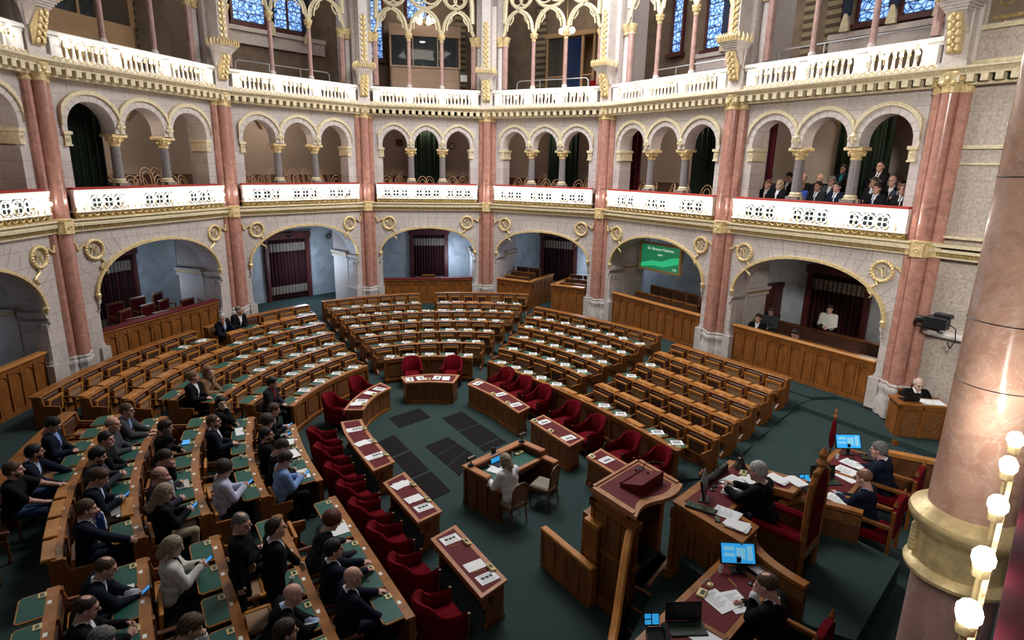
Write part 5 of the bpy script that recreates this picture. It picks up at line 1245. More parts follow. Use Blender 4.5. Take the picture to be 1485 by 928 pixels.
for a, b in (((.0, .0), (1, .05)), ((.0, .0), (.05, .92)), ((.95, 0), (1, .92))):
    P = [bil(a[0], a[1]), bil(b[0], a[1]), bil(b[0], b[1]), bil(a[0], b[1])]; ar = sum(P[i].cross(P[(i + 1) % 4]) for i in range(4)); mb.prism([tuple(p) for p in (P if ar > 0 else P[::-1])], 2.05, 2.075)
mb.build('rim', M['oak_rose'], t)
mb = MB()
def quadz(u0, u1, v0, v1, z0, z1, mi=0):
    P = [bil(u0, v0), bil(u1, v0), bil(u1, v1), bil(u0, v1)]; ar = sum(P[i].cross(P[(i + 1) % 4]) for i in range(4)); mb.prism([tuple(p) for p in (P if ar > 0 else P[::-1])], z0, z1, mi)
quadz(.04, .96, .05, .14, 0, 1.88); quadz(.04, .13, .05, .96, 0, 1.88); quadz(.87, .96, .05, .7, 0, 1.88)
quadz(.0, 1, .0, .16, 1.74, 1.86); quadz(.0, .14, .0, 1.0, 1.74, 1.86); quadz(.0, 1, -.01, .16, 1.0, 1.08); quadz(-.01, .15, -.01, 1.0, 1.0, 1.08); quadz(-.02, 1.0, -.02, .16, 0, .12); quadz(-.02, .15, -.02, 1.0, 0, .12)
for k in range(4):
    v = .06 + .88 * k / 3; quadz(.02, .08, v - .035, v + .035, .1, 1.8)
    u = .06 + .88 * k / 3; quadz(u - .035, u + .035, .02, .08, .1, 1.8)
for k in range(3):
    v0, v1 = .06 + .88 * (k + .18) / 3, .06 + .88 * (k + .82) / 3
    quadz(.030, .06, v0, v1, .22, .92, 1); quadz(.030, .06, v0, v1, 1.16, 1.66, 1); quadz(v0, v1, .030, .06, .22, .92, 1); quadz(v0, v1, .03, .06, 1.16, 1.66, 1)
mb.build('body', [M['oak'], M['carved']], t)
mb = MB(); quadz(-.06, .06, .02, .30, 0, 1.45); quadz(.06, .5, -.20, .02, 0, 1.45); mb.build('corner_block', M['oak'], t)
mb = MB(); quadz(-.08, .05, .0, .32, 1.45, 1.52); mb.build('block_cap', M['oak_edge'], t)
mb = MB(); quadz(.14, .9, .15, 1.0, .50, .60); mb.build('standing_floor', M['carpet'], t)
t2 = thing('reading_stand', 'sloping maroon reading stand lying on the pulpit top', 'book stand', (2.28, 9.34, 2.057), R(46)); mb = MB()
mb.prism_x([(-.22, 0), (.20, 0), (.20, .06), (-.22, .20)][::1], -.34, .34); mb.build('stand', M['maroon'], t2); mb = MB(); mb.box(-.34, .34, .19, .215, .04, .085); mb.build('lip', M['maroon'], t2)
t2 = thing('gooseneck_microphone', 'two thin gooseneck microphones on one foot at the far rim of the pulpit', 'microphone', (2.36, 9.85, 2.057), R(46)); mb = MB()
for s in (-.05, .05): mb.tube([(s, 0, .02), (s * 2, -.06, .12), (s * 4, -.18, .16), (s * 5, -.30, .15)], .008, 5); mb.ball((s * 5, -.31, .15), .02, 6, 5)
mb.build('necks', M['black'], t2); mb = MB(); mb.bbox(-.09, .09, -.04, .05, 0, .03, .01); mb.build('foot', M['black'], t2)
o = tag(MB().box(-.05, .05, -.035, .035, 0, .01).build('paper_slip', M['paper'], loc=(2.52, 9.72, 2.057), rz=.5), 'small white slip of paper at the far corner of the pulpit top', 'paper')
# low wing wall before the pulpit, curved stair rail and steps
a, b = Vector((.69, 9.92)), Vector((1.46, 8.77)); d = (b - a); ln = d.length
t = thing('low_oak_wall', 'low free-standing oak panel wall with honey top before the pulpit', 'panelling', mat=Matrix.Translation((a.x, a.y, 0)) @ Matrix.Rotation(math.atan2(d.y, d.x), 4, 'Z'))
mb = MB(); mb.box(0, ln, -.04, .04, 0, .74); mb.box(-.03, ln, -.06, .06, 0, .10)
for k in range(5): x = ln * k / 4; mb.box(x - .035, x + .035, -.06, .06, .1, .72)
mb.box(0, ln, -.055, .055, .62, .74)
mb.build('panels', M['oak'], t, 30); mb = MB(); mb.bbox(-.05, ln, -.07, .07, .74, .80, .015); mb.build('top_rail', M['oak_edge'], t)
RAIL = [(1.93, 8.40, 1.76), (1.87, 8.22, 1.70), (1.80, 8.02, 1.55), (1.73, 7.80, 1.35), (1.66, 7.58, 1.15), (1.58, 7.32, .98), (1.48, 7.02, .88), (1.40, 6.7, .84)]
t = thing('stair_rail', 'curved honey oak handrail sweeping down from the pulpit', 'handrail', (1.93, 8.40, 0)); mb = MB()
mb.tube([(x - 1.93, y - 8.40, z) for x, y, z in RAIL], .065, 6, flat=.7); mb.build('hand_rail', M['oak_edge'], t)
mb = MB(); A = [(x - 1.93, y - 8.40) for x, y, z in RAIL]
mb.grid([[(x + .02, y, 0) for x, y in A], [(x + .02, y, z - .03) for (x, y), (_, _, z) in zip(A, RAIL)]], 0); mb.grid([[(x - .02, y, 0) for x, y in A], [(x - .02, y, z - .03) for (x, y), (_, _, z) in zip(A, RAIL)]], 0, True); mb.build('panel', M['oak'], t)
PF = Matrix(((.698, .716, 0, 2.71), (.716, -.698, 0, 8.91), (0, 0, 1, 0), (0, 0, 0, 1)))                            # (along front, towards president)
def pw(x, y, z=0): return Vector((2.71 + .698 * x + .716 * y, 8.91 + .716 * x - .698 * y, z))
PROT = math.atan2(-.716, -.698)                                         # local -x along the front, so that y points to the president
def pmat(x, y, z=0): return Matrix.Translation(pw(x, y, z)) @ Matrix.Rotation(PROT, 4, 'Z')
def pprism(mb, pts, z0, z1, mi=None):
    P = [pw(x, y) for x, y in pts]; ar = sum(P[i].x * P[(i + 1) % len(P)].y - P[i].y * P[(i + 1) % len(P)].x for i in range(len(P))); mb.prism([(p.x, p.y) for p in (P if ar > 0 else P[::-1])], z0, z1, mi)
def pobj(name, pts, z0, z1, mat, parent=None, b=None):
    mb = MB(); pprism(mb, pts, z0, z1); o = mb.build(name, mat); 
    if parent is not None: o.parent = parent; o.matrix_parent_inverse = parent.matrix_world.inverted()
    return o
struct(pobj('floor_dais', [(-3.6, 1.0), (-.9, .25), (3.2, .25), (5.9, 1.0), (5.9, 3.3), (4.6, 4.6), (-3.6, 5.5)], .0, .80, M['carpet']))
struct(pobj('floor_president_dais', [(-.25, .35), (2.4, .35), (2.6, 1.5), (2.3, 2.9), (-.1, 2.9), (-.5, 1.5)], .8, 1.2, M['carpet']))
struct(pobj('floor_pulpit_platform', [(-.62, -.30), (2.6, -.60), (2.6, .32), (-.62, .32)], 0, .60, M['carpet']))
for k in range(3): struct(pobj('floor_step', [(-.62 - .3 * (k + 1), -.16 + .14 * k), (-.62 - .3 * k, -.24 + .14 * k), (-.62 - .3 * k, .95), (-.62 - .3 * (k + 1), .95)], 0, .45 - .15 * k, M['carpet']))
for k in range(3): tag(pobj('step_nosing', [(-.62 - .3 * k - .03, -.2 + .14 * k), (-.62 - .3 * k + .01, -.2 + .14 * k), (-.62 - .3 * k + .01, .32), (-.62 - .3 * k - .03, .32)], .585 - .15 * k, .605 - .15 * k, M['oak']), f'thin oak nosing of the {["top", "middle", "lowest"][k]} pulpit step', 'step edge', 'oak nosings of the pulpit steps')
tag(pobj('platform_kerb', [(-.5, -.06), (2.5, -.50), (2.5, -.44), (-.5, .0)], .60, .64, M['oak']), 'thin oak strip across the floor between pulpit and president desk', 'kerb')
for k in range(2): struct(pobj('floor_dais_step', [(-3.6, 5.5 + .35 * k), (4.6, 4.6 + .35 * k), (4.6, 4.95 + .35 * k), (-3.6, 5.9 + .35 * k)], 0, .55 - .25 * k, M['carpet']))
# ------------------------------------------------------------------ president's desk and throne
def pthing(name, label, cat, x, y, z=0): return thing(name, label, cat, tuple(pw(x, y, z)))
def child(parent, name, fn, mats, smooth=35):
    mb = MB(); fn(mb); o = mb.build(name, mats, None, smooth); o.parent = parent; bpy.context.view_layer.update(); o.matrix_parent_inverse = parent.matrix_world.inverted(); return o
DSK = [(0, 0), (2.1, 0), (2.38, 1.32), (1.72, 1.32), (1.62, .82), (.48, .82), (.32, 1.32), (-.29, 1.32)]
def shrink(P, s, c=(1.05, .6)): return [(c[0] + (x - c[0]) * s, c[1] + (y - c[1]) * s) for x, y in P]
t = pthing('president_desk', 'high oak president desk with maroon leather top', 'desk', 1.05, .5)
child(t, 'desk_top', lambda mb: (pprism(mb, DSK, 1.96, 2.0), pprism(mb, shrink(DSK, .97), 1.88, 1.96)), M['oak_light'])
child(t, 'leather_inlay', lambda mb: pprism(mb, [(.12, .14), (1.98, .14), (2.2, 1.2), (1.8, 1.2), (1.68, .74), (.42, .74), (.26, 1.2), (-.1, 1.2)], 2.0, 2.005), M['maroon'])
def pres_body(mb):
    pprism(mb, [(.04, .04), (2.06, .04), (2.06, .12), (.04, .12)], .6, 1.9, 0); pprism(mb, [(.04, .04), (.12, .04), (-.17, 1.28), (-.25, 1.28)], .6, 1.9, 0); pprism(mb, [(2.06, .04), (1.98, .04), (2.26, 1.28), (2.34, 1.28)], .6, 1.9, 0)
    for z0, z1, d in ((.6, .74, .06), (1.72, 1.88, .04), (1.60, 1.64, .03)):
        pprism(mb, [(0 - d, 0 - d + .04), (2.1 + d, -d + .04), (2.1 + d, .1), (-d, .1)], z0, z1, 0); pprism(mb, [(.04 - d, .04), (.1, .04), (-.2, 1.30), (-.25 - d, 1.30)], z0, z1, 0); pprism(mb, [(2.06 + d, .04), (2.0, .04), (2.3, 1.30), (2.34 + d, 1.30)], z0, z1, 0)
    for k in range(6):
        x = .05 + 2.0 * k / 5; pprism(mb, [(x - .04, .0), (x + .04, .0), (x + .04, .08), (x - .04, .08)], .7, 1.74, 0)
        if k < 5: pprism(mb, [(x + .09, .02), (x + .31, .02), (x + .31, .06), (x + .09, .06)], .84, 1.54, 1)
    for k in range(4):
        f = k / 3; x, y = .02 - .27 * f, .06 + 1.2 * f; pprism(mb, [(x - .04, y - .035), (x + .06, y - .035), (x + .06, y + .035), (x - .04, y + .035)], .7, 1.74, 0)
        if k < 3: pprism(mb, [(x - .025 - .02, y + .08), (x + .06, y + .08), (x - .03, y + .33), (x - .025 - .095, y + .33)], .84, 1.54, 1)
child(t, 'body', pres_body, [M['oak'], M['carved']], 30)
# throne: back towards the camera side, seat facing the hall
def pl(name, label, cat, x, y, z, ang=0.0): return thing(name, label, cat, mat=pmat(x, y, z) @ Matrix.Rotation(ang, 4, 'Z'))
t = pl('president_throne', 'tall red velvet throne with carved gilded oak frame', 'chair', .92, 1.56, 1.2)      # local y away from the hall
BK = [(-.33, .55), (-.36, .9), (-.37, 1.35), (-.33, 1.58), (-.22, 1.74), (0, 1.82), (.22, 1.74), (.33, 1.58), (.37, 1.35), (.36, .9), (.33, .55)]
mb = MB(); mb.prism_y(BK, .29, .36); mb.build('velvet_back', M['velvet'], t)
mb = MB(); mb.tube([(x, .33, z) for x, z in [(-.33, .0)] + BK + [(.33, .0)]], .05, 6); mb.box(-.33, .33, .28, .38, .40, .52)
for x, z in BK[3:8]: mb.ball((x * 1.08, .33, z + .05), .05, 6, 5)
mb.lathe([(.05, 1.82), (.09, 1.88), (.05, 1.95), (.07, 2.02), (.012, 2.14)], 8, (0, .33, 0)); mb.build('carved_frame', M['oak_light'], t)
mb = MB(); mb.bbox(-.34, .34, -.42, .30, .36, .50, .05); mb.build('velvet_seat', M['velvet'], t)
for s in (-1, 1):
    mb = MB(); mb.bbox(s * .36 - .06, s * .36 + .06, -.46, .30, .66, .76, .04); mb.build('padded_arm', M['velvet'], t)
    mb = MB(); mb.box(s * .36 - .04, s * .36 + .04, -.44, .32, .0, .66); mb.build('side_panel', M['oak_dark'], t)
# side desks with curved screens
def sdesk(sg, label):
    X = (lambda x: x) if sg > 0 else (lambda x: 2.1 - x)
    xs0, xs1 = 2.36, 5.3
    t = pthing('secretary_desk', label, 'desk', X(3.8), 1.4)
    child(t, 'desk_top', lambda mb: pprism(mb, [(X(xs0), 1.03), (X(xs1), 1.03), (X(xs1), 1.86), (X(xs0 + .1), 1.86)], 1.56, 1.60), M['oak_light'])
    child(t, 'leather_inlay', lambda mb: pprism(mb, [(X(xs0 + .12), 1.13), (X(xs1 - .1), 1.13), (X(xs1 - .1), 1.78), (X(xs0 + .18), 1.78)], 1.60, 1.605), M['maroon'])
    def body(mb):
        pprism(mb, [(X(xs0), 1.06), (X(xs1 - .03), 1.06), (X(xs1 - .03), 1.14), (X(xs0), 1.14)], .0, 1.56, 0); pprism(mb, [(X(xs1 - .1), 1.06), (X(xs1 - .03), 1.06), (X(xs1 - .03), 1.84), (X(xs1 - .1), 1.84)], .0, 1.56, 0)
        pprism(mb, [(X(3.9), 1.3), (X(3.96), 1.3), (X(3.96), 1.84), (X(3.9), 1.84)], .8, 1.56, 0)
        for k in range(8): x = xs0 + .04 + (xs1 - xs0 - .1) * k / 7; pprism(mb, [(X(x - .04), 1.02), (X(x + .04), 1.02), (X(x + .04), 1.08), (X(x - .04), 1.08)], .1, 1.5, 0)
    child(t, 'body', body, M['oak'], 30)
    def div(mb): pprism(mb, [(X(3.86), 1.12), (X(3.93), 1.12), (X(3.93), 1.84), (X(3.86), 1.84)], 1.60, 1.625)
    child(t, 'divider_strip', div, M['oak_light'])
    c = [(X(1.62 + .75 * math.sin(a) ), 1.18 + 1.35 * (1 - math.cos(a)) ) for a in [k * R(78) / 10 for k in range(11)]]
    t2 = pthing('curved_screen', f'curved oak screen between the throne and the {"right" if sg > 0 else "near"} secretaries', 'panelling', X(2.2), 1.9)
    def scr(mb, z0, z1, w):
        for a, b in zip(c, c[1:]):
            d = (Vector(b) - Vector(a)).normalized(); nn = Vector((-d.y, d.x)) * w; A, B = Vector(a), Vector(b); pprism(mb, [tuple(A - nn), tuple(B - nn), tuple(B + nn), tuple(A + nn)], z0, z1)
    child(t2, 'panel', lambda mb: scr(mb, .8, 1.74, .04), M['oak_dark']); child(t2, 'frieze', lambda mb: scr(mb, 1.52, 1.70, .055), M['carved']); child(t2, 'top_rail', lambda mb: scr(mb, 1.74, 1.80, .075), M['oak_light'])
sdesk(1, 'oak secretary desk with maroon top on the right of the throne'); sdesk(-1, 'oak secretary desk with maroon top nearest the camera')
t = pthing('oak_parapet', 'honey oak parapet ending the right secretary desk', 'panelling', 5.4, 1.9)
child(t, 'panel', lambda mb: pprism(mb, [(5.32, 1.75), (5.42, 1.75), (5.75, 2.75), (5.65, 2.75)], 0, 1.66), M['oak_dark']); child(t, 'top_rail', lambda mb: pprism(mb, [(5.28, 1.7), (5.46, 1.7), (5.79, 2.8), (5.61, 2.8)], 1.66, 1.74), M['oak_edge'])
def sec_chair(x, y, label, ang=0.0):
    t = pl('secretary_chair', label, 'chair', x, y, .8, ang)
    mb = MB(); mb.bbox(-.31, .31, -.36, .28, .34, .48, .04); mb.build('seat', M['velvet'], t)
    mb = MB(); mb.prism_y([(-.30, .5), (.30, .5), (.31, 1.0), (.2, 1.12), (0, 1.16), (-.2, 1.12), (-.31, 1.0)], .27, .36); mb.build('backrest', M['velvet'], t)
    for s in (-1, 1): mb = MB(); mb.bbox(s * .34 - .035, s * .34 + .035, -.38, .34, .66, .72, .012); mb.box(s * .34 - .03, s * .34 + .03, -.36, -.30, 0, .66); mb.box(s * .34 - .03, s * .34 + .03, .28, .34, 0, 1.0); mb.build('armrest', M['oak'], t)
    mb = MB()
    for s in (-1, 1): mb.lathe([(.02, 1.06), (.045, 1.10), (.03, 1.14), (.008, 1.2)], 7, (s * .30, .31, 0))
    mb.build('finial', M['oak'], t)
for k, (x, y, lab) in enumerate(((3.05, 2.32, 'red chair of the bespectacled man at the right secretary desk'), (4.55, 2.32, 'red chair of the grey haired man at the right secretary desk'), (-1.10, 2.42, 'red chair of the man resting his head on his hand'), (-2.2, 2.55, 'empty red chair at the near secretary desk, only its top in view'))): sec_chair(x, y, lab)
# ------------------------------------------------------------------ things on the dais desks (local frame: x left when seen from the hall, y to the seats)
def laptop(x, y, z, ang, label, lit=None, w=.19, lidang=110, matb='black'):
    t = pl('laptop', label, 'laptop', x, y, z, ang); d = .26
    mb = MB(); mb.bbox(-w, w, -d / 2, d / 2, 0, .02, .006, 0); mb.box(-w * .85, w * .85, -d * .35, d * .12, .02, .022, 1); mb.box(-w * .3, w * .3, d * .2, d * .42, .02, .022, 1); mb.build('keyboard', [M[matb], M['black'] if matb != 'black' else M['lcd']], t)
    mb = MB(); mb.xf = Matrix.Translation((0, -d / 2, .02)) @ Matrix.Rotation(R(lidang - 90), 4, 'X'); mb.bbox(-w, w, -.012, .0, 0, .25, .005, 0); mb.build('lid', M[matb] if matb == 'black' else M['silver'], t)
    mb = MB(); mb.xf = Matrix.Translation((0, -d / 2, .02)) @ Matrix.Rotation(R(lidang - 90), 4, 'X'); mb.box(-w * .92, w * .92, 0, .003, .02, .235); mb.build('screen', M[lit] if lit else M['black'], t)
    return t
def screen(x, y, z, ang, label, lit, w=.25, h=.30, tilt=18, stand=.12):
    t = pl('monitor', label, 'monitor', x, y, z, ang); T = Matrix.Translation((0, 0, stand)) @ Matrix.Rotation(R(tilt), 4, 'X')
    mb = MB(); mb.xf = T; mb.bbox(-w, w, -.03, 0, 0, h, .008); mb.build('housing', M['black'], t)
    mb = MB(); mb.xf = T; mb.box(-w + .02, w - .02, 0, .004, .02, h - .02); mb.build('display', M[lit], t)
    if lit != 'black':
        mb = MB(); mb.xf = T
        for a, b, c_, d in ((-.4, .1, .25, .75), (.2, .8, .62, .80), (.2, .8, .35, .5), (-.8, -.5, .2, .85)): mb.box(w * a, w * b, .004, .006, h * c_, h * d)
        mb.build('window_panels', M['screen_pale'], t)
    mb = MB(); mb.bbox(-.11, .11, -.10, .06, 0, .02, .006); mb.box(-.03, .03, -.05, -.01, .01, stand + .1); mb.build('stand', M['black'], t); return t
def phone_set(x, y, z, ang, label):
    t = pl('desk_phone', label, 'telephone', x, y, z, ang)
    mb = MB(); mb.prism_x([(-.12, 0), (.12, 0), (.12, .04), (-.12, .12)], -.13, .13); mb.build('base', M['black'], t); mb = MB(); mb.tube([(-.09, .11, .09), (-.095, .0, .14), (-.09, -.12, .15)], [.035, .02, .035], 7); mb.build('handset', M['black'], t)
    mb = MB(); mb.xf = Matrix.Translation((.05, -.13, .12)) @ Matrix.Rotation(R(25), 4, 'X'); mb.box(-.10, .10, -.015, .0, 0, .16, 0); mb.box(-.09, -.005, 0, .003, .02, .145, 1); mb.box(.01, .09, 0, .003, .02, .075, 1); mb.box(.01, .09, 0, .003, .09, .145, 1); mb.build('display', [M['black'], M['screen_blue']], t)
def glass(x, y, z, label):
    t = pl('water_glass', label, 'glass', x, y, z); mb = MB(); mb.lathe([(.028, .0), (.036, .11), (.033, .11), (.026, .008)], 12); mb.build('tumbler', M['glass'], t)
def paper(x, y, z, ang, label, printed=False, s=1.25, group=None):
    o = inst('document_sheet', doc_me if printed else plain_sheet, None); o.matrix_world = pmat(x, y, z) @ Matrix.Rotation(ang, 4, 'Z') @ Matrix.Diagonal((s, s, 1, 1)); return tag(o, label, 'paper', group)
mb = MB(); mb.box(-.14, .14, -.10, .10, 0, .004, 0)
for k in range(9): mb.box(-.10 + .02 * k - .0, -.096 + .02 * k + .004, -.08, .07 - .03 * (k % 3), .004, .0045, 1)
doc_me = mb.mesh('document_sheet', [M['paper'], bpy.data.materials['grey print']])
def stack(x, y, z, ang, n, label):
    t = pl('paper_pile', label, 'paper pile', x, y, z, ang)
    for k in range(n): inst('sheet', plain_sheet, t, (random.uniform(-.02, .02), random.uniform(-.02, .02), .006 * k), random.uniform(-.2, .2), (1.2, 1.2, 1.6))
def mic(x, y, z, ang, label, L=.34):
    t = pl('desk_microphone', label, 'microphone', x, y, z, ang); mb = MB(); mb.lathe([(.05, 0), (.045, .02), (.012, .03)], 10); mb.build('foot', M['black'], t); mb = MB(); mb.tube([(0, 0, .02), (0, .05, .14), (0, .16, .19), (0, L, .17)], .007, 5); mb.ball((0, L + .02, .168), .022, 7, 5); mb.build('neck', M['black'], t)
def console(x, y, z, ang, label):
    t = pl('voting_console', label, 'console', x, y, z, ang); mb = MB(); mb.bbox(-.09, .09, -.06, .06, 0, .035, .01); mb.build('housing', M['brass'], t); mb = MB(); mb.box(-.05, .05, -.02, .035, .035, .037); mb.build('display', M['lcd'], t)
Z1, Z2 = 2.006, 1.606
screen(.42, .38, Z1, R(20), 'black monitor seen from its back on the president desk', 'black', .27, .34, 12)
t = pl('keyboard', 'black computer keyboard at the left corner of the president desk', 'keyboard', .12, .45, Z1, R(100)); mb = MB(); mb.bbox(-.24, .24, -.09, .09, 0, .025, .008); mb.build('case', M['black'], t); mb = MB()
for r in range(4):
    for k in range(13): mb.box(-.225 + .035 * k, -.197 + .035 * k, -.075 + .038 * r, -.045 + .038 * r, .025, .032)
mb.build('keys', M['lcd'], t)
t = pl('black_case', 'flat black folder standing at the far rim of the president desk', 'folder', 1.25, .14, Z1, 0); mb = MB(); mb.bbox(-.42, .42, -.03, .03, 0, .14, .01); mb.build('cover', M['black'], t); mb = MB(); mb.tube([(-.08, 0, .14), (-.07, 0, .17), (.07, 0, .17), (.08, 0, .14)], .008, 5); mb.build('grip', M['black'], t)
t = pl('table_bell', 'dark bronze bell on the far corner of the president desk', 'bell', 1.93, .28, Z1); mb = MB(); mb.lathe([(.13, 0), (.125, .02), (.085, .09), (.06, .15), (.05, .20), (.0, .22)], 14); mb.build('bell', M['bronze'], t); mb = MB(); mb.lathe([(.03, .2), (.02, .24), (.03, .28), (.0, .31)], 10); mb.build('handle', M['bronze'], t)
mic(.80, .30, Z1, 0, 'left gooseneck microphone before the president', .32); mic(.95, .28, Z1, R(-5), 'right gooseneck microphone before the president', .32)
paper(1.05, .55, Z1, R(8), 'printed sheet in the hands of the president', True, 1.5); paper(1.35, .40, Z1, R(-10), 'open white sheet before the president, right of the microphones', True, 1.5); paper(1.62, .62, Z1, R(70), 'white sheet by the yellow console of the president', False, 1.3)
paper(.30, .80, Z1, R(95), 'loose printed sheet at the left elbow of the president', True, 1.5)
stack(.06, 1.08, Z1, R(98), 6, 'thick printed folder on the left wing of the president desk'); stack(1.98, .95, Z1, R(80), 6, 'pile of papers on the right wing of the president desk, upper one'); stack(2.14, 1.2, Z1, R(75), 4, 'pile of papers on the right wing of the president desk, lower one')
console(1.75, .42, Z1, R(15), 'yellow voting console at the right of the president'); 
t = pl('mobile_phone', 'black mobile phone lying on the left wing of the president desk', 'phone', .02, .78, Z1, R(30)); mb = MB(); mb.bbox(-.08, .08, -.04, .04, 0, .012, .004); mb.build('body', M['black'], t); mb = MB(); mb.box(-.07, .07, -.033, .033, .012, .013); mb.build('screen', M['lcd'], t)
# near secretary desk
screen(-.42, 1.36, Z2, R(-48), 'blue lit monitor on the near secretary desk', 'screen_blue', .26, .31, 32)
glass(-.62, 1.18, Z2, 'water glass left of the blue monitor on the near desk')
mic(-.55, 1.62, Z2, R(30), 'thin microphone before the man resting his head', .25)
stack(-.15, 1.62, Z2, R(70), 3, 'white sheets right of the blue monitor on the near desk'); paper(-1.05, 1.62, Z2, R(60), 'printed sheets under the elbow of the man resting his head', True, 1.5); paper(-1.22, 1.45, Z2 + .004, R(72), 'second printed sheet beside the yellow console on the near desk', True, 1.5)
console(-1.25, 1.22, Z2, R(10), 'yellow voting console on the near secretary desk'); paper(-1.95, 1.62, Z2, R(85), 'large white sheet right of the black laptop', False, 1.7); paper(-1.72, 1.18, Z2, R(80), 'narrow white sheet before the black laptop', False, .8)
laptop(-2.0, 1.40, Z2, R(-42), 'open black laptop on the near secretary desk', None, .24, 100); phone_set(-2.45, 1.26, Z2, R(-42), 'black desk telephone with blue display left of the laptop')
t = pl('desk_microphone', 'small brass desk microphone on the near desk', 'microphone', -1.0, 1.22, Z2, 0); mb = MB(); mb.lathe([(.05, 0), (.04, .03), (.01, .04)], 10); mb.build('foot', M['brass'], t); mb = MB(); mb.tube([(0, 0, .03), (.04, .0, .13), (.13, -.02, .15), (.24, -.03, .13)], .008, 5); mb.build('neck', M['silver'], t)
o = inst('pencil', pencil_me); o.matrix_world = pmat(-.72, 1.42, Z2) @ Matrix.Rotation(R(60), 4, 'Z'); tag(o, 'yellow pencil by the water glass on the near desk', 'pencil')
t = pl('computer_mouse', 'black computer mouse right of the blue monitor', 'mouse', .0, 1.35, Z2, R(20)); mb = MB(); mb.ball((0, 0, .012), .05, 10, 6, None, (.65, 1.1, .5)); mb.build('shell', M['black'], t); mb = MB(); mb.box(-.004, .004, -.03, -.012, .03, .042); mb.build('wheel', M['grey_plastic'], t)
# right secretary desk
screen(4.95, 1.3, Z2, R(-45), 'blue lit monitor on the right secretary desk', 'screen_blue', .27, .31, 26)
glass(4.55, 1.2, Z2, 'water glass beside the right blue monitor'); paper(4.55, 1.5, Z2, R(75), 'upper white sheet before the grey haired man', True, 1.5); paper(4.15, 1.5, Z2, R(80), 'middle white sheet between the two right men', True, 1.4); paper(3.85, 1.6, Z2, R(70), 'lower white sheet between the two right men', False, 1.4)
laptop(3.35, 1.38, Z2, R(-40), 'open black laptop before the bespectacled man', None, .25, 100); phone_set(2.75, 1.30, Z2, R(-40), 'black desk telephone with blue display beside the throne'); paper(2.85, 1.72, Z2, R(80), 'white sheet under the hands of the bespectacled man', True, 1.4); paper(3.2, 1.16, Z2, R(100), 'white sheet at the front rim behind the laptop', False, 1.0); mic(4.75, 1.42, Z2, R(10), 'microphone before the right blue monitor', .22)
t = pl('black_binder', 'black binder at the elbow of the grey haired man', 'binder', 5.05, 1.62, Z2, R(30)); mb = MB(); mb.bbox(-.15, .15, -.12, .12, 0, .03, .008); mb.build('cover', M['black'], t); mb = MB(); mb.box(-.14, .14, .118, .122, .004, .026); mb.build('pages', M['paper'], t)
t = pl('flag_pole', 'short red flag finial standing behind the right secretary desk', 'flag', 5.75, .75, 0); mb = MB(); mb.tube([(0, 0, 0), (0, 0, 2.0)], .02, 6); mb.lathe([(.03, 2.0), (.05, 2.05), (.02, 2.12), (.035, 2.16), (.0, 2.25)], 8); mb.build('pole', M['oak_light'], t); mb = MB(); mb.lathe([(.04, 1.3), (.07, 1.5), (.05, 1.85), (.02, 1.98)], 8); mb.build('cloth', M['velvet'], t)
# ------------------------------------------------------------------ stenographer's things
def sd(x, y, z=.737): return SD @ Vector((x, y, z))
SA = math.atan2(-e.y, -e.x)
def sthing(name, label, cat, x, y, z=.737, ang=0.0): return thing(name, label, cat, mat=SD @ Matrix.Translation((x, y, z)) @ Matrix.Rotation(ang, 4, 'Z'))
t = sthing('laptop', 'small blue lit laptop on the stenographer desk', 'laptop', 1.02, .28); mb = MB(); mb.bbox(-.16, .16, -.1, .12, 0, .02, .005); mb.build('keyboard', M['black'], t); mb = MB(); mb.xf = Matrix.Translation((0, -.1, .02)) @ Matrix.Rotation(R(22), 4, 'X'); mb.box(-.16, .16, -.01, 0, 0, .2); mb.build('lid', M['black'], t); mb = MB(); mb.xf = Matrix.Translation((0, -.1, .02)) @ Matrix.Rotation(R(22), 4, 'X'); mb.box(-.15, .15, 0, .003, .01, .19); mb.build('screen', M['screen_blue'], t)
def sdlamp(x, y, label):
    t = sthing('desk_lamp', label, 'lamp', x, y, .93); mb = MB(); mb.lathe([(.08, 0), (.07, .03), (.015, .05), (.015, .16)], 10); mb.build('stand', M['black'], t); mb = MB(); mb.tube([(-.10, 0, .18), (.10, 0, .18)], .045, 8); mb.build('shade', M['bronze'], t)
sdlamp(.10, .10, 'dark desk lamp on the far corner of the stenographer rim'); sdlamp(1.78, .14, 'dark desk lamp on the near corner of the stenographer rim')
for x, y, a, lab in ((1.28, .42, .3, 'white sheet under the hand of the stenographer'), (1.15, .25, -.2, 'white sheet beside the small blue laptop')):
    o = inst('paper_sheet', plain_sheet); o.matrix_world = SD @ Matrix.Translation((x, y, .739 + .004 * (a < 0))) @ Matrix.Rotation(a + R(90), 4, 'Z') @ Matrix.Diagonal((1.3, 1.2, 1, 1)); tag(o, lab, 'paper')
t = sthing('voting_console', 'yellow voting console at the far end of the stenographer desk', 'console', .32, .22); mb = MB(); mb.bbox(-.12, .12, -.06, .06, 0, .04, .01); mb.build('housing', M['brass'], t); mb = MB(); mb.box(-.06, .06, -.02, .03, .04, .042); mb.build('display', M['lcd'], t)
t = sthing('voting_console', 'yellow voting console by the near lamp of the stenographer desk', 'console', 1.62, .28); mb = MB(); mb.bbox(-.07, .07, -.06, .06, 0, .04, .01); mb.build('housing', M['brass'], t); mb = MB(); mb.box(-.04, .04, -.02, .03, .04, .042); mb.build('display', M['lcd'], t)
t = sthing('water_glass', 'water glass beside the far console of the stenographer desk', 'glass', .52, .2); mb = MB(); mb.lathe([(.028, 0), (.036, .1), (.033, .1), (.026, .008)], 10); mb.build('tumbler', M['glass'], t)
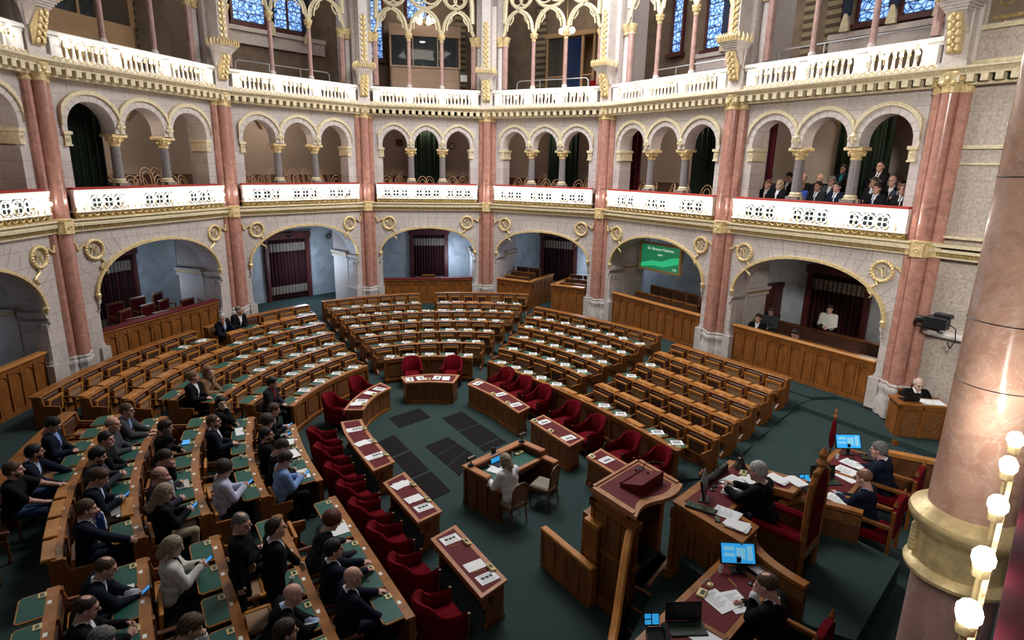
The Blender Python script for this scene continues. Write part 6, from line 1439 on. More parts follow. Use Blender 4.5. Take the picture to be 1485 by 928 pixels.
o = tag(MB().bbox(-.05, .05, -.03, .03, 0, .14, .01).build('rim_microphone', M['black'], mat=SD @ Matrix.Translation((1.0, .06, .93))), 'black box microphone on the stenographer rim above the laptop', 'microphone')
# ------------------------------------------------------------------ guard's desk and camera on the right wall
GA = math.atan2(14.42 - 14.37, 11.04 - 9.93)
t = thing('guard_desk', 'oak two-panel desk of the seated attendant at the right wall', 'desk', mat=Matrix.Translation((9.93, 14.37, .6)) @ Matrix.Rotation(GA - R(12), 4, 'Z'))
mb = MB(); mb.box(0, 1.12, 0, .06, 0, 1.02, 0); mb.box(0, .06, 0, .6, 0, 1.02, 0); mb.box(1.06, 1.12, 0, .6, 0, 1.02, 0); mb.box(-.03, 1.15, -.04, .02, 0, .12, 0)
for x in (0, .53, 1.06): mb.box(x, x + .06, -.03, .02, .1, 1.0, 0)
mb.box(0, 1.12, -.03, .02, .90, 1.02, 0)
for x in (.11, .64): mb.prism_y([(x, .2), (x + .37, .2), (x + .37, .7)] + [(x + .185 + .185 * math.cos(a), .7 + .14 * math.sin(a)) for a in [k * math.pi / 6 for k in range(1, 6)]] + [(x, .7)], -.018, .01, 1)
mb.build('body', [M['oak'], M['carved']], t, 30); mb = MB(); mb.bbox(-.05, 1.17, -.05, .64, 1.02, 1.07, .012); mb.build('desk_top', M['oak_light'], t)
mb = MB(); mb.box(-.12, .5, -.30, -.03, -.1, .14); tag(mb.build('oak_step', M['oak'], mat=t.matrix_basis.copy()), 'low oak step box before the attendant desk', 'step')
gd = t.matrix_basis.copy()
t2 = thing('laptop', 'open black laptop on the attendant desk', 'laptop', mat=gd @ Matrix.Translation((.30, .25, 1.07)) @ Matrix.Rotation(R(8), 4, 'Z')); mb = MB(); mb.bbox(-.2, .2, -.1, .16, 0, .02, .005); mb.build('keyboard', M['black'], t2); mb = MB(); mb.xf = Matrix.Translation((0, -.1, .02)) @ Matrix.Rotation(R(15), 4, 'X'); mb.box(-.2, .2, -.012, 0, 0, .25); mb.build('lid', M['black'], t2)
mb = MB(); mb.box(.55, 1.1, .02, .42, 1.07, 1.078); tag(mb.build('newspaper', M['paper'], mat=gd.copy()), 'white newspaper spread on the attendant desk', 'newspaper')
t2 = thing('attendant_chair', 'dark chair back behind the attendant at the right wall', 'chair', mat=gd @ Matrix.Translation((.65, 1.05, 0)) @ Matrix.Rotation(R(180), 4, 'Z')); inst('frame', ch_frame, t2); inst('backrest', ch_back, t2); inst('seat', ch_seat, t2)
m7 = BAY[7][0]
mb = MB(); mb.box(.2, 2.6, .12, .18, 3.30, 3.36); mb.box(.2, 2.6, .18, .35, 3.26, 3.40); tag(mb.build('wall_rail', M['pale'], mat=m7.copy()), 'pale horizontal rail on the right wall under the camera', 'rail')
t = thing('television_camera', 'black television camera on a bracket at the right wall', 'camera', mat=m7 @ Matrix.Translation((.82, -.28, 3.54)))
mb = MB(); mb.bbox(-.26, .24, -.12, .12, .05, .34, .03); mb.bbox(-.08, .3, -.1, .1, .34, .44, .02); mb.build('body', M['black'], t); mb = MB(); mb.tube([(-.26, 0, .2), (-.42, -.02, .2), (-.46, -.02, .2)], [.09, .10, .08], 10); mb.build('lens', M['black'], t)
mb = MB(); mb.box(-.3, .1, -.06, .06, -.02, .05); mb.tube([(0, 0, 0), (0, .2, -.1), (0, .4, -.14)], .03, 6); mb.tube([(-.45, .05, .0), (-.2, .3, -.08)], .02, 5); mb.build('bracket', M['black'], t)
mb = MB(); mb.tube([(.24, 0, .2), (.40, .05, .1), (.42, .1, -.2), (.3, .2, -.45), (.2, .25, -.30)], .014, 5); mb.build('cable', M['black'], t)
# ------------------------------------------------------------------ near column and the lit rail of the camera's own gallery
NC = (2.45, 2.85)
t = thing('near_column', 'large polished red marble column with a gilded ring, nearest the camera', 'column', (NC[0], NC[1], 0)); r = .19
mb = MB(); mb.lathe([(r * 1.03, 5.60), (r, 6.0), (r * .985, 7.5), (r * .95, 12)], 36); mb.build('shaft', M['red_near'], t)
mb = MB(); mb.lathe([(r * 1.09, .0), (r * 1.05, 5.2)], 36); mb.build('lower_shaft', M['rose'], t)
mb = MB(); mb.lathe([(r * 1.08, 5.20), (r * 1.32, 5.215), (r * 1.34, 5.235), (r * 1.22, 5.26), (r * 1.12, 5.27), (r * 1.12, 5.42), (r * 1.16, 5.45), (r * 1.2, 5.46), (r * 1.28, 5.475), (r * 1.3, 5.485), (r * 1.42, 5.52), (r * 1.44, 5.54), (r * 1.4, 5.56), (r * 1.08, 5.60), (r, 5.61)], 36); mb.build('gilded_ring', M['gold'], t)
mb = MB()
for z in (6.30, 6.62, 7.30): mb.ring((0, 0, z), r * 1.004, .0022, 36, 4, 'z')
mb.build('joint_line', M['black'], t)
mb = MB(); a0 = math.atan2(-NC[1], -NC[0]) - R(75)
for k in range(6): mb.ball((r * 1.16 * math.cos(a0), r * 1.16 * math.sin(a0), 5.30 + .026 * k), .026, 6, 5)
mb.build('carved_boss', M['gold'], t)
t = thing('gallery_rail', 'lit gallery rail with glowing bulbs and dark red velvet top at the right edge', 'railing', (1.2, 1.33, 6.09)); dv = Vector((.677, .736, 0)); pv = Vector((.736, -.677, 0))
mb = MB()
P = lambda a, b, z: tuple(dv * a + pv * b + Vector((0, 0, z)))
def rbox(mb, a0, a1, b0, b1, z0, z1):
    mb.add([P(a0, b0, z0), P(a1, b0, z0), P(a1, b1, z0), P(a0, b1, z0), P(a0, b0, z1), P(a1, b0, z1), P(a1, b1, z1), P(a0, b1, z1)], [(0, 1, 2, 3), (7, 6, 5, 4), (4, 5, 1, 0), (5, 6, 2, 1), (6, 7, 3, 2), (7, 4, 0, 3)])
rbox(mb, -.8, 1.75, .06, .60, -.02, .05); mb.build('velvet_top', flat('dark rail velvet', (.022, .0015, .004), .95, spec=.05), t)
mb = MB(); rbox(mb, -.8, 1.75, .14, .62, -.12, -.02); rbox(mb, -.8, 1.75, .18, .55, -1.0, -.12); mb.build('stone_rail', M['base_stone'], t)
mb = MB(); rbox(mb, -.8, 1.62, .005, .025, -.09, -.07); mb.build('bulb_bar', M['gold_dark'], t)
for a in (.04, .36, .78, 1.19, 1.52): b = inst('light_bulb', bulb_me, t, P(a, .0, .06), 0, (.8,) * 3); inst('socket', socket_me, b)
mb = MB()
for k in range(4): mb.ball(P(.02 + .05 * k, .17, -.03), .04, 7, 5)
mb.build('carved_ornament', M['gold'], t)
# ------------------------------------------------------------------ people: one smooth body surface each, grown from a signed distance field
import numpy as np
def smin(a, b, k):
    h = np.clip(.5 + .5 * (b - a) / k, 0, 1); return b * (1 - h) + a * h - k * h * (1 - h)
def cone(P, a, b, ra, rb):
    a = np.array(a, float); b = np.array(b, float); d = b - a; L = max(1e-9, d @ d); t = np.clip(((P - a) @ d) / L, 0, 1)
    return np.linalg.norm(P - a - t[:, None] * d, axis=1) - (ra + (rb - ra) * t)
def ellip(P, c, r):
    q = (P - np.array(c)) / np.array(r); k = np.linalg.norm(q, axis=1); return (k - 1) * min(r)
def nets(fn, lo, hi, s):
    """Surface nets: zero level of fn on a regular grid -> vertices, quads."""
    ax = [np.arange(l, h + s, s) for l, h in zip(lo, hi)]; n = [len(a) for a in ax]
    G = np.stack(np.meshgrid(*ax, indexing='ij'), -1).reshape(-1, 3); V = fn(G).reshape(n)
    ins = V < 0; c = np.zeros([m - 1 for m in n] + [3]); cnt = np.zeros([m - 1 for m in n])
    sl = lambda o: tuple(slice(o[i], o[i] + n[i] - 1) for i in range(3))
    C = [(i, j, k) for i in (0, 1) for j in (0, 1) for k in (0, 1)]
    for p in C:
        for d in range(3):
            if p[d]: continue
            q = tuple(p[i] + (i == d) for i in range(3)); A, B = V[sl(p)], V[sl(q)]; m = (A < 0) != (B < 0)
            t = np.where(m, A / np.where(np.abs(A - B) < 1e-12, 1, A - B), 0); o = np.zeros(c.shape); o[...] = p; o[..., d] += t; c += o * m[..., None]; cnt += m
    act = cnt > 0; idx = -np.ones(cnt.shape, int); idx[act] = np.arange(act.sum()); ii = np.argwhere(act)
    verts = np.array(lo) + (ii + c[act] / cnt[act][:, None]) * s; quads = []
    for d in range(3):
        a = [slice(1, n[i] - 1) for i in range(3)]; a[d] = slice(0, n[d] - 1); b = list(a); b[d] = slice(1, n[d])
        A, B = ins[tuple(a)], ins[tuple(b)]; e = np.argwhere(A != B)
        if not len(e): continue
        off = np.ones(3, int); off[d] = 0; e = e + off; u, v = (d + 1) % 3, (d + 2) % 3
        def cell(du, dv): q = e.copy(); q[:, u] -= du; q[:, v] -= dv; return idx[q[:, 0], q[:, 1], q[:, 2]]
        Q = np.stack([cell(1, 1), cell(0, 1), cell(0, 0), cell(1, 0)], 1); fl = ins[e[:, 0], e[:, 1], e[:, 2]]
        Q[~fl] = Q[~fl][:, ::-1]; quads.append(Q)
    return verts, np.concatenate(quads)
# head: skull, jaw, nose, brow, eye sockets, lips, ears
def head_sdf(P):
    d = ellip(P, (0, -.012, .03), (.076, .098, .088)); d = smin(d, ellip(P, (0, .032, -.035), (.060, .066, .085)), .03); d = smin(d, cone(P, (-.018, .066, -.098), (.018, .066, -.098), .024, .024), .03)
    d = smin(d, cone(P, (-.035, .082, .022), (.035, .082, .022), .014, .014), .015); d = smin(d, cone(P, (0, .094, .008), (0, .116, -.030), .009, .015), .012)
    for s in (-1, 1):
        d = -smin(-d, ellip(P, (s * .031, .103, .003), (.019, .016, .013)), .012); d = smin(d, ellip(P, (s * .080, -.006, -.012), (.010, .020, .032)), .008); d = smin(d, ellip(P, (s * .045, .055, -.035), (.022, .025, .022)), .02)
    d = smin(d, cone(P, (-.020, .090, -.064), (.020, .090, -.064), .010, .010), .008); d = -smin(-d, cone(P, (-.022, .103, -.062), (.022, .103, -.062), .003, .003), .004)
    return smin(d, cone(P, (0, -.018, -.07), (0, -.035, -.20), .054, .056), .03)
HV, HQ = nets(head_sdf, (-.105, -.125, -.21), (.105, .145, .135), .0095)
def hand_sdf(P, curl):
    d = ellip(P, (0, .045, 0), (.038, .052, .016))
    for j, (x, L) in enumerate(((-.028, .058), (-.010, .072), (.009, .068), (.027, .054))):
        a = (x, .082, 0); c1 = curl; m = (x * 1.12, .082 + L * .55 * math.cos(c1), -L * .55 * math.sin(c1)); e = (x * 1.15, m[1] + L * .5 * math.cos(c1 * 2.1), m[2] - L * .5 * math.sin(c1 * 2.1))
        d = smin(d, np.minimum(cone(P, a, m, .0098, .009), cone(P, m, e, .009, .0075)), .006)
    th = ((.026, .02, -.004), (.052, .052, -.014), (.050, .082, -.024 - .02 * curl))
    d = smin(d, np.minimum(cone(P, th[0], th[1], .014, .0115), cone(P, th[1], th[2], .011, .0085)), .008)
    return smin(d, cone(P, (0, -.03, 0), (0, .02, 0), .024, .026), .015)
HANDS = {c: nets(lambda P, c=c: hand_sdf(P, v), (-.06, -.06, -.10), (.08, .18, .04), .0085) for c, v in (('flat', .12), ('relax', .42), ('grip', .85))}
HAND = {}
for c, v in (('flat', .12), ('relax', .42), ('grip', .85)): HAND[c] = nets(lambda P: hand_sdf(P, v), (-.06, -.06, -.12), (.08, .19, .04), .0085)
# hair styles, shared meshes
def hair_mesh(style):
    def f(P):
        x, y, z = P.T
        am = 1.0 if style in ('full', 'curly', 'long', 'bob') else .4
        wob = am * .0035 * np.sin(x * 95 + y * 40) * np.sin(z * 80 - y * 60) + .002 * np.sin(x * 210) * np.sin(y * 190)
        big = 1.0 if style in ('full', 'curly', 'long', 'bob', 'pony') else .965
        top = ellip(P, (0, -.016, .038), (.087 * big, .108 * big, .101 * big)) + wob
        side = ellip(P, (0, -.035, -.01), (.083, .085, .075))
        top = smin(top, side, .02)
        line = .74 * y - .014 - z + wob if style not in ('receding',) else .95 * y + .022 - z
        d = np.maximum(top, line)
        if style == 'fringe': d = np.maximum(np.maximum(top, .70 * y + .0 - z), z - .045 + .3 * np.maximum(0, y))
        if style == 'thin': d = np.maximum(np.maximum(ellip(P, (0, -.016, .034), (.081, .101, .091)), .85 * y - .004 - z), -(ellip(P, (0, -.02, .13), (.035, .05, .04))))
        if style == 'full': d = smin(d, np.maximum(ellip(P, (0, .01, .085), (.070, .085, .045)), -.02 - y * 0 - z), .02)
        if style in ('long', 'bob', 'pony'):
            d = np.maximum(ellip(P, (0, -.018, .036), (.090, .108, .100)), .62 * y - .01 - z)
            if style == 'pony': d = smin(d, cone(P, (0, -.11, .03), (0, -.15, -.10), .028, .016), .02)
            else:
                e = -.10 if style == 'bob' else -.24
                d = smin(d, cone(P, (0, -.07, .0), (0, -.095, e), .072, .06), .03)
                for s in (-1, 1): d = smin(d, cone(P, (s * .076, -.01, .02), (s * .082, -.01, e * .85), .028, .026), .02)
        if style == 'beard': d = np.maximum(np.maximum(np.minimum(ellip(P, (0, .030, -.038), (.066, .073, .088)), cone(P, (-.018, .068, -.100), (.018, .068, -.100), .029, .029)), z + .046 + .25 * np.maximum(0, .05 - y)), -(y - .0)); d = np.maximum(d, -(cone(P, (-.014, .105, -.062), (.014, .105, -.062), .007, .007)))
        if style == 'curly':
            d = np.maximum(ellip(P, (0, -.03, .04), (.115, .13, .12)), .75 * y - .035 - z); d = d + .008 * np.sin(x * 150) * np.sin(y * 150 + 1) * np.sin(z * 150)
        return d + wob * .6
    v, q = nets(f, (-.14, -.19, -.33), (.14, .14, .18), .0105)
    me = bpy.data.meshes.new('hair_' + style); me.from_pydata(v.tolist(), [], q.tolist()); me.polygons.foreach_set('use_smooth', [True] * len(me.polygons)); me.materials.append(M['black']); return me
HAIR = {}
def hair_of(style):
    if style not in HAIR: HAIR[style] = hair_mesh(style)
    return HAIR[style]
_pm = {}
def pmat_c(kind, c, rough=.75):
    k = (kind, c)
    if k not in _pm: _pm[k] = flat(kind, c, rough, noise=.12, ns=40, spec=.4 if kind == 'skin' else .12)
    return _pm[k]
def hair_c(c):
    k = ('hair', c)
    if k not in _pm: _pm[k] = flat('hair', c, .55, noise=.55, ns=55, spec=.3, bump=.5)
    return _pm[k]
SKIN = {'light': (.52, .30, .22), 'pink': (.58, .32, .25), 'tan': (.40, .22, .15), 'pale': (.60, .40, .32)}
HAIRC = {'black': (.010, .008, .007), 'dark': (.030, .018, .012), 'brown': (.075, .042, .024), 'red': (.09, .022, .012), 'grey': (.13, .125, .12), 'white': (.42, .40, .38), 'blond': (.36, .25, .13), 'ash': (.28, .22, .15), 'sandy': (.17, .09, .05)}
CLOTH = {'black': (.0045, .0045, .0055), 'navy': (.006, .009, .021), 'dark': (.009, .009, .012), 'charcoal': (.018, .019, .023), 'grey': (.050, .053, .064), 'midgrey': (.16, .16, .17), 'white': (.72, .72, .75), 'cream': (.62, .60, .55), 'blue': (.20, .32, .60), 'paleblue': (.42, .52, .72), 'tan': (.22, .13, .075), 'beige': (.35, .29, .21), 'jeans': (.030, .055, .115), 'purple': (.035, .025, .05), 'royal': (.03, .07, .30), 'teal': (.02, .20, .22), 'lilac': (.50, .52, .66), 'red': (.16, .012, .02), 'yellow': (.55, .40, .10), 'olive': (.05, .05, .04)}
NPEOPLE = [0]
def person(loc, rz, label, pose='lap', stand=False, lean=0.0, yaw=0.0, nod=0.0, hair='short', hc='dark', skin='light', top='navy', shirt='white', tie=None, legs=None, res=.021, scale=1.14, L=None, Rr=None, glasses=False, twist=0.0, hs=1.12, base='seated', sleeve=True, hem=None, side=0.0, beard=None):
    """Local y is where the person faces; feet at z = 0."""
    legs = legs or top; pz = .95 if stand else .55; st = (1.0 if stand else 1.0)
    rot = Matrix.Translation((0, 0, pz)) @ Matrix.Rotation(R(-twist), 4, 'Z') @ Matrix.Rotation(R(side), 4, 'Y') @ Matrix.Rotation(R(-lean), 4, 'X') @ Matrix.Translation((0, 0, -pz))
    def T(x, y, z): return tuple(rot @ Vector((x, y, z + pz)))
    sh = {s: Vector(T(s * .185, -.005, .475)) for s in (-1, 1)}
    PO = {'lap': ((-.07, .30, .20), (.07, .30, .20)), 'desk': ((-.17, .42, .27), (.17, .42, .27)), 'phone': ((-.05, .33, .34), (.05, .33, .34)), 'type': ((-.11, .44, .28), (.13, .44, .28)), 'chin': ((-.06, .22, .18), (.03, .16, .56)), 'chinl': ((-.03, .16, .56), (.10, .34, .22)), 'ear': ((-.06, .30, .22), (.14, .06, .66)), 'side': ((-.24, .04, -.06), (.24, .04, -.06)), 'read': ((-.16, .38, .30), (.20, .44, .30)), 'fold': ((-.03, .20, .25), (.03, .22, .22)), 'down': ((-.26, .06, -.10), (.26, .06, -.10)), 'face': ((.0, .15, .55), (.06, .30, .25)), 'knees': ((-.18, .40, .12), (.18, .40, .12)), 'raise': ((-.12, .40, .32), (.16, .40, .34))}
    tl, tr = PO[pose]; tl = L or tl; tr = Rr or tr
    prim = []                                                            # (a, b, ra, rb, tag)
    def pr(a, b, ra, rb, tg): prim.append((a, b, ra, rb, tg))
    pr(T(-.075, -.02, .02), T(.075, -.02, .02), .115, .115, 3 if stand else 1)
    pr(T(-.075, .01, .16), T(.075, .01, .16), .12, .12, 1); pr(T(-.085, .012, .32), T(.085, .012, .32), .122, .122, 1)
    pr(T(-.145, -.012, .452), T(.145, -.012, .452), .082, .082, 1); pr(T(0, -.02, .40), T(0, -.01, .40), .12, .12, 1); pr(T(-.05, -.015, .50), T(.05, -.015, .50), .055, .055, 1)
    wr = {}
    for s, tg in ((-1, tl), (1, tr)):
        W = Vector(T(*tg)); S = sh[s]; a, b = .285, .255; d = W - S; D = min(d.length, (a + b) * .995); W = S + d.normalized() * D
        x = (a * a - b * b + D * D) / (2 * D); h = math.sqrt(max(0, a * a - x * x)); u = d.normalized(); hint = Vector((s * .55, -.35, -.85)); hint = (hint - u * hint.dot(u)).normalized(); E = S + u * x + hint * h
        pr(S, E, .068, .056, 1 if sleeve else 1); pr(E, W, .055 if sleeve else .045, .040 if sleeve else .032, 1 if sleeve else 0); wr[s] = (W, (W - E).normalized())
        if sleeve: q = E.lerp(W, .93); pr(q, W, .036, .034, 2)
    for s in (-1, 1):
        if stand:
            pr((s * .085, -.01, .90), (s * .10, .01, .50), .088, .062, 3); pr((s * .10, .01, .50), (s * .105, -.02, .09), .060, .043, 3); pr((s * .105, -.02, .055), (s * .12, .13, .035), .045, .034, 4)
            if hem: pr((s * .075, -.01, .95), (s * .085, -.01, .95 - hem), .105, .105, 1)
        else:
            pr((s * .085, .0, .53), (s * .115, .43, .535), .088, .066, 3); pr((s * .115, .44, .52), (s * .12, .42, .09), .060, .043, 3); pr((s * .12, .41, .055), (s * .135, .56, .035), .045, .034, 4)
    Aa = np.array([p[0] for p in prim]); Bb = np.array([p[1] for p in prim])
    def sd(P):
        d = None
        for a, b, ra, rb, tg in prim:
            q = cone(P, a, b, ra, rb) - (.013 if tg == 1 else 0); d = q if d is None else smin(d, q, .035)
        return d
    m = .16; lo = np.minimum(Aa, Bb).min(0) - m; hi = np.maximum(Aa, Bb).max(0) + m
    V, Q = nets(sd, lo, hi, res)
    dist = np.stack([cone(V, a, b, ra, rb) for a, b, ra, rb, tg in prim], 1); tags = np.array([p[4] for p in prim])[dist.argmin(1)]
    inv = rot.inverted(); Li = np.array(inv.to_3x3()) @ V.T; Li = Li.T + np.array(inv.translation); lx, ly, lz = Li[:, 0], Li[:, 1], Li[:, 2] - pz
    torso = tags == 1
    if shirt:
        w = np.clip((lz - .12) / .42, 0, 1) * .07; front = torso & (ly > .055) & (np.abs(lx) < w) & (lz > .12); tags[front] = 2
        tags[torso & (lz > .535) & (np.abs(lx) < .08)] = 2
        if tie: tags[front & (np.abs(lx) < .022)] = 5
    else: tags[torso & (lz > .55) & (np.abs(lx) < .055)] = 0
    ft = np.array([np.bincount(r, minlength=7).argmax() for r in tags[Q]])
    vs = [V]; qs = [Q]; ms = [ft]; base_n = len(V)
    # head
    nk = Vector(T(0, -.012, .53)); hr = rot.to_3x3() @ Matrix.Rotation(R(-yaw), 3, 'Z') @ Matrix.Rotation(R(lean * .75 - nod), 3, 'X'); hc_ = nk + (rot.to_3x3() @ Vector((0, .032, .150 * hs)))
    Hm = np.array(hr) * hs; hv = HV @ Hm.T + np.array(hc_)
    vs.append(hv); qs.append(HQ + base_n); hm = np.zeros(len(HQ), int); ms.append(hm); base_n += len(hv)
    for s in (-1, 1):
        mb = MB(); mb.ball((s * .031, .088, .003), .0115, 6, 5); mv = np.array(mb.v) @ Hm.T + np.array(hc_)
        fq = [f if len(f) == 4 else (*f, f[-1]) for f in mb.f]; vs.append(mv); qs.append(np.array(fq) + base_n); ms.append(np.full(len(fq), 6)); base_n += len(mv)
        mb = MB(); mb.tube([(s * .016, .099, .021), (s * .034, .099, .026), (s * .050, .088, .019)], .0042, 5); mv = np.array(mb.v) @ Hm.T + np.array(hc_)
        fq = [f[:4] if len(f) >= 4 else (*f, f[-1]) for f in mb.f]; vs.append(mv); qs.append(np.array(fq) + base_n); ms.append(np.full(len(fq), 6)); base_n += len(mv)
    # hands
    gr = 'grip' if pose in ('phone', 'chin', 'chinl', 'ear', 'face', 'fold', 'raise') else 'flat' if pose in ('type',) else 'relax'
    for s in (-1, 1):
        hvv, hq = HAND[gr]; W, d = wr[s]; y = d
        if pose in ('desk', 'type', 'read', 'knees') : y = (d + Vector((0, 0, .25)) * (1 if d.z < -.2 else 0)).normalized()
        zz = Vector((0, 0, 1)) if pose not in ('phone', 'chin', 'chinl', 'face', 'side', 'down', 'ear', 'fold', 'raise') else Vector((s * .8, 0.1, .4))
        zz = (zz - y * zz.dot(y)).normalized(); x = y.cross(zz); X = np.stack([np.array(x), np.array(y), np.array(zz)], 1)
        loc_ = hvv.copy()
        if s > 0: loc_[:, 0] *= -1
        mv = (loc_ * 1.06) @ X.T + np.array(W + y * .012); hq2 = hq if s < 0 else hq[:, ::-1]
        vs.append(mv); qs.append(hq2 + base_n); ms.append(np.zeros(len(hq2), int)); base_n += len(mv)
    VV = np.concatenate(vs); QQ = np.concatenate(qs); MM = np.concatenate(ms)
    me = bpy.data.meshes.new('body'); me.from_pydata(VV.tolist(), [], [tuple(dict.fromkeys(r)) for r in QQ.tolist()])
    for mm in (pmat_c('skin', SKIN[skin], .5), pmat_c('cloth', CLOTH[top]), pmat_c('cloth', CLOTH[shirt or 'white']), pmat_c('cloth', CLOTH[legs]), pmat_c('shoe leather', (.012, .010, .010), .4), pmat_c('cloth', CLOTH[tie or 'navy']), M['black']): me.materials.append(mm)
    me.polygons.foreach_set('material_index', MM.tolist()); me.polygons.foreach_set('use_smooth', [True] * len(me.polygons)); me.validate()
    t = thing('person', label, 'person', tuple(loc), rz); t.scale = (scale,) * 3
    inst('body', me, t)
    HM = Matrix.Translation(hc_) @ hr.to_4x4() @ Matrix.Scale(hs, 4)
    if hair != 'bald':
        h = inst('hair', hair_of(hair), t, mat=HM); h.material_slots[0].link = 'OBJECT'; h.material_slots[0].material = hair_c(HAIRC[hc])
    if beard:
        h = inst('beard', hair_of('beard'), t, mat=HM); h.material_slots[0].link = 'OBJECT'; h.material_slots[0].material = hair_c(HAIRC[beard])
    if glasses:
        mb = MB()
        for s in (-1, 1): mb.ring((s * .033, .108, .002), .022, .0026, 12, 4); mb.tube([(s * .055, .106, .006), (s * .078, .06, .008), (s * .083, .0, .0)], .0024, 4)
        mb.tube([(-.011, .110, .004), (.011, .110, .004)], .0024, 4); inst('glasses', mb.mesh('glasses', M['black']), t, mat=HM)
    NPEOPLE[0] += 1
    return t, wr, HM
phone_me = MB(); phone_me.bbox(-.038, .038, -.075, .075, -.005, .005, .003, 0); phone_me.box(-.034, .034, -.070, .070, .005, .0056, 1); phone_me = phone_me.mesh('mobile_phone', [M['black'], M['phone_blue']])
def hold_phone(tw, label, lit=True):
    t, wr, HM = tw; p = (wr[-1][0] + wr[1][0]) / 2 + Vector((0, .10, .035)); bpy.context.view_layer.update()
    o = inst('mobile_phone', phone_me); o.matrix_world = t.matrix_world @ Matrix.Translation(p) @ Matrix.Rotation(R(38), 4, 'X'); tag(o, label, 'phone', None); return o
def seat(block, k, d, off, label, side=0.0, face=0.0, **kw):
    r = RW[block][k]; p, tt, f = r.at(d); q = p + f * .29; rz = math.atan2(-f.x, f.y) - R(face); zf = DZ * k
    lean = kw.pop('lean', max(0, min(32, math.degrees(math.atan2(max(0, off - .27), .72))))); stand = kw.get('stand', False)
    z0 = zf + (0 if stand else -.04)
    if stand: q = p + f * kw.pop('at', .42)
    return person((q.x, q.y, z0), rz, label, lean=lean, side=side, **kw)
# ------------------------------------------------------------------ members in the left blocks (yaw: + turns the head to the person's right)
NEAR = .018
seat('L1', 5, 5.5, .50, 'man in navy jacket and light blue shirt looking down, far end of back left bench', pose='lap', top='navy', shirt='blue', hc='black', nod=28, legs='jeans', lean=8)
seat('L1', 5, 4.2, .50, 'bearded man in navy jacket leaning towards the desk, second on the back left bench', beard='black', pose='desk', top='navy', shirt='paleblue', hc='black', legs='jeans', yaw=-25, lean=14, Rr=(.12, .44, .22), L=(-.25, .52, .24), skin='tan')
seat('L1', 5, 3.45, .46, 'man in black T-shirt with bare arms stretched to the desk, leftmost in the picture', beard='dark', pose='desk', top='black', shirt=None, hc='brown', legs='jeans', sleeve=False, yaw=-10, lean=6, L=(-.30, .52, .24), Rr=(.08, .40, .16), skin='pink')
seat('L1', 4, 4.95, .40, 'man in grey suit and blue shirt with glasses typing on a laptop', pose='type', top='grey', shirt='blue', hc='brown', legs='charcoal', glasses=True, yaw=10, lean=14, skin='pink')
seat('L1', 4, 4.15, .35, 'balding man in grey suit sitting behind the man in the black sweater', pose='lap', top='grey', shirt='grey', hair='fringe', hc='grey', yaw=15, skin='pink', legs='charcoal', lean=8)
seat('L1', 4, 3.35, .45, 'black haired man in black sweater with clasped hands on the fifth left bench', pose='fold', top='black', shirt=None, hc='black', yaw=20, lean=10, skin='pink', L=(-.02, .34, .20), Rr=(.03, .35, .18))
seat('L1', 4, 2.55, .30, 'dark haired bearded man in grey suit holding his phone in both hands', beard='black', pose='phone', top='grey', shirt='navy', hair='full', hc='black', nod=14, lean=8, legs='grey')
hold_phone(seat('L1', 4, 1.62, .35, 'man in dark blue jacket and beige trousers bent over a blue lit phone', pose='phone', top='navy', shirt='paleblue', hair='full', hc='brown', nod=24, lean=16, legs='beige', yaw=10, res=NEAR), 'blue lit phone of the man in beige trousers')
seat('L1', 4, .45, .29, 'man in dark suit and royal blue tie resting his chin on his hand', pose='chinl', top='navy', shirt='white', tie='royal', hc='brown', nod=6, lean=6, Rr=(.30, .50, .27), res=NEAR, skin='pink')
seat('L1', 3, 3.5, .41, 'man in black sweater holding a phone to his ear', pose='ear', top='black', shirt=None, hair='full', hc='dark', nod=8, lean=10)
seat('L1', 3, 1.95, .5, 'woman with ponytail in dark hoodie resting her face on her hand', pose='face', top='charcoal', shirt=None, hair='pony', hc='dark', nod=14, lean=16, legs='black')
seat('L1', 3, 1.15, .25, 'bald man in purple sweater touching his face', pose='face', top='purple', shirt='lilac', hair='fringe', hc='sandy', nod=12, lean=8, skin='pink')
hold_phone(seat('L1', 3, .40, .31, 'woman with long fair hair in black top and beige skirt looking at a phone', pose='phone', top='black', shirt=None, hair='long', hc='ash', nod=22, lean=8, legs='beige', skin='pale', res=NEAR), 'blue lit phone of the woman with long fair hair')
seat('L1', 2, 3.15, .3, 'man with glasses in navy suit and white shirt sitting upright with folded hands', beard='brown', pose='lap', top='navy', shirt='white', hc='brown', glasses=True, nod=-8, yaw=12, lean=2, skin='pink')
hold_phone(seat('L1', 2, .62, .25, 'person with dark curly hair and pale shirt looking at a blue phone', pose='phone', top='lilac', shirt=None, hair='curly', hc='dark', nod=18, lean=8, legs='black', res=NEAR), 'phone of the person with dark curly hair')
seat('L1', 2, 4.35, .5, 'dark haired woman in black turning round with her hand at her cheek', pose='face', top='black', shirt=None, hair='bob', hc='black', yaw=55, lean=4, skin='pale', Rr=(.10, .14, .56), L=(-.05, .28, .2))
seat('L2', 3, .40, .55, 'man in black suit and open white shirt at the end of the upper left block', pose='lap', top='black', shirt='white', hc='sandy', yaw=-35, lean=4, skin='pink')
seat('L2', 3, 1.12, .60, 'red haired woman in tan coat leaning beside the man in black suit', pose='lap', top='tan', shirt='black', hair='long', hc='sandy', yaw=20, lean=14, skin='pale', legs='black', side=10)
seat('L2', 1, .42, .60, 'young man in dark jacket with phone at the end of the upper left block', pose='lap', top='charcoal', shirt='red', hair='full', hc='black', yaw=-15, nod=8, lean=8, legs='dark')
hold_phone(seat('L1', 1, 3.35, .55, 'man in black suit leaning on the front left desk with a phone', pose='phone', top='black', shirt='paleblue', hc='brown', nod=14, lean=18), 'phone of the man leaning on the front left desk', False)
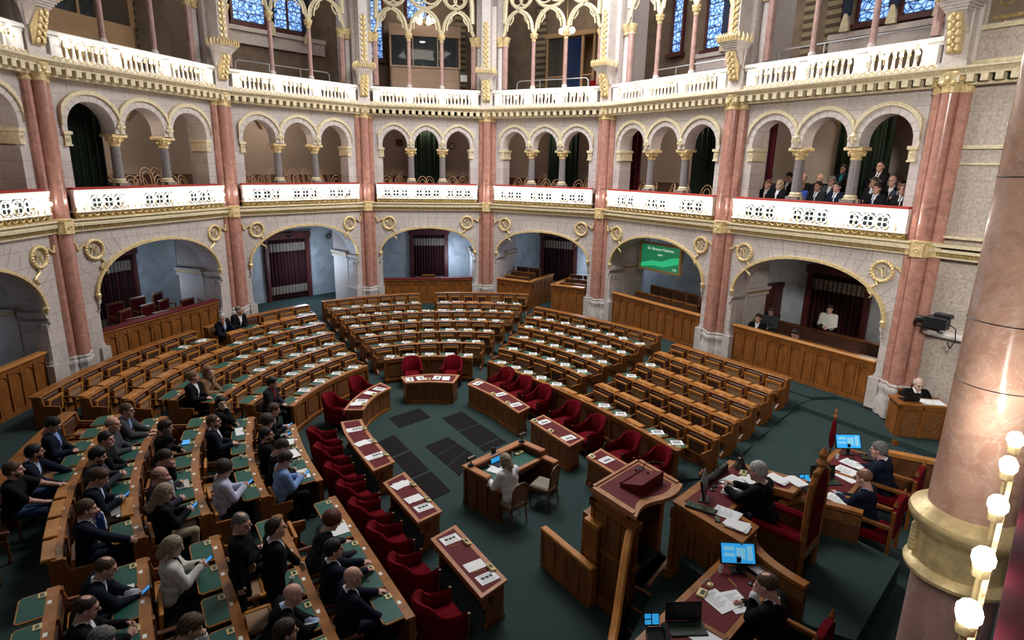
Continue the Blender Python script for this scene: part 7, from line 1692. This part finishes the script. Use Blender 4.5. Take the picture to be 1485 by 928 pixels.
hold_phone(seat('L1', 1, 2.55, .25, 'woman with dark curly hair in black jacket and grey trousers with phone', pose='phone', top='black', shirt='white', hair='curly', hc='dark', nod=14, lean=6, legs='midgrey'), 'phone of the woman in grey trousers', True)
seat('L1', 1, 1.78, .14, 'bearded man in black jacket sitting back between two phone users', beard='black', pose='lap', top='black', shirt=None, hc='black', yaw=10, lean=0, legs='midgrey')
seat('L1', 1, 1.08, .30, 'man in black suit hanging his head over his hand', pose='face', top='black', shirt='white', hc='dark', nod=32, lean=16)
hold_phone(seat('L1', 1, .40, .29, 'man in light blue blazer with glasses looking at his phone', pose='phone', top='blue', shirt='white', hair='full', hc='dark', glasses=True, nod=26, lean=10, legs='black', res=NEAR), 'dark phone of the man in the light blue blazer')
# nearest block
tw = seat('L0', 1, 2.72, .50, 'woman with short dark red curls reading a white document at the desk', pose='read', top='charcoal', shirt='teal', hair='curly', hc='red', nod=24, lean=22, legs='black', res=.017, skin='pale')
seat('L0', 1, 1.85, .30, 'dark haired man in black suit and striped tie with gesturing hands', pose='lap', top='navy', shirt='white', tie='navy', hair='full', hc='black', yaw=5, lean=4, L=(-.12, .46, .30), Rr=(.04, .46, .26), res=.017, skin='pink')
seat('L0', 1, 1.08, .24, 'bald man with glasses in navy suit sitting with open hands', pose='knees', top='navy', shirt='white', hair='bald', glasses=True, lean=8, nod=4, res=.017, skin='pink', L=(-.20, .44, .24))
seat('L0', 2, 1.10, .52, 'bald man in black suit leaning with clasped hands on the green desk', pose='desk', top='black', shirt='paleblue', hair='bald', lean=24, nod=6, res=.017, skin='pink', L=(-.02, .46, .32), Rr=(.05, .46, .30))
seat('L0', 2, 1.92, .45, 'standing man in black suit with receding dark hair, hand on the desk', pose='side', stand=True, at=.55, top='black', shirt='white', tie='navy', hair='receding', hc='dark', lean=4, L=(-.12, .36, -.02), res=.017, skin='pink', hem=.18)
seat('L0', 2, 2.35, .3, 'standing grey haired man in black sweater turned to the man in black suit', pose='down', stand=True, at=.16, top='black', shirt=None, hc='grey', hair='thin', yaw=25, nod=14, lean=4, res=.017, skin='pink', face=25)
seat('L0', 2, 3.10, .12, 'man with short sandy hair in black sweater behind the standing men', pose='fold', top='black', shirt=None, hc='sandy', hair='short', yaw=15, lean=0, res=.017, skin='pink')
hold_phone(seat('L0', 4, 2.90, .60, 'man with short greying hair in dark suit holding a blue lit phone over the desk', pose='phone', top='navy', shirt='white', hc='brown', hair='thin', nod=16, lean=24, res=.017, skin='pink', L=(-.03, .46, .36), Rr=(.06, .46, .34)), 'blue lit phone held over the desk by the man with greying hair')
seat('L0', 4, 2.02, .34, 'balding dark haired man in black suit near the lower left corner', pose='raise', top='black', shirt='white', hc='dark', hair='thin', nod=14, lean=10, res=.017, skin='pink')
hold_phone(seat('L0', 4, 1.35, .55, 'man with thick grey wavy hair holding a blue lit phone, lower left corner', pose='phone', top='black', shirt='white', hc='grey', hair='full', nod=18, lean=22, res=.017, skin='pink', L=(-.02, .45, .36), Rr=(.08, .45, .34)), 'blue lit phone of the man with thick grey wavy hair')
hold_phone(seat('L0', 3, 3.0, .29, 'woman with blond bob in cream jacket looking at a phone', pose='phone', top='cream', shirt='black', hair='bob', hc='ash', nod=20, lean=6, legs='black', res=.017, skin='pale'), 'white lit phone of the woman in the cream jacket')
seat('L0', 3, 1.10, .27, 'brown haired man seen from above at the lower edge of the picture', pose='face', top='black', shirt='white', hc='brown', hair='full', nod=24, lean=10, res=.018)
seat('L0', 2, .36, .26, 'dark haired person at the bottom edge behind the clasped hands of the bald man', pose='lap', top='black', shirt='white', hc='dark', hair='full', lean=4, res=.019)
# upper rows
seat('L2', 6, 7.05, .7, 'white haired man in dark suit leaning sideways on the last left bench', pose='desk', top='navy', shirt='paleblue', hc='white', yaw=50, lean=24, side=16, skin='pink')
seat('L2', 6, 7.72, .6, 'man with glasses in black jacket and white shirt on the last left bench', pose='lap', top='black', shirt='white', hc='grey', glasses=True, yaw=-35, lean=14, skin='pink', hair='thin')
# stenographer and the dais
person((.06, 11.35, -.02), R(44), 'stenographer with blond bob in a white blouse writing at the open desk', pose='read', hair='bob', hc='ash', top='white', shirt=None, legs='beige', lean=14, nod=22, res=.017, scale=1.10)
def dais(x, y, z, label, face=0.0, **kw): q = pw(x, y, z); return person(tuple(q), PROT + R(180) + R(face), label, scale=1.17, res=.016, **kw)
dais(.94, 1.18, 1.14, 'grey haired man in black suit on the throne reading a paper at the president desk', pose='read', hair='short', hc='white', top='black', shirt='white', skin='pink', nod=10, lean=14, L=(-.08, .46, .40), Rr=(.14, .44, .40), hs=1.14)
dais(3.02, 2.20, .64, 'man with glasses in navy suit with clasped hands at the right secretary desk', pose='desk', hair='thin', hc='sandy', top='navy', shirt='paleblue', tie='grey', skin='pink', glasses=True, nod=14, lean=10, L=(.0, .40, .34), Rr=(.05, .40, .31), hs=1.14, face=-4)
dais(4.5, 2.16, .66, 'grey haired man in navy suit leaning on the right secretary desk', pose='desk', hair='short', hc='grey', top='navy', shirt='white', skin='pink', nod=6, lean=16, L=(-.10, .44, .34), Rr=(.02, .46, .36), hs=1.14)
dais(-1.10, 2.22, .68, 'balding man in black suit resting his forehead on his hand at the near desk', pose='face', hair='thin', hc='brown', top='black', shirt='white', skin='pink', nod=18, lean=14, hs=1.14, L=(-.02, .17, .54), Rr=(.08, .36, .34))
gp = gd @ Vector((.62, .72, 0)); person((gp.x, gp.y, .52), GA - R(12) + R(180), 'bald attendant in black suit and red tie seated at the desk by the right wall', pose='desk', hair='fringe', hc='white', top='black', shirt='white', tie='red', skin='pale', nod=18, lean=8, scale=1.22, L=(-.20, .34, .40), Rr=(.24, .26, .42), hs=1.08)
# ------------------------------------------------------------------ box under the seventh arch
def inbay(i, x, y, z, label, face=0.0, **kw): q = bp(i, x, y, z); return person(tuple(q), bang(i) + R(180) + R(face), label, res=kw.pop('res', .024), **kw)
inbay(6, 1.15, 1.05, 1.02, 'man in black suit and white shirt seated at the left end of the photographer box', pose='desk', top='black', shirt='white', hc='dark', skin='pink', yaw=-10, scale=1.1, face=20)
inbay(6, .95, 2.05, 1.12, 'grey clad man bending over behind the man in black suit', pose='lap', top='grey', shirt=None, hc='brown', nod=24, scale=1.1, face=20)
inbay(6, 2.62, 1.08, .85, 'man in dark suit looking down in the front bench of the photographer box', pose='lap', top='charcoal', shirt='white', hc='dark', nod=28, lean=10, scale=1.1)
tw = inbay(6, 2.55, 2.95, .98, 'photographer in cream pullover standing with a black camera before the curtain', pose='fold', stand=True, top='cream', shirt=None, hc='dark', legs='black', nod=8, scale=1.1, face=18, L=(-.06, .26, .16), Rr=(.06, .26, .16))
q = bp(6, 2.50, 2.64, 2.22); t = thing('photo_camera', 'black photo camera in the hands of the photographer', 'camera', tuple(q), bang(6)); mb = MB(); mb.bbox(-.07, .07, -.05, .03, -.05, .05, .01); mb.box(-.03, .03, -.03, .03, .05, .075); mb.build('body', M['black'], t); mb = MB(); mb.tube([(0, -.05, 0), (0, -.16, -.01)], .035, 8); mb.build('lens', M['black'], t)
# ------------------------------------------------------------------ visitors in the seventh gallery bay
def vis(x, y, label, z=0, **kw): kw.setdefault('scale', 1.08); return inbay(6, x, y, 5.62 - .06 + z, label, **kw)
vis(.90, 1.05, 'visitor in dark suit with yellow tie, first at the rail on the left', pose='lap', top='navy', shirt='white', tie='yellow', hc='sandy', skin='pink')
vis(1.36, 1.0, 'blond woman in black beside the visitor with the yellow tie', pose='lap', top='black', shirt='white', hair='bob', hc='blond', skin='pale')
vis(.48, 1.75, 'visitor half hidden behind the man with the yellow tie', z=.18, pose='lap', top='grey', shirt='white', hc='grey')
vis(1.02, 2.0, 'dark haired visitor in black between the red curtain and the left granite column', z=.24, pose='lap', top='black', shirt='white', hc='black', nod=14)
vis(2.06, 1.05, 'red blond woman in royal blue blouse looking up right of the left granite column', pose='lap', top='royal', shirt=None, hair='bob', hc='sandy', nod=-12, skin='pale')
vis(1.62, 1.85, 'bald visitor in black suit and tie, second row between the granite columns', z=.22, pose='lap', top='black', shirt='white', tie='navy', hair='fringe', hc='grey', skin='pink')
vis(2.16, 1.9, 'bald visitor in blue shirt under a dark jacket, second row between the columns', z=.22, pose='lap', top='dark', shirt='blue', hair='bald', skin='pink')
vis(2.66, 1.0, 'visitor with moustache in grey suit and striped tie at the rail between the columns', pose='lap', top='charcoal', shirt='white', tie='purple', hc='dark', skin='tan')
vis(2.70, 1.65, 'visitor in grey jacket behind the man with the moustache', z=.16, pose='lap', top='grey', shirt='white', hc='grey', glasses=True)
vis(3.26, 1.0, 'visitor in navy suit and dark tie left of the right granite column', pose='lap', top='navy', shirt='white', tie='navy', hc='black', skin='pink')
vis(2.72, 2.2, 'standing woman in black with a teal scarf by the green curtain', z=.10, pose='fold', stand=True, top='black', shirt='teal', hair='long', hc='black', legs='black', hem=.3)
tw = vis(3.86, 2.1, 'standing man in black suit holding a white paper before the green curtain', z=.18, pose='fold', stand=True, top='black', shirt='white', tie='black', hair='receding', hc='dark', nod=-6, L=(-.08, .34, .20), Rr=(.10, .24, .14))
q = bp(6, 3.98, 1.70, 7.12); o = inst('paper_sheet', plain_sheet, None, tuple(q), bang(6)); o.rotation_euler = (R(-20), 0, bang(6)); tag(o, 'white paper in the hand of the standing man in the gallery', 'paper')
vis(3.98, 1.65, 'dark haired visitor behind the man with the pale blue tie', z=.16, pose='lap', top='black', shirt='white', hc='dark', skin='tan')
vis(4.40, 1.0, 'visitor in black suit with pale blue tie right of the right granite column', pose='lap', top='dark', shirt='white', tie='blue', hc='dark', skin='pink')
vis(4.40, 2.0, 'bald visitor in black leaning forward in the back row at the right', z=.24, pose='lap', top='black', shirt='white', hair='bald', lean=14, skin='pink')
vis(4.78, 1.55, 'bearded visitor in blue grey suit holding his phone up', z=.10, beard='dark', pose='phone', top='grey', shirt='white', tie='navy', hc='dark', skin='tan')
vis(5.12, .98, 'sandy haired visitor in black suit and black tie, last at the rail on the right', pose='lap', top='black', shirt='white', tie='black', hc='sandy', skin='pink')
vis(5.05, 1.95, 'visitor in black partly hidden by the last arch pier', z=.2, pose='lap', top='black', shirt='white', hc='brown')
# ------------------------------------------------------------------ booth staff
inbay(3, 2.70, 3.35, 10.55, 'person in white blouse sitting behind the booth glass', pose='face', top='white', shirt=None, hair='bob', hc='grey', scale=1.1); inbay(3, 3.92, 3.35, 10.5, 'person in grey shirt with hand at the face in the booth', pose='face', top='grey', shirt=None, hc='brown', scale=1.1)
# ------------------------------------------------------------------ loose things on the green desks
def ondesk(block, k, d, off, name, me, label, cat, dz=.0, da=0.0, s=(1, 1, 1)):
    r = RW[block][k]; p, tt, f = r.at(d); q = p - f * off; rz = math.atan2(-tt.y, -tt.x)
    o = inst(name, me, None, (q.x, q.y, DZ * k + .8745 + (.26 - off) * .035 + dz), rz); o.rotation_euler = (R(2), 0, rz + da); o.scale = s; return tag(o, label, cat)
mb = MB(); mb.bbox(-.17, .17, -.12, .12, 0, .018, .005); closed_laptop = mb.mesh('closed_laptop', M['silver'])
ondesk('L1', 3, 1.15, .28, 'closed_laptop', closed_laptop, 'closed silver laptop on the fourth left desk row', 'laptop', 0, .1)
def opened_laptop(block, k, d, label, da=0.0):
    r = RW[block][k]; p, tt, f = r.at(d); q = p - f * .28; rz = math.atan2(-tt.y, -tt.x) + da
    t = thing('laptop', label, 'laptop', (q.x, q.y, DZ * k + .879), rz + R(180)); mb = MB(); mb.bbox(-.17, .17, -.12, .12, 0, .018, .005, 0); mb.box(-.14, .14, -.02, .09, .018, .02, 1); mb.build('keyboard', [M['silver'], M['black']], t)
    mb = MB(); mb.xf = Matrix.Translation((0, .12, .018)) @ Matrix.Rotation(R(-18), 4, 'X'); mb.bbox(-.17, .17, 0, .012, 0, .23, .004); mb.build('lid', M['silver'], t); mb = MB(); mb.xf = Matrix.Translation((0, .12, .018)) @ Matrix.Rotation(R(-18), 4, 'X'); mb.box(-.16, .16, -.003, 0, .012, .22); mb.build('screen', M['black'], t)
opened_laptop('L1', 3, 4.75, 'open silver laptop before the man typing', .15); opened_laptop('L1', 2, 1.35, 'open silver laptop before the woman with the ponytail', .1)
mb = MB(); mb.bbox(-.13, .13, -.09, .09, 0, .012, .004, 0); mb.box(-.115, .115, -.075, .075, .012, .013, 1); tablet_me = mb.mesh('tablet', [M['black'], M['phone_blue']])
ondesk('L1', 2, 3.35, .28, 'tablet', tablet_me, 'blue lit tablet on the third left desk row', 'tablet', 0, 0)
mb = MB(); mb.bbox(-.035, .035, -.075, .075, 0, .012, .004); dark_phone = mb.mesh('dark_phone', M['black'])
for b, k, d, lab in (('L0', 0, 1.95, 'dark phone with a butterfly sticker on the nearest front desk'), ('L0', 0, 1.15, 'plain dark phone on the nearest front desk'), ('L0', 1, 1.95, 'dark phone case on the second desk row of the nearest block'), ('L1', 0, 1.75, 'dark phone on the lower left front desk'), ('L2', 2, 1.1, 'dark phone before the woman in the tan coat'), ('L2', 2, .4, 'dark phone case before the man in black suit'), ('L1', 1, 3.9, 'pair of keys on the second left desk row'), ('L1', 1, 2.55, 'dark tablet on the second left desk row'), ('L1', 3, 4.05, 'dark phone on the fourth left desk row'), ('L1', 4, 3.3, 'dark long case on the fifth left desk row'), ('L1', 2, 1.95, 'dark spectacles case on the third left desk row')):
    ondesk(b, k, d, .28, 'mobile_phone', dark_phone, lab, 'phone', .0, random.uniform(.6, 1.2))
for b, k, d, lab, s in (('L1', 0, 3.75, 'white document on the lower left front desk, farthest one', (1.4, 1.2, 1)), ('L1', 0, 2.9, 'white sheet on the lower left front desk, second from far', (1.1, 1.3, 1)), ('L1', 0, 2.25, 'long white document on the lower left front desk, third from far', (1.5, 1.2, 1)), ('L1', 0, 1.2, 'white document on the lower left front desk, nearest one', (1.5, 1.1, 1)), ('L1', 1, 3.35, 'long white document on the second left desk row', (1.6, .9, 1)), ('L0', 0, 2.75, 'white document under the hands of the woman with red curls', (1.5, 1.5, 1)), ('L0', 4, 2.0, 'white document beside the balding man, lower left', (1.3, 1.1, 1)), ('L0', 3, 2.95, 'white document under the blue lit phone at the fourth near desk', (1.2, 1.0, 1)), ('L0', 1, 1.0, 'colourful leaflet on the second near desk row', (.6, .7, 1)), ('L1', 3, .98, 'white note half under the closed laptop', (.6, .5, 1)), ('L2', 5, 5.1, 'white sheets on the upper left desk by the entrance, left pair', (1.5, 1.1, 1)), ('L0', 4, 1.15, 'transparent white folder at the lower left corner', (1.4, 1.4, 1))):
    ondesk(b, k, d, .25, 'paper_sheet', plain_sheet, lab, 'paper', .004, random.uniform(-.2, .2), s)
for b, k, d, lab in (('L1', 0, 3.4, 'water glass on the lower left front desk'), ('L1', 1, 1.9, 'round white cup on the second left desk row'), ('L0', 1, 2.1, 'small white cup beside the standing man')):
    mbx = MB(); mbx.lathe([(.03, 0), (.036, .08), (.032, .08), (.027, .01)], 10); ondesk(b, k, d, .22, 'drinking_cup', mbx.mesh('drinking_cup', M['glass'] if 'glass' in lab else M['white']), lab, 'cup')
t, wr, HM = tw
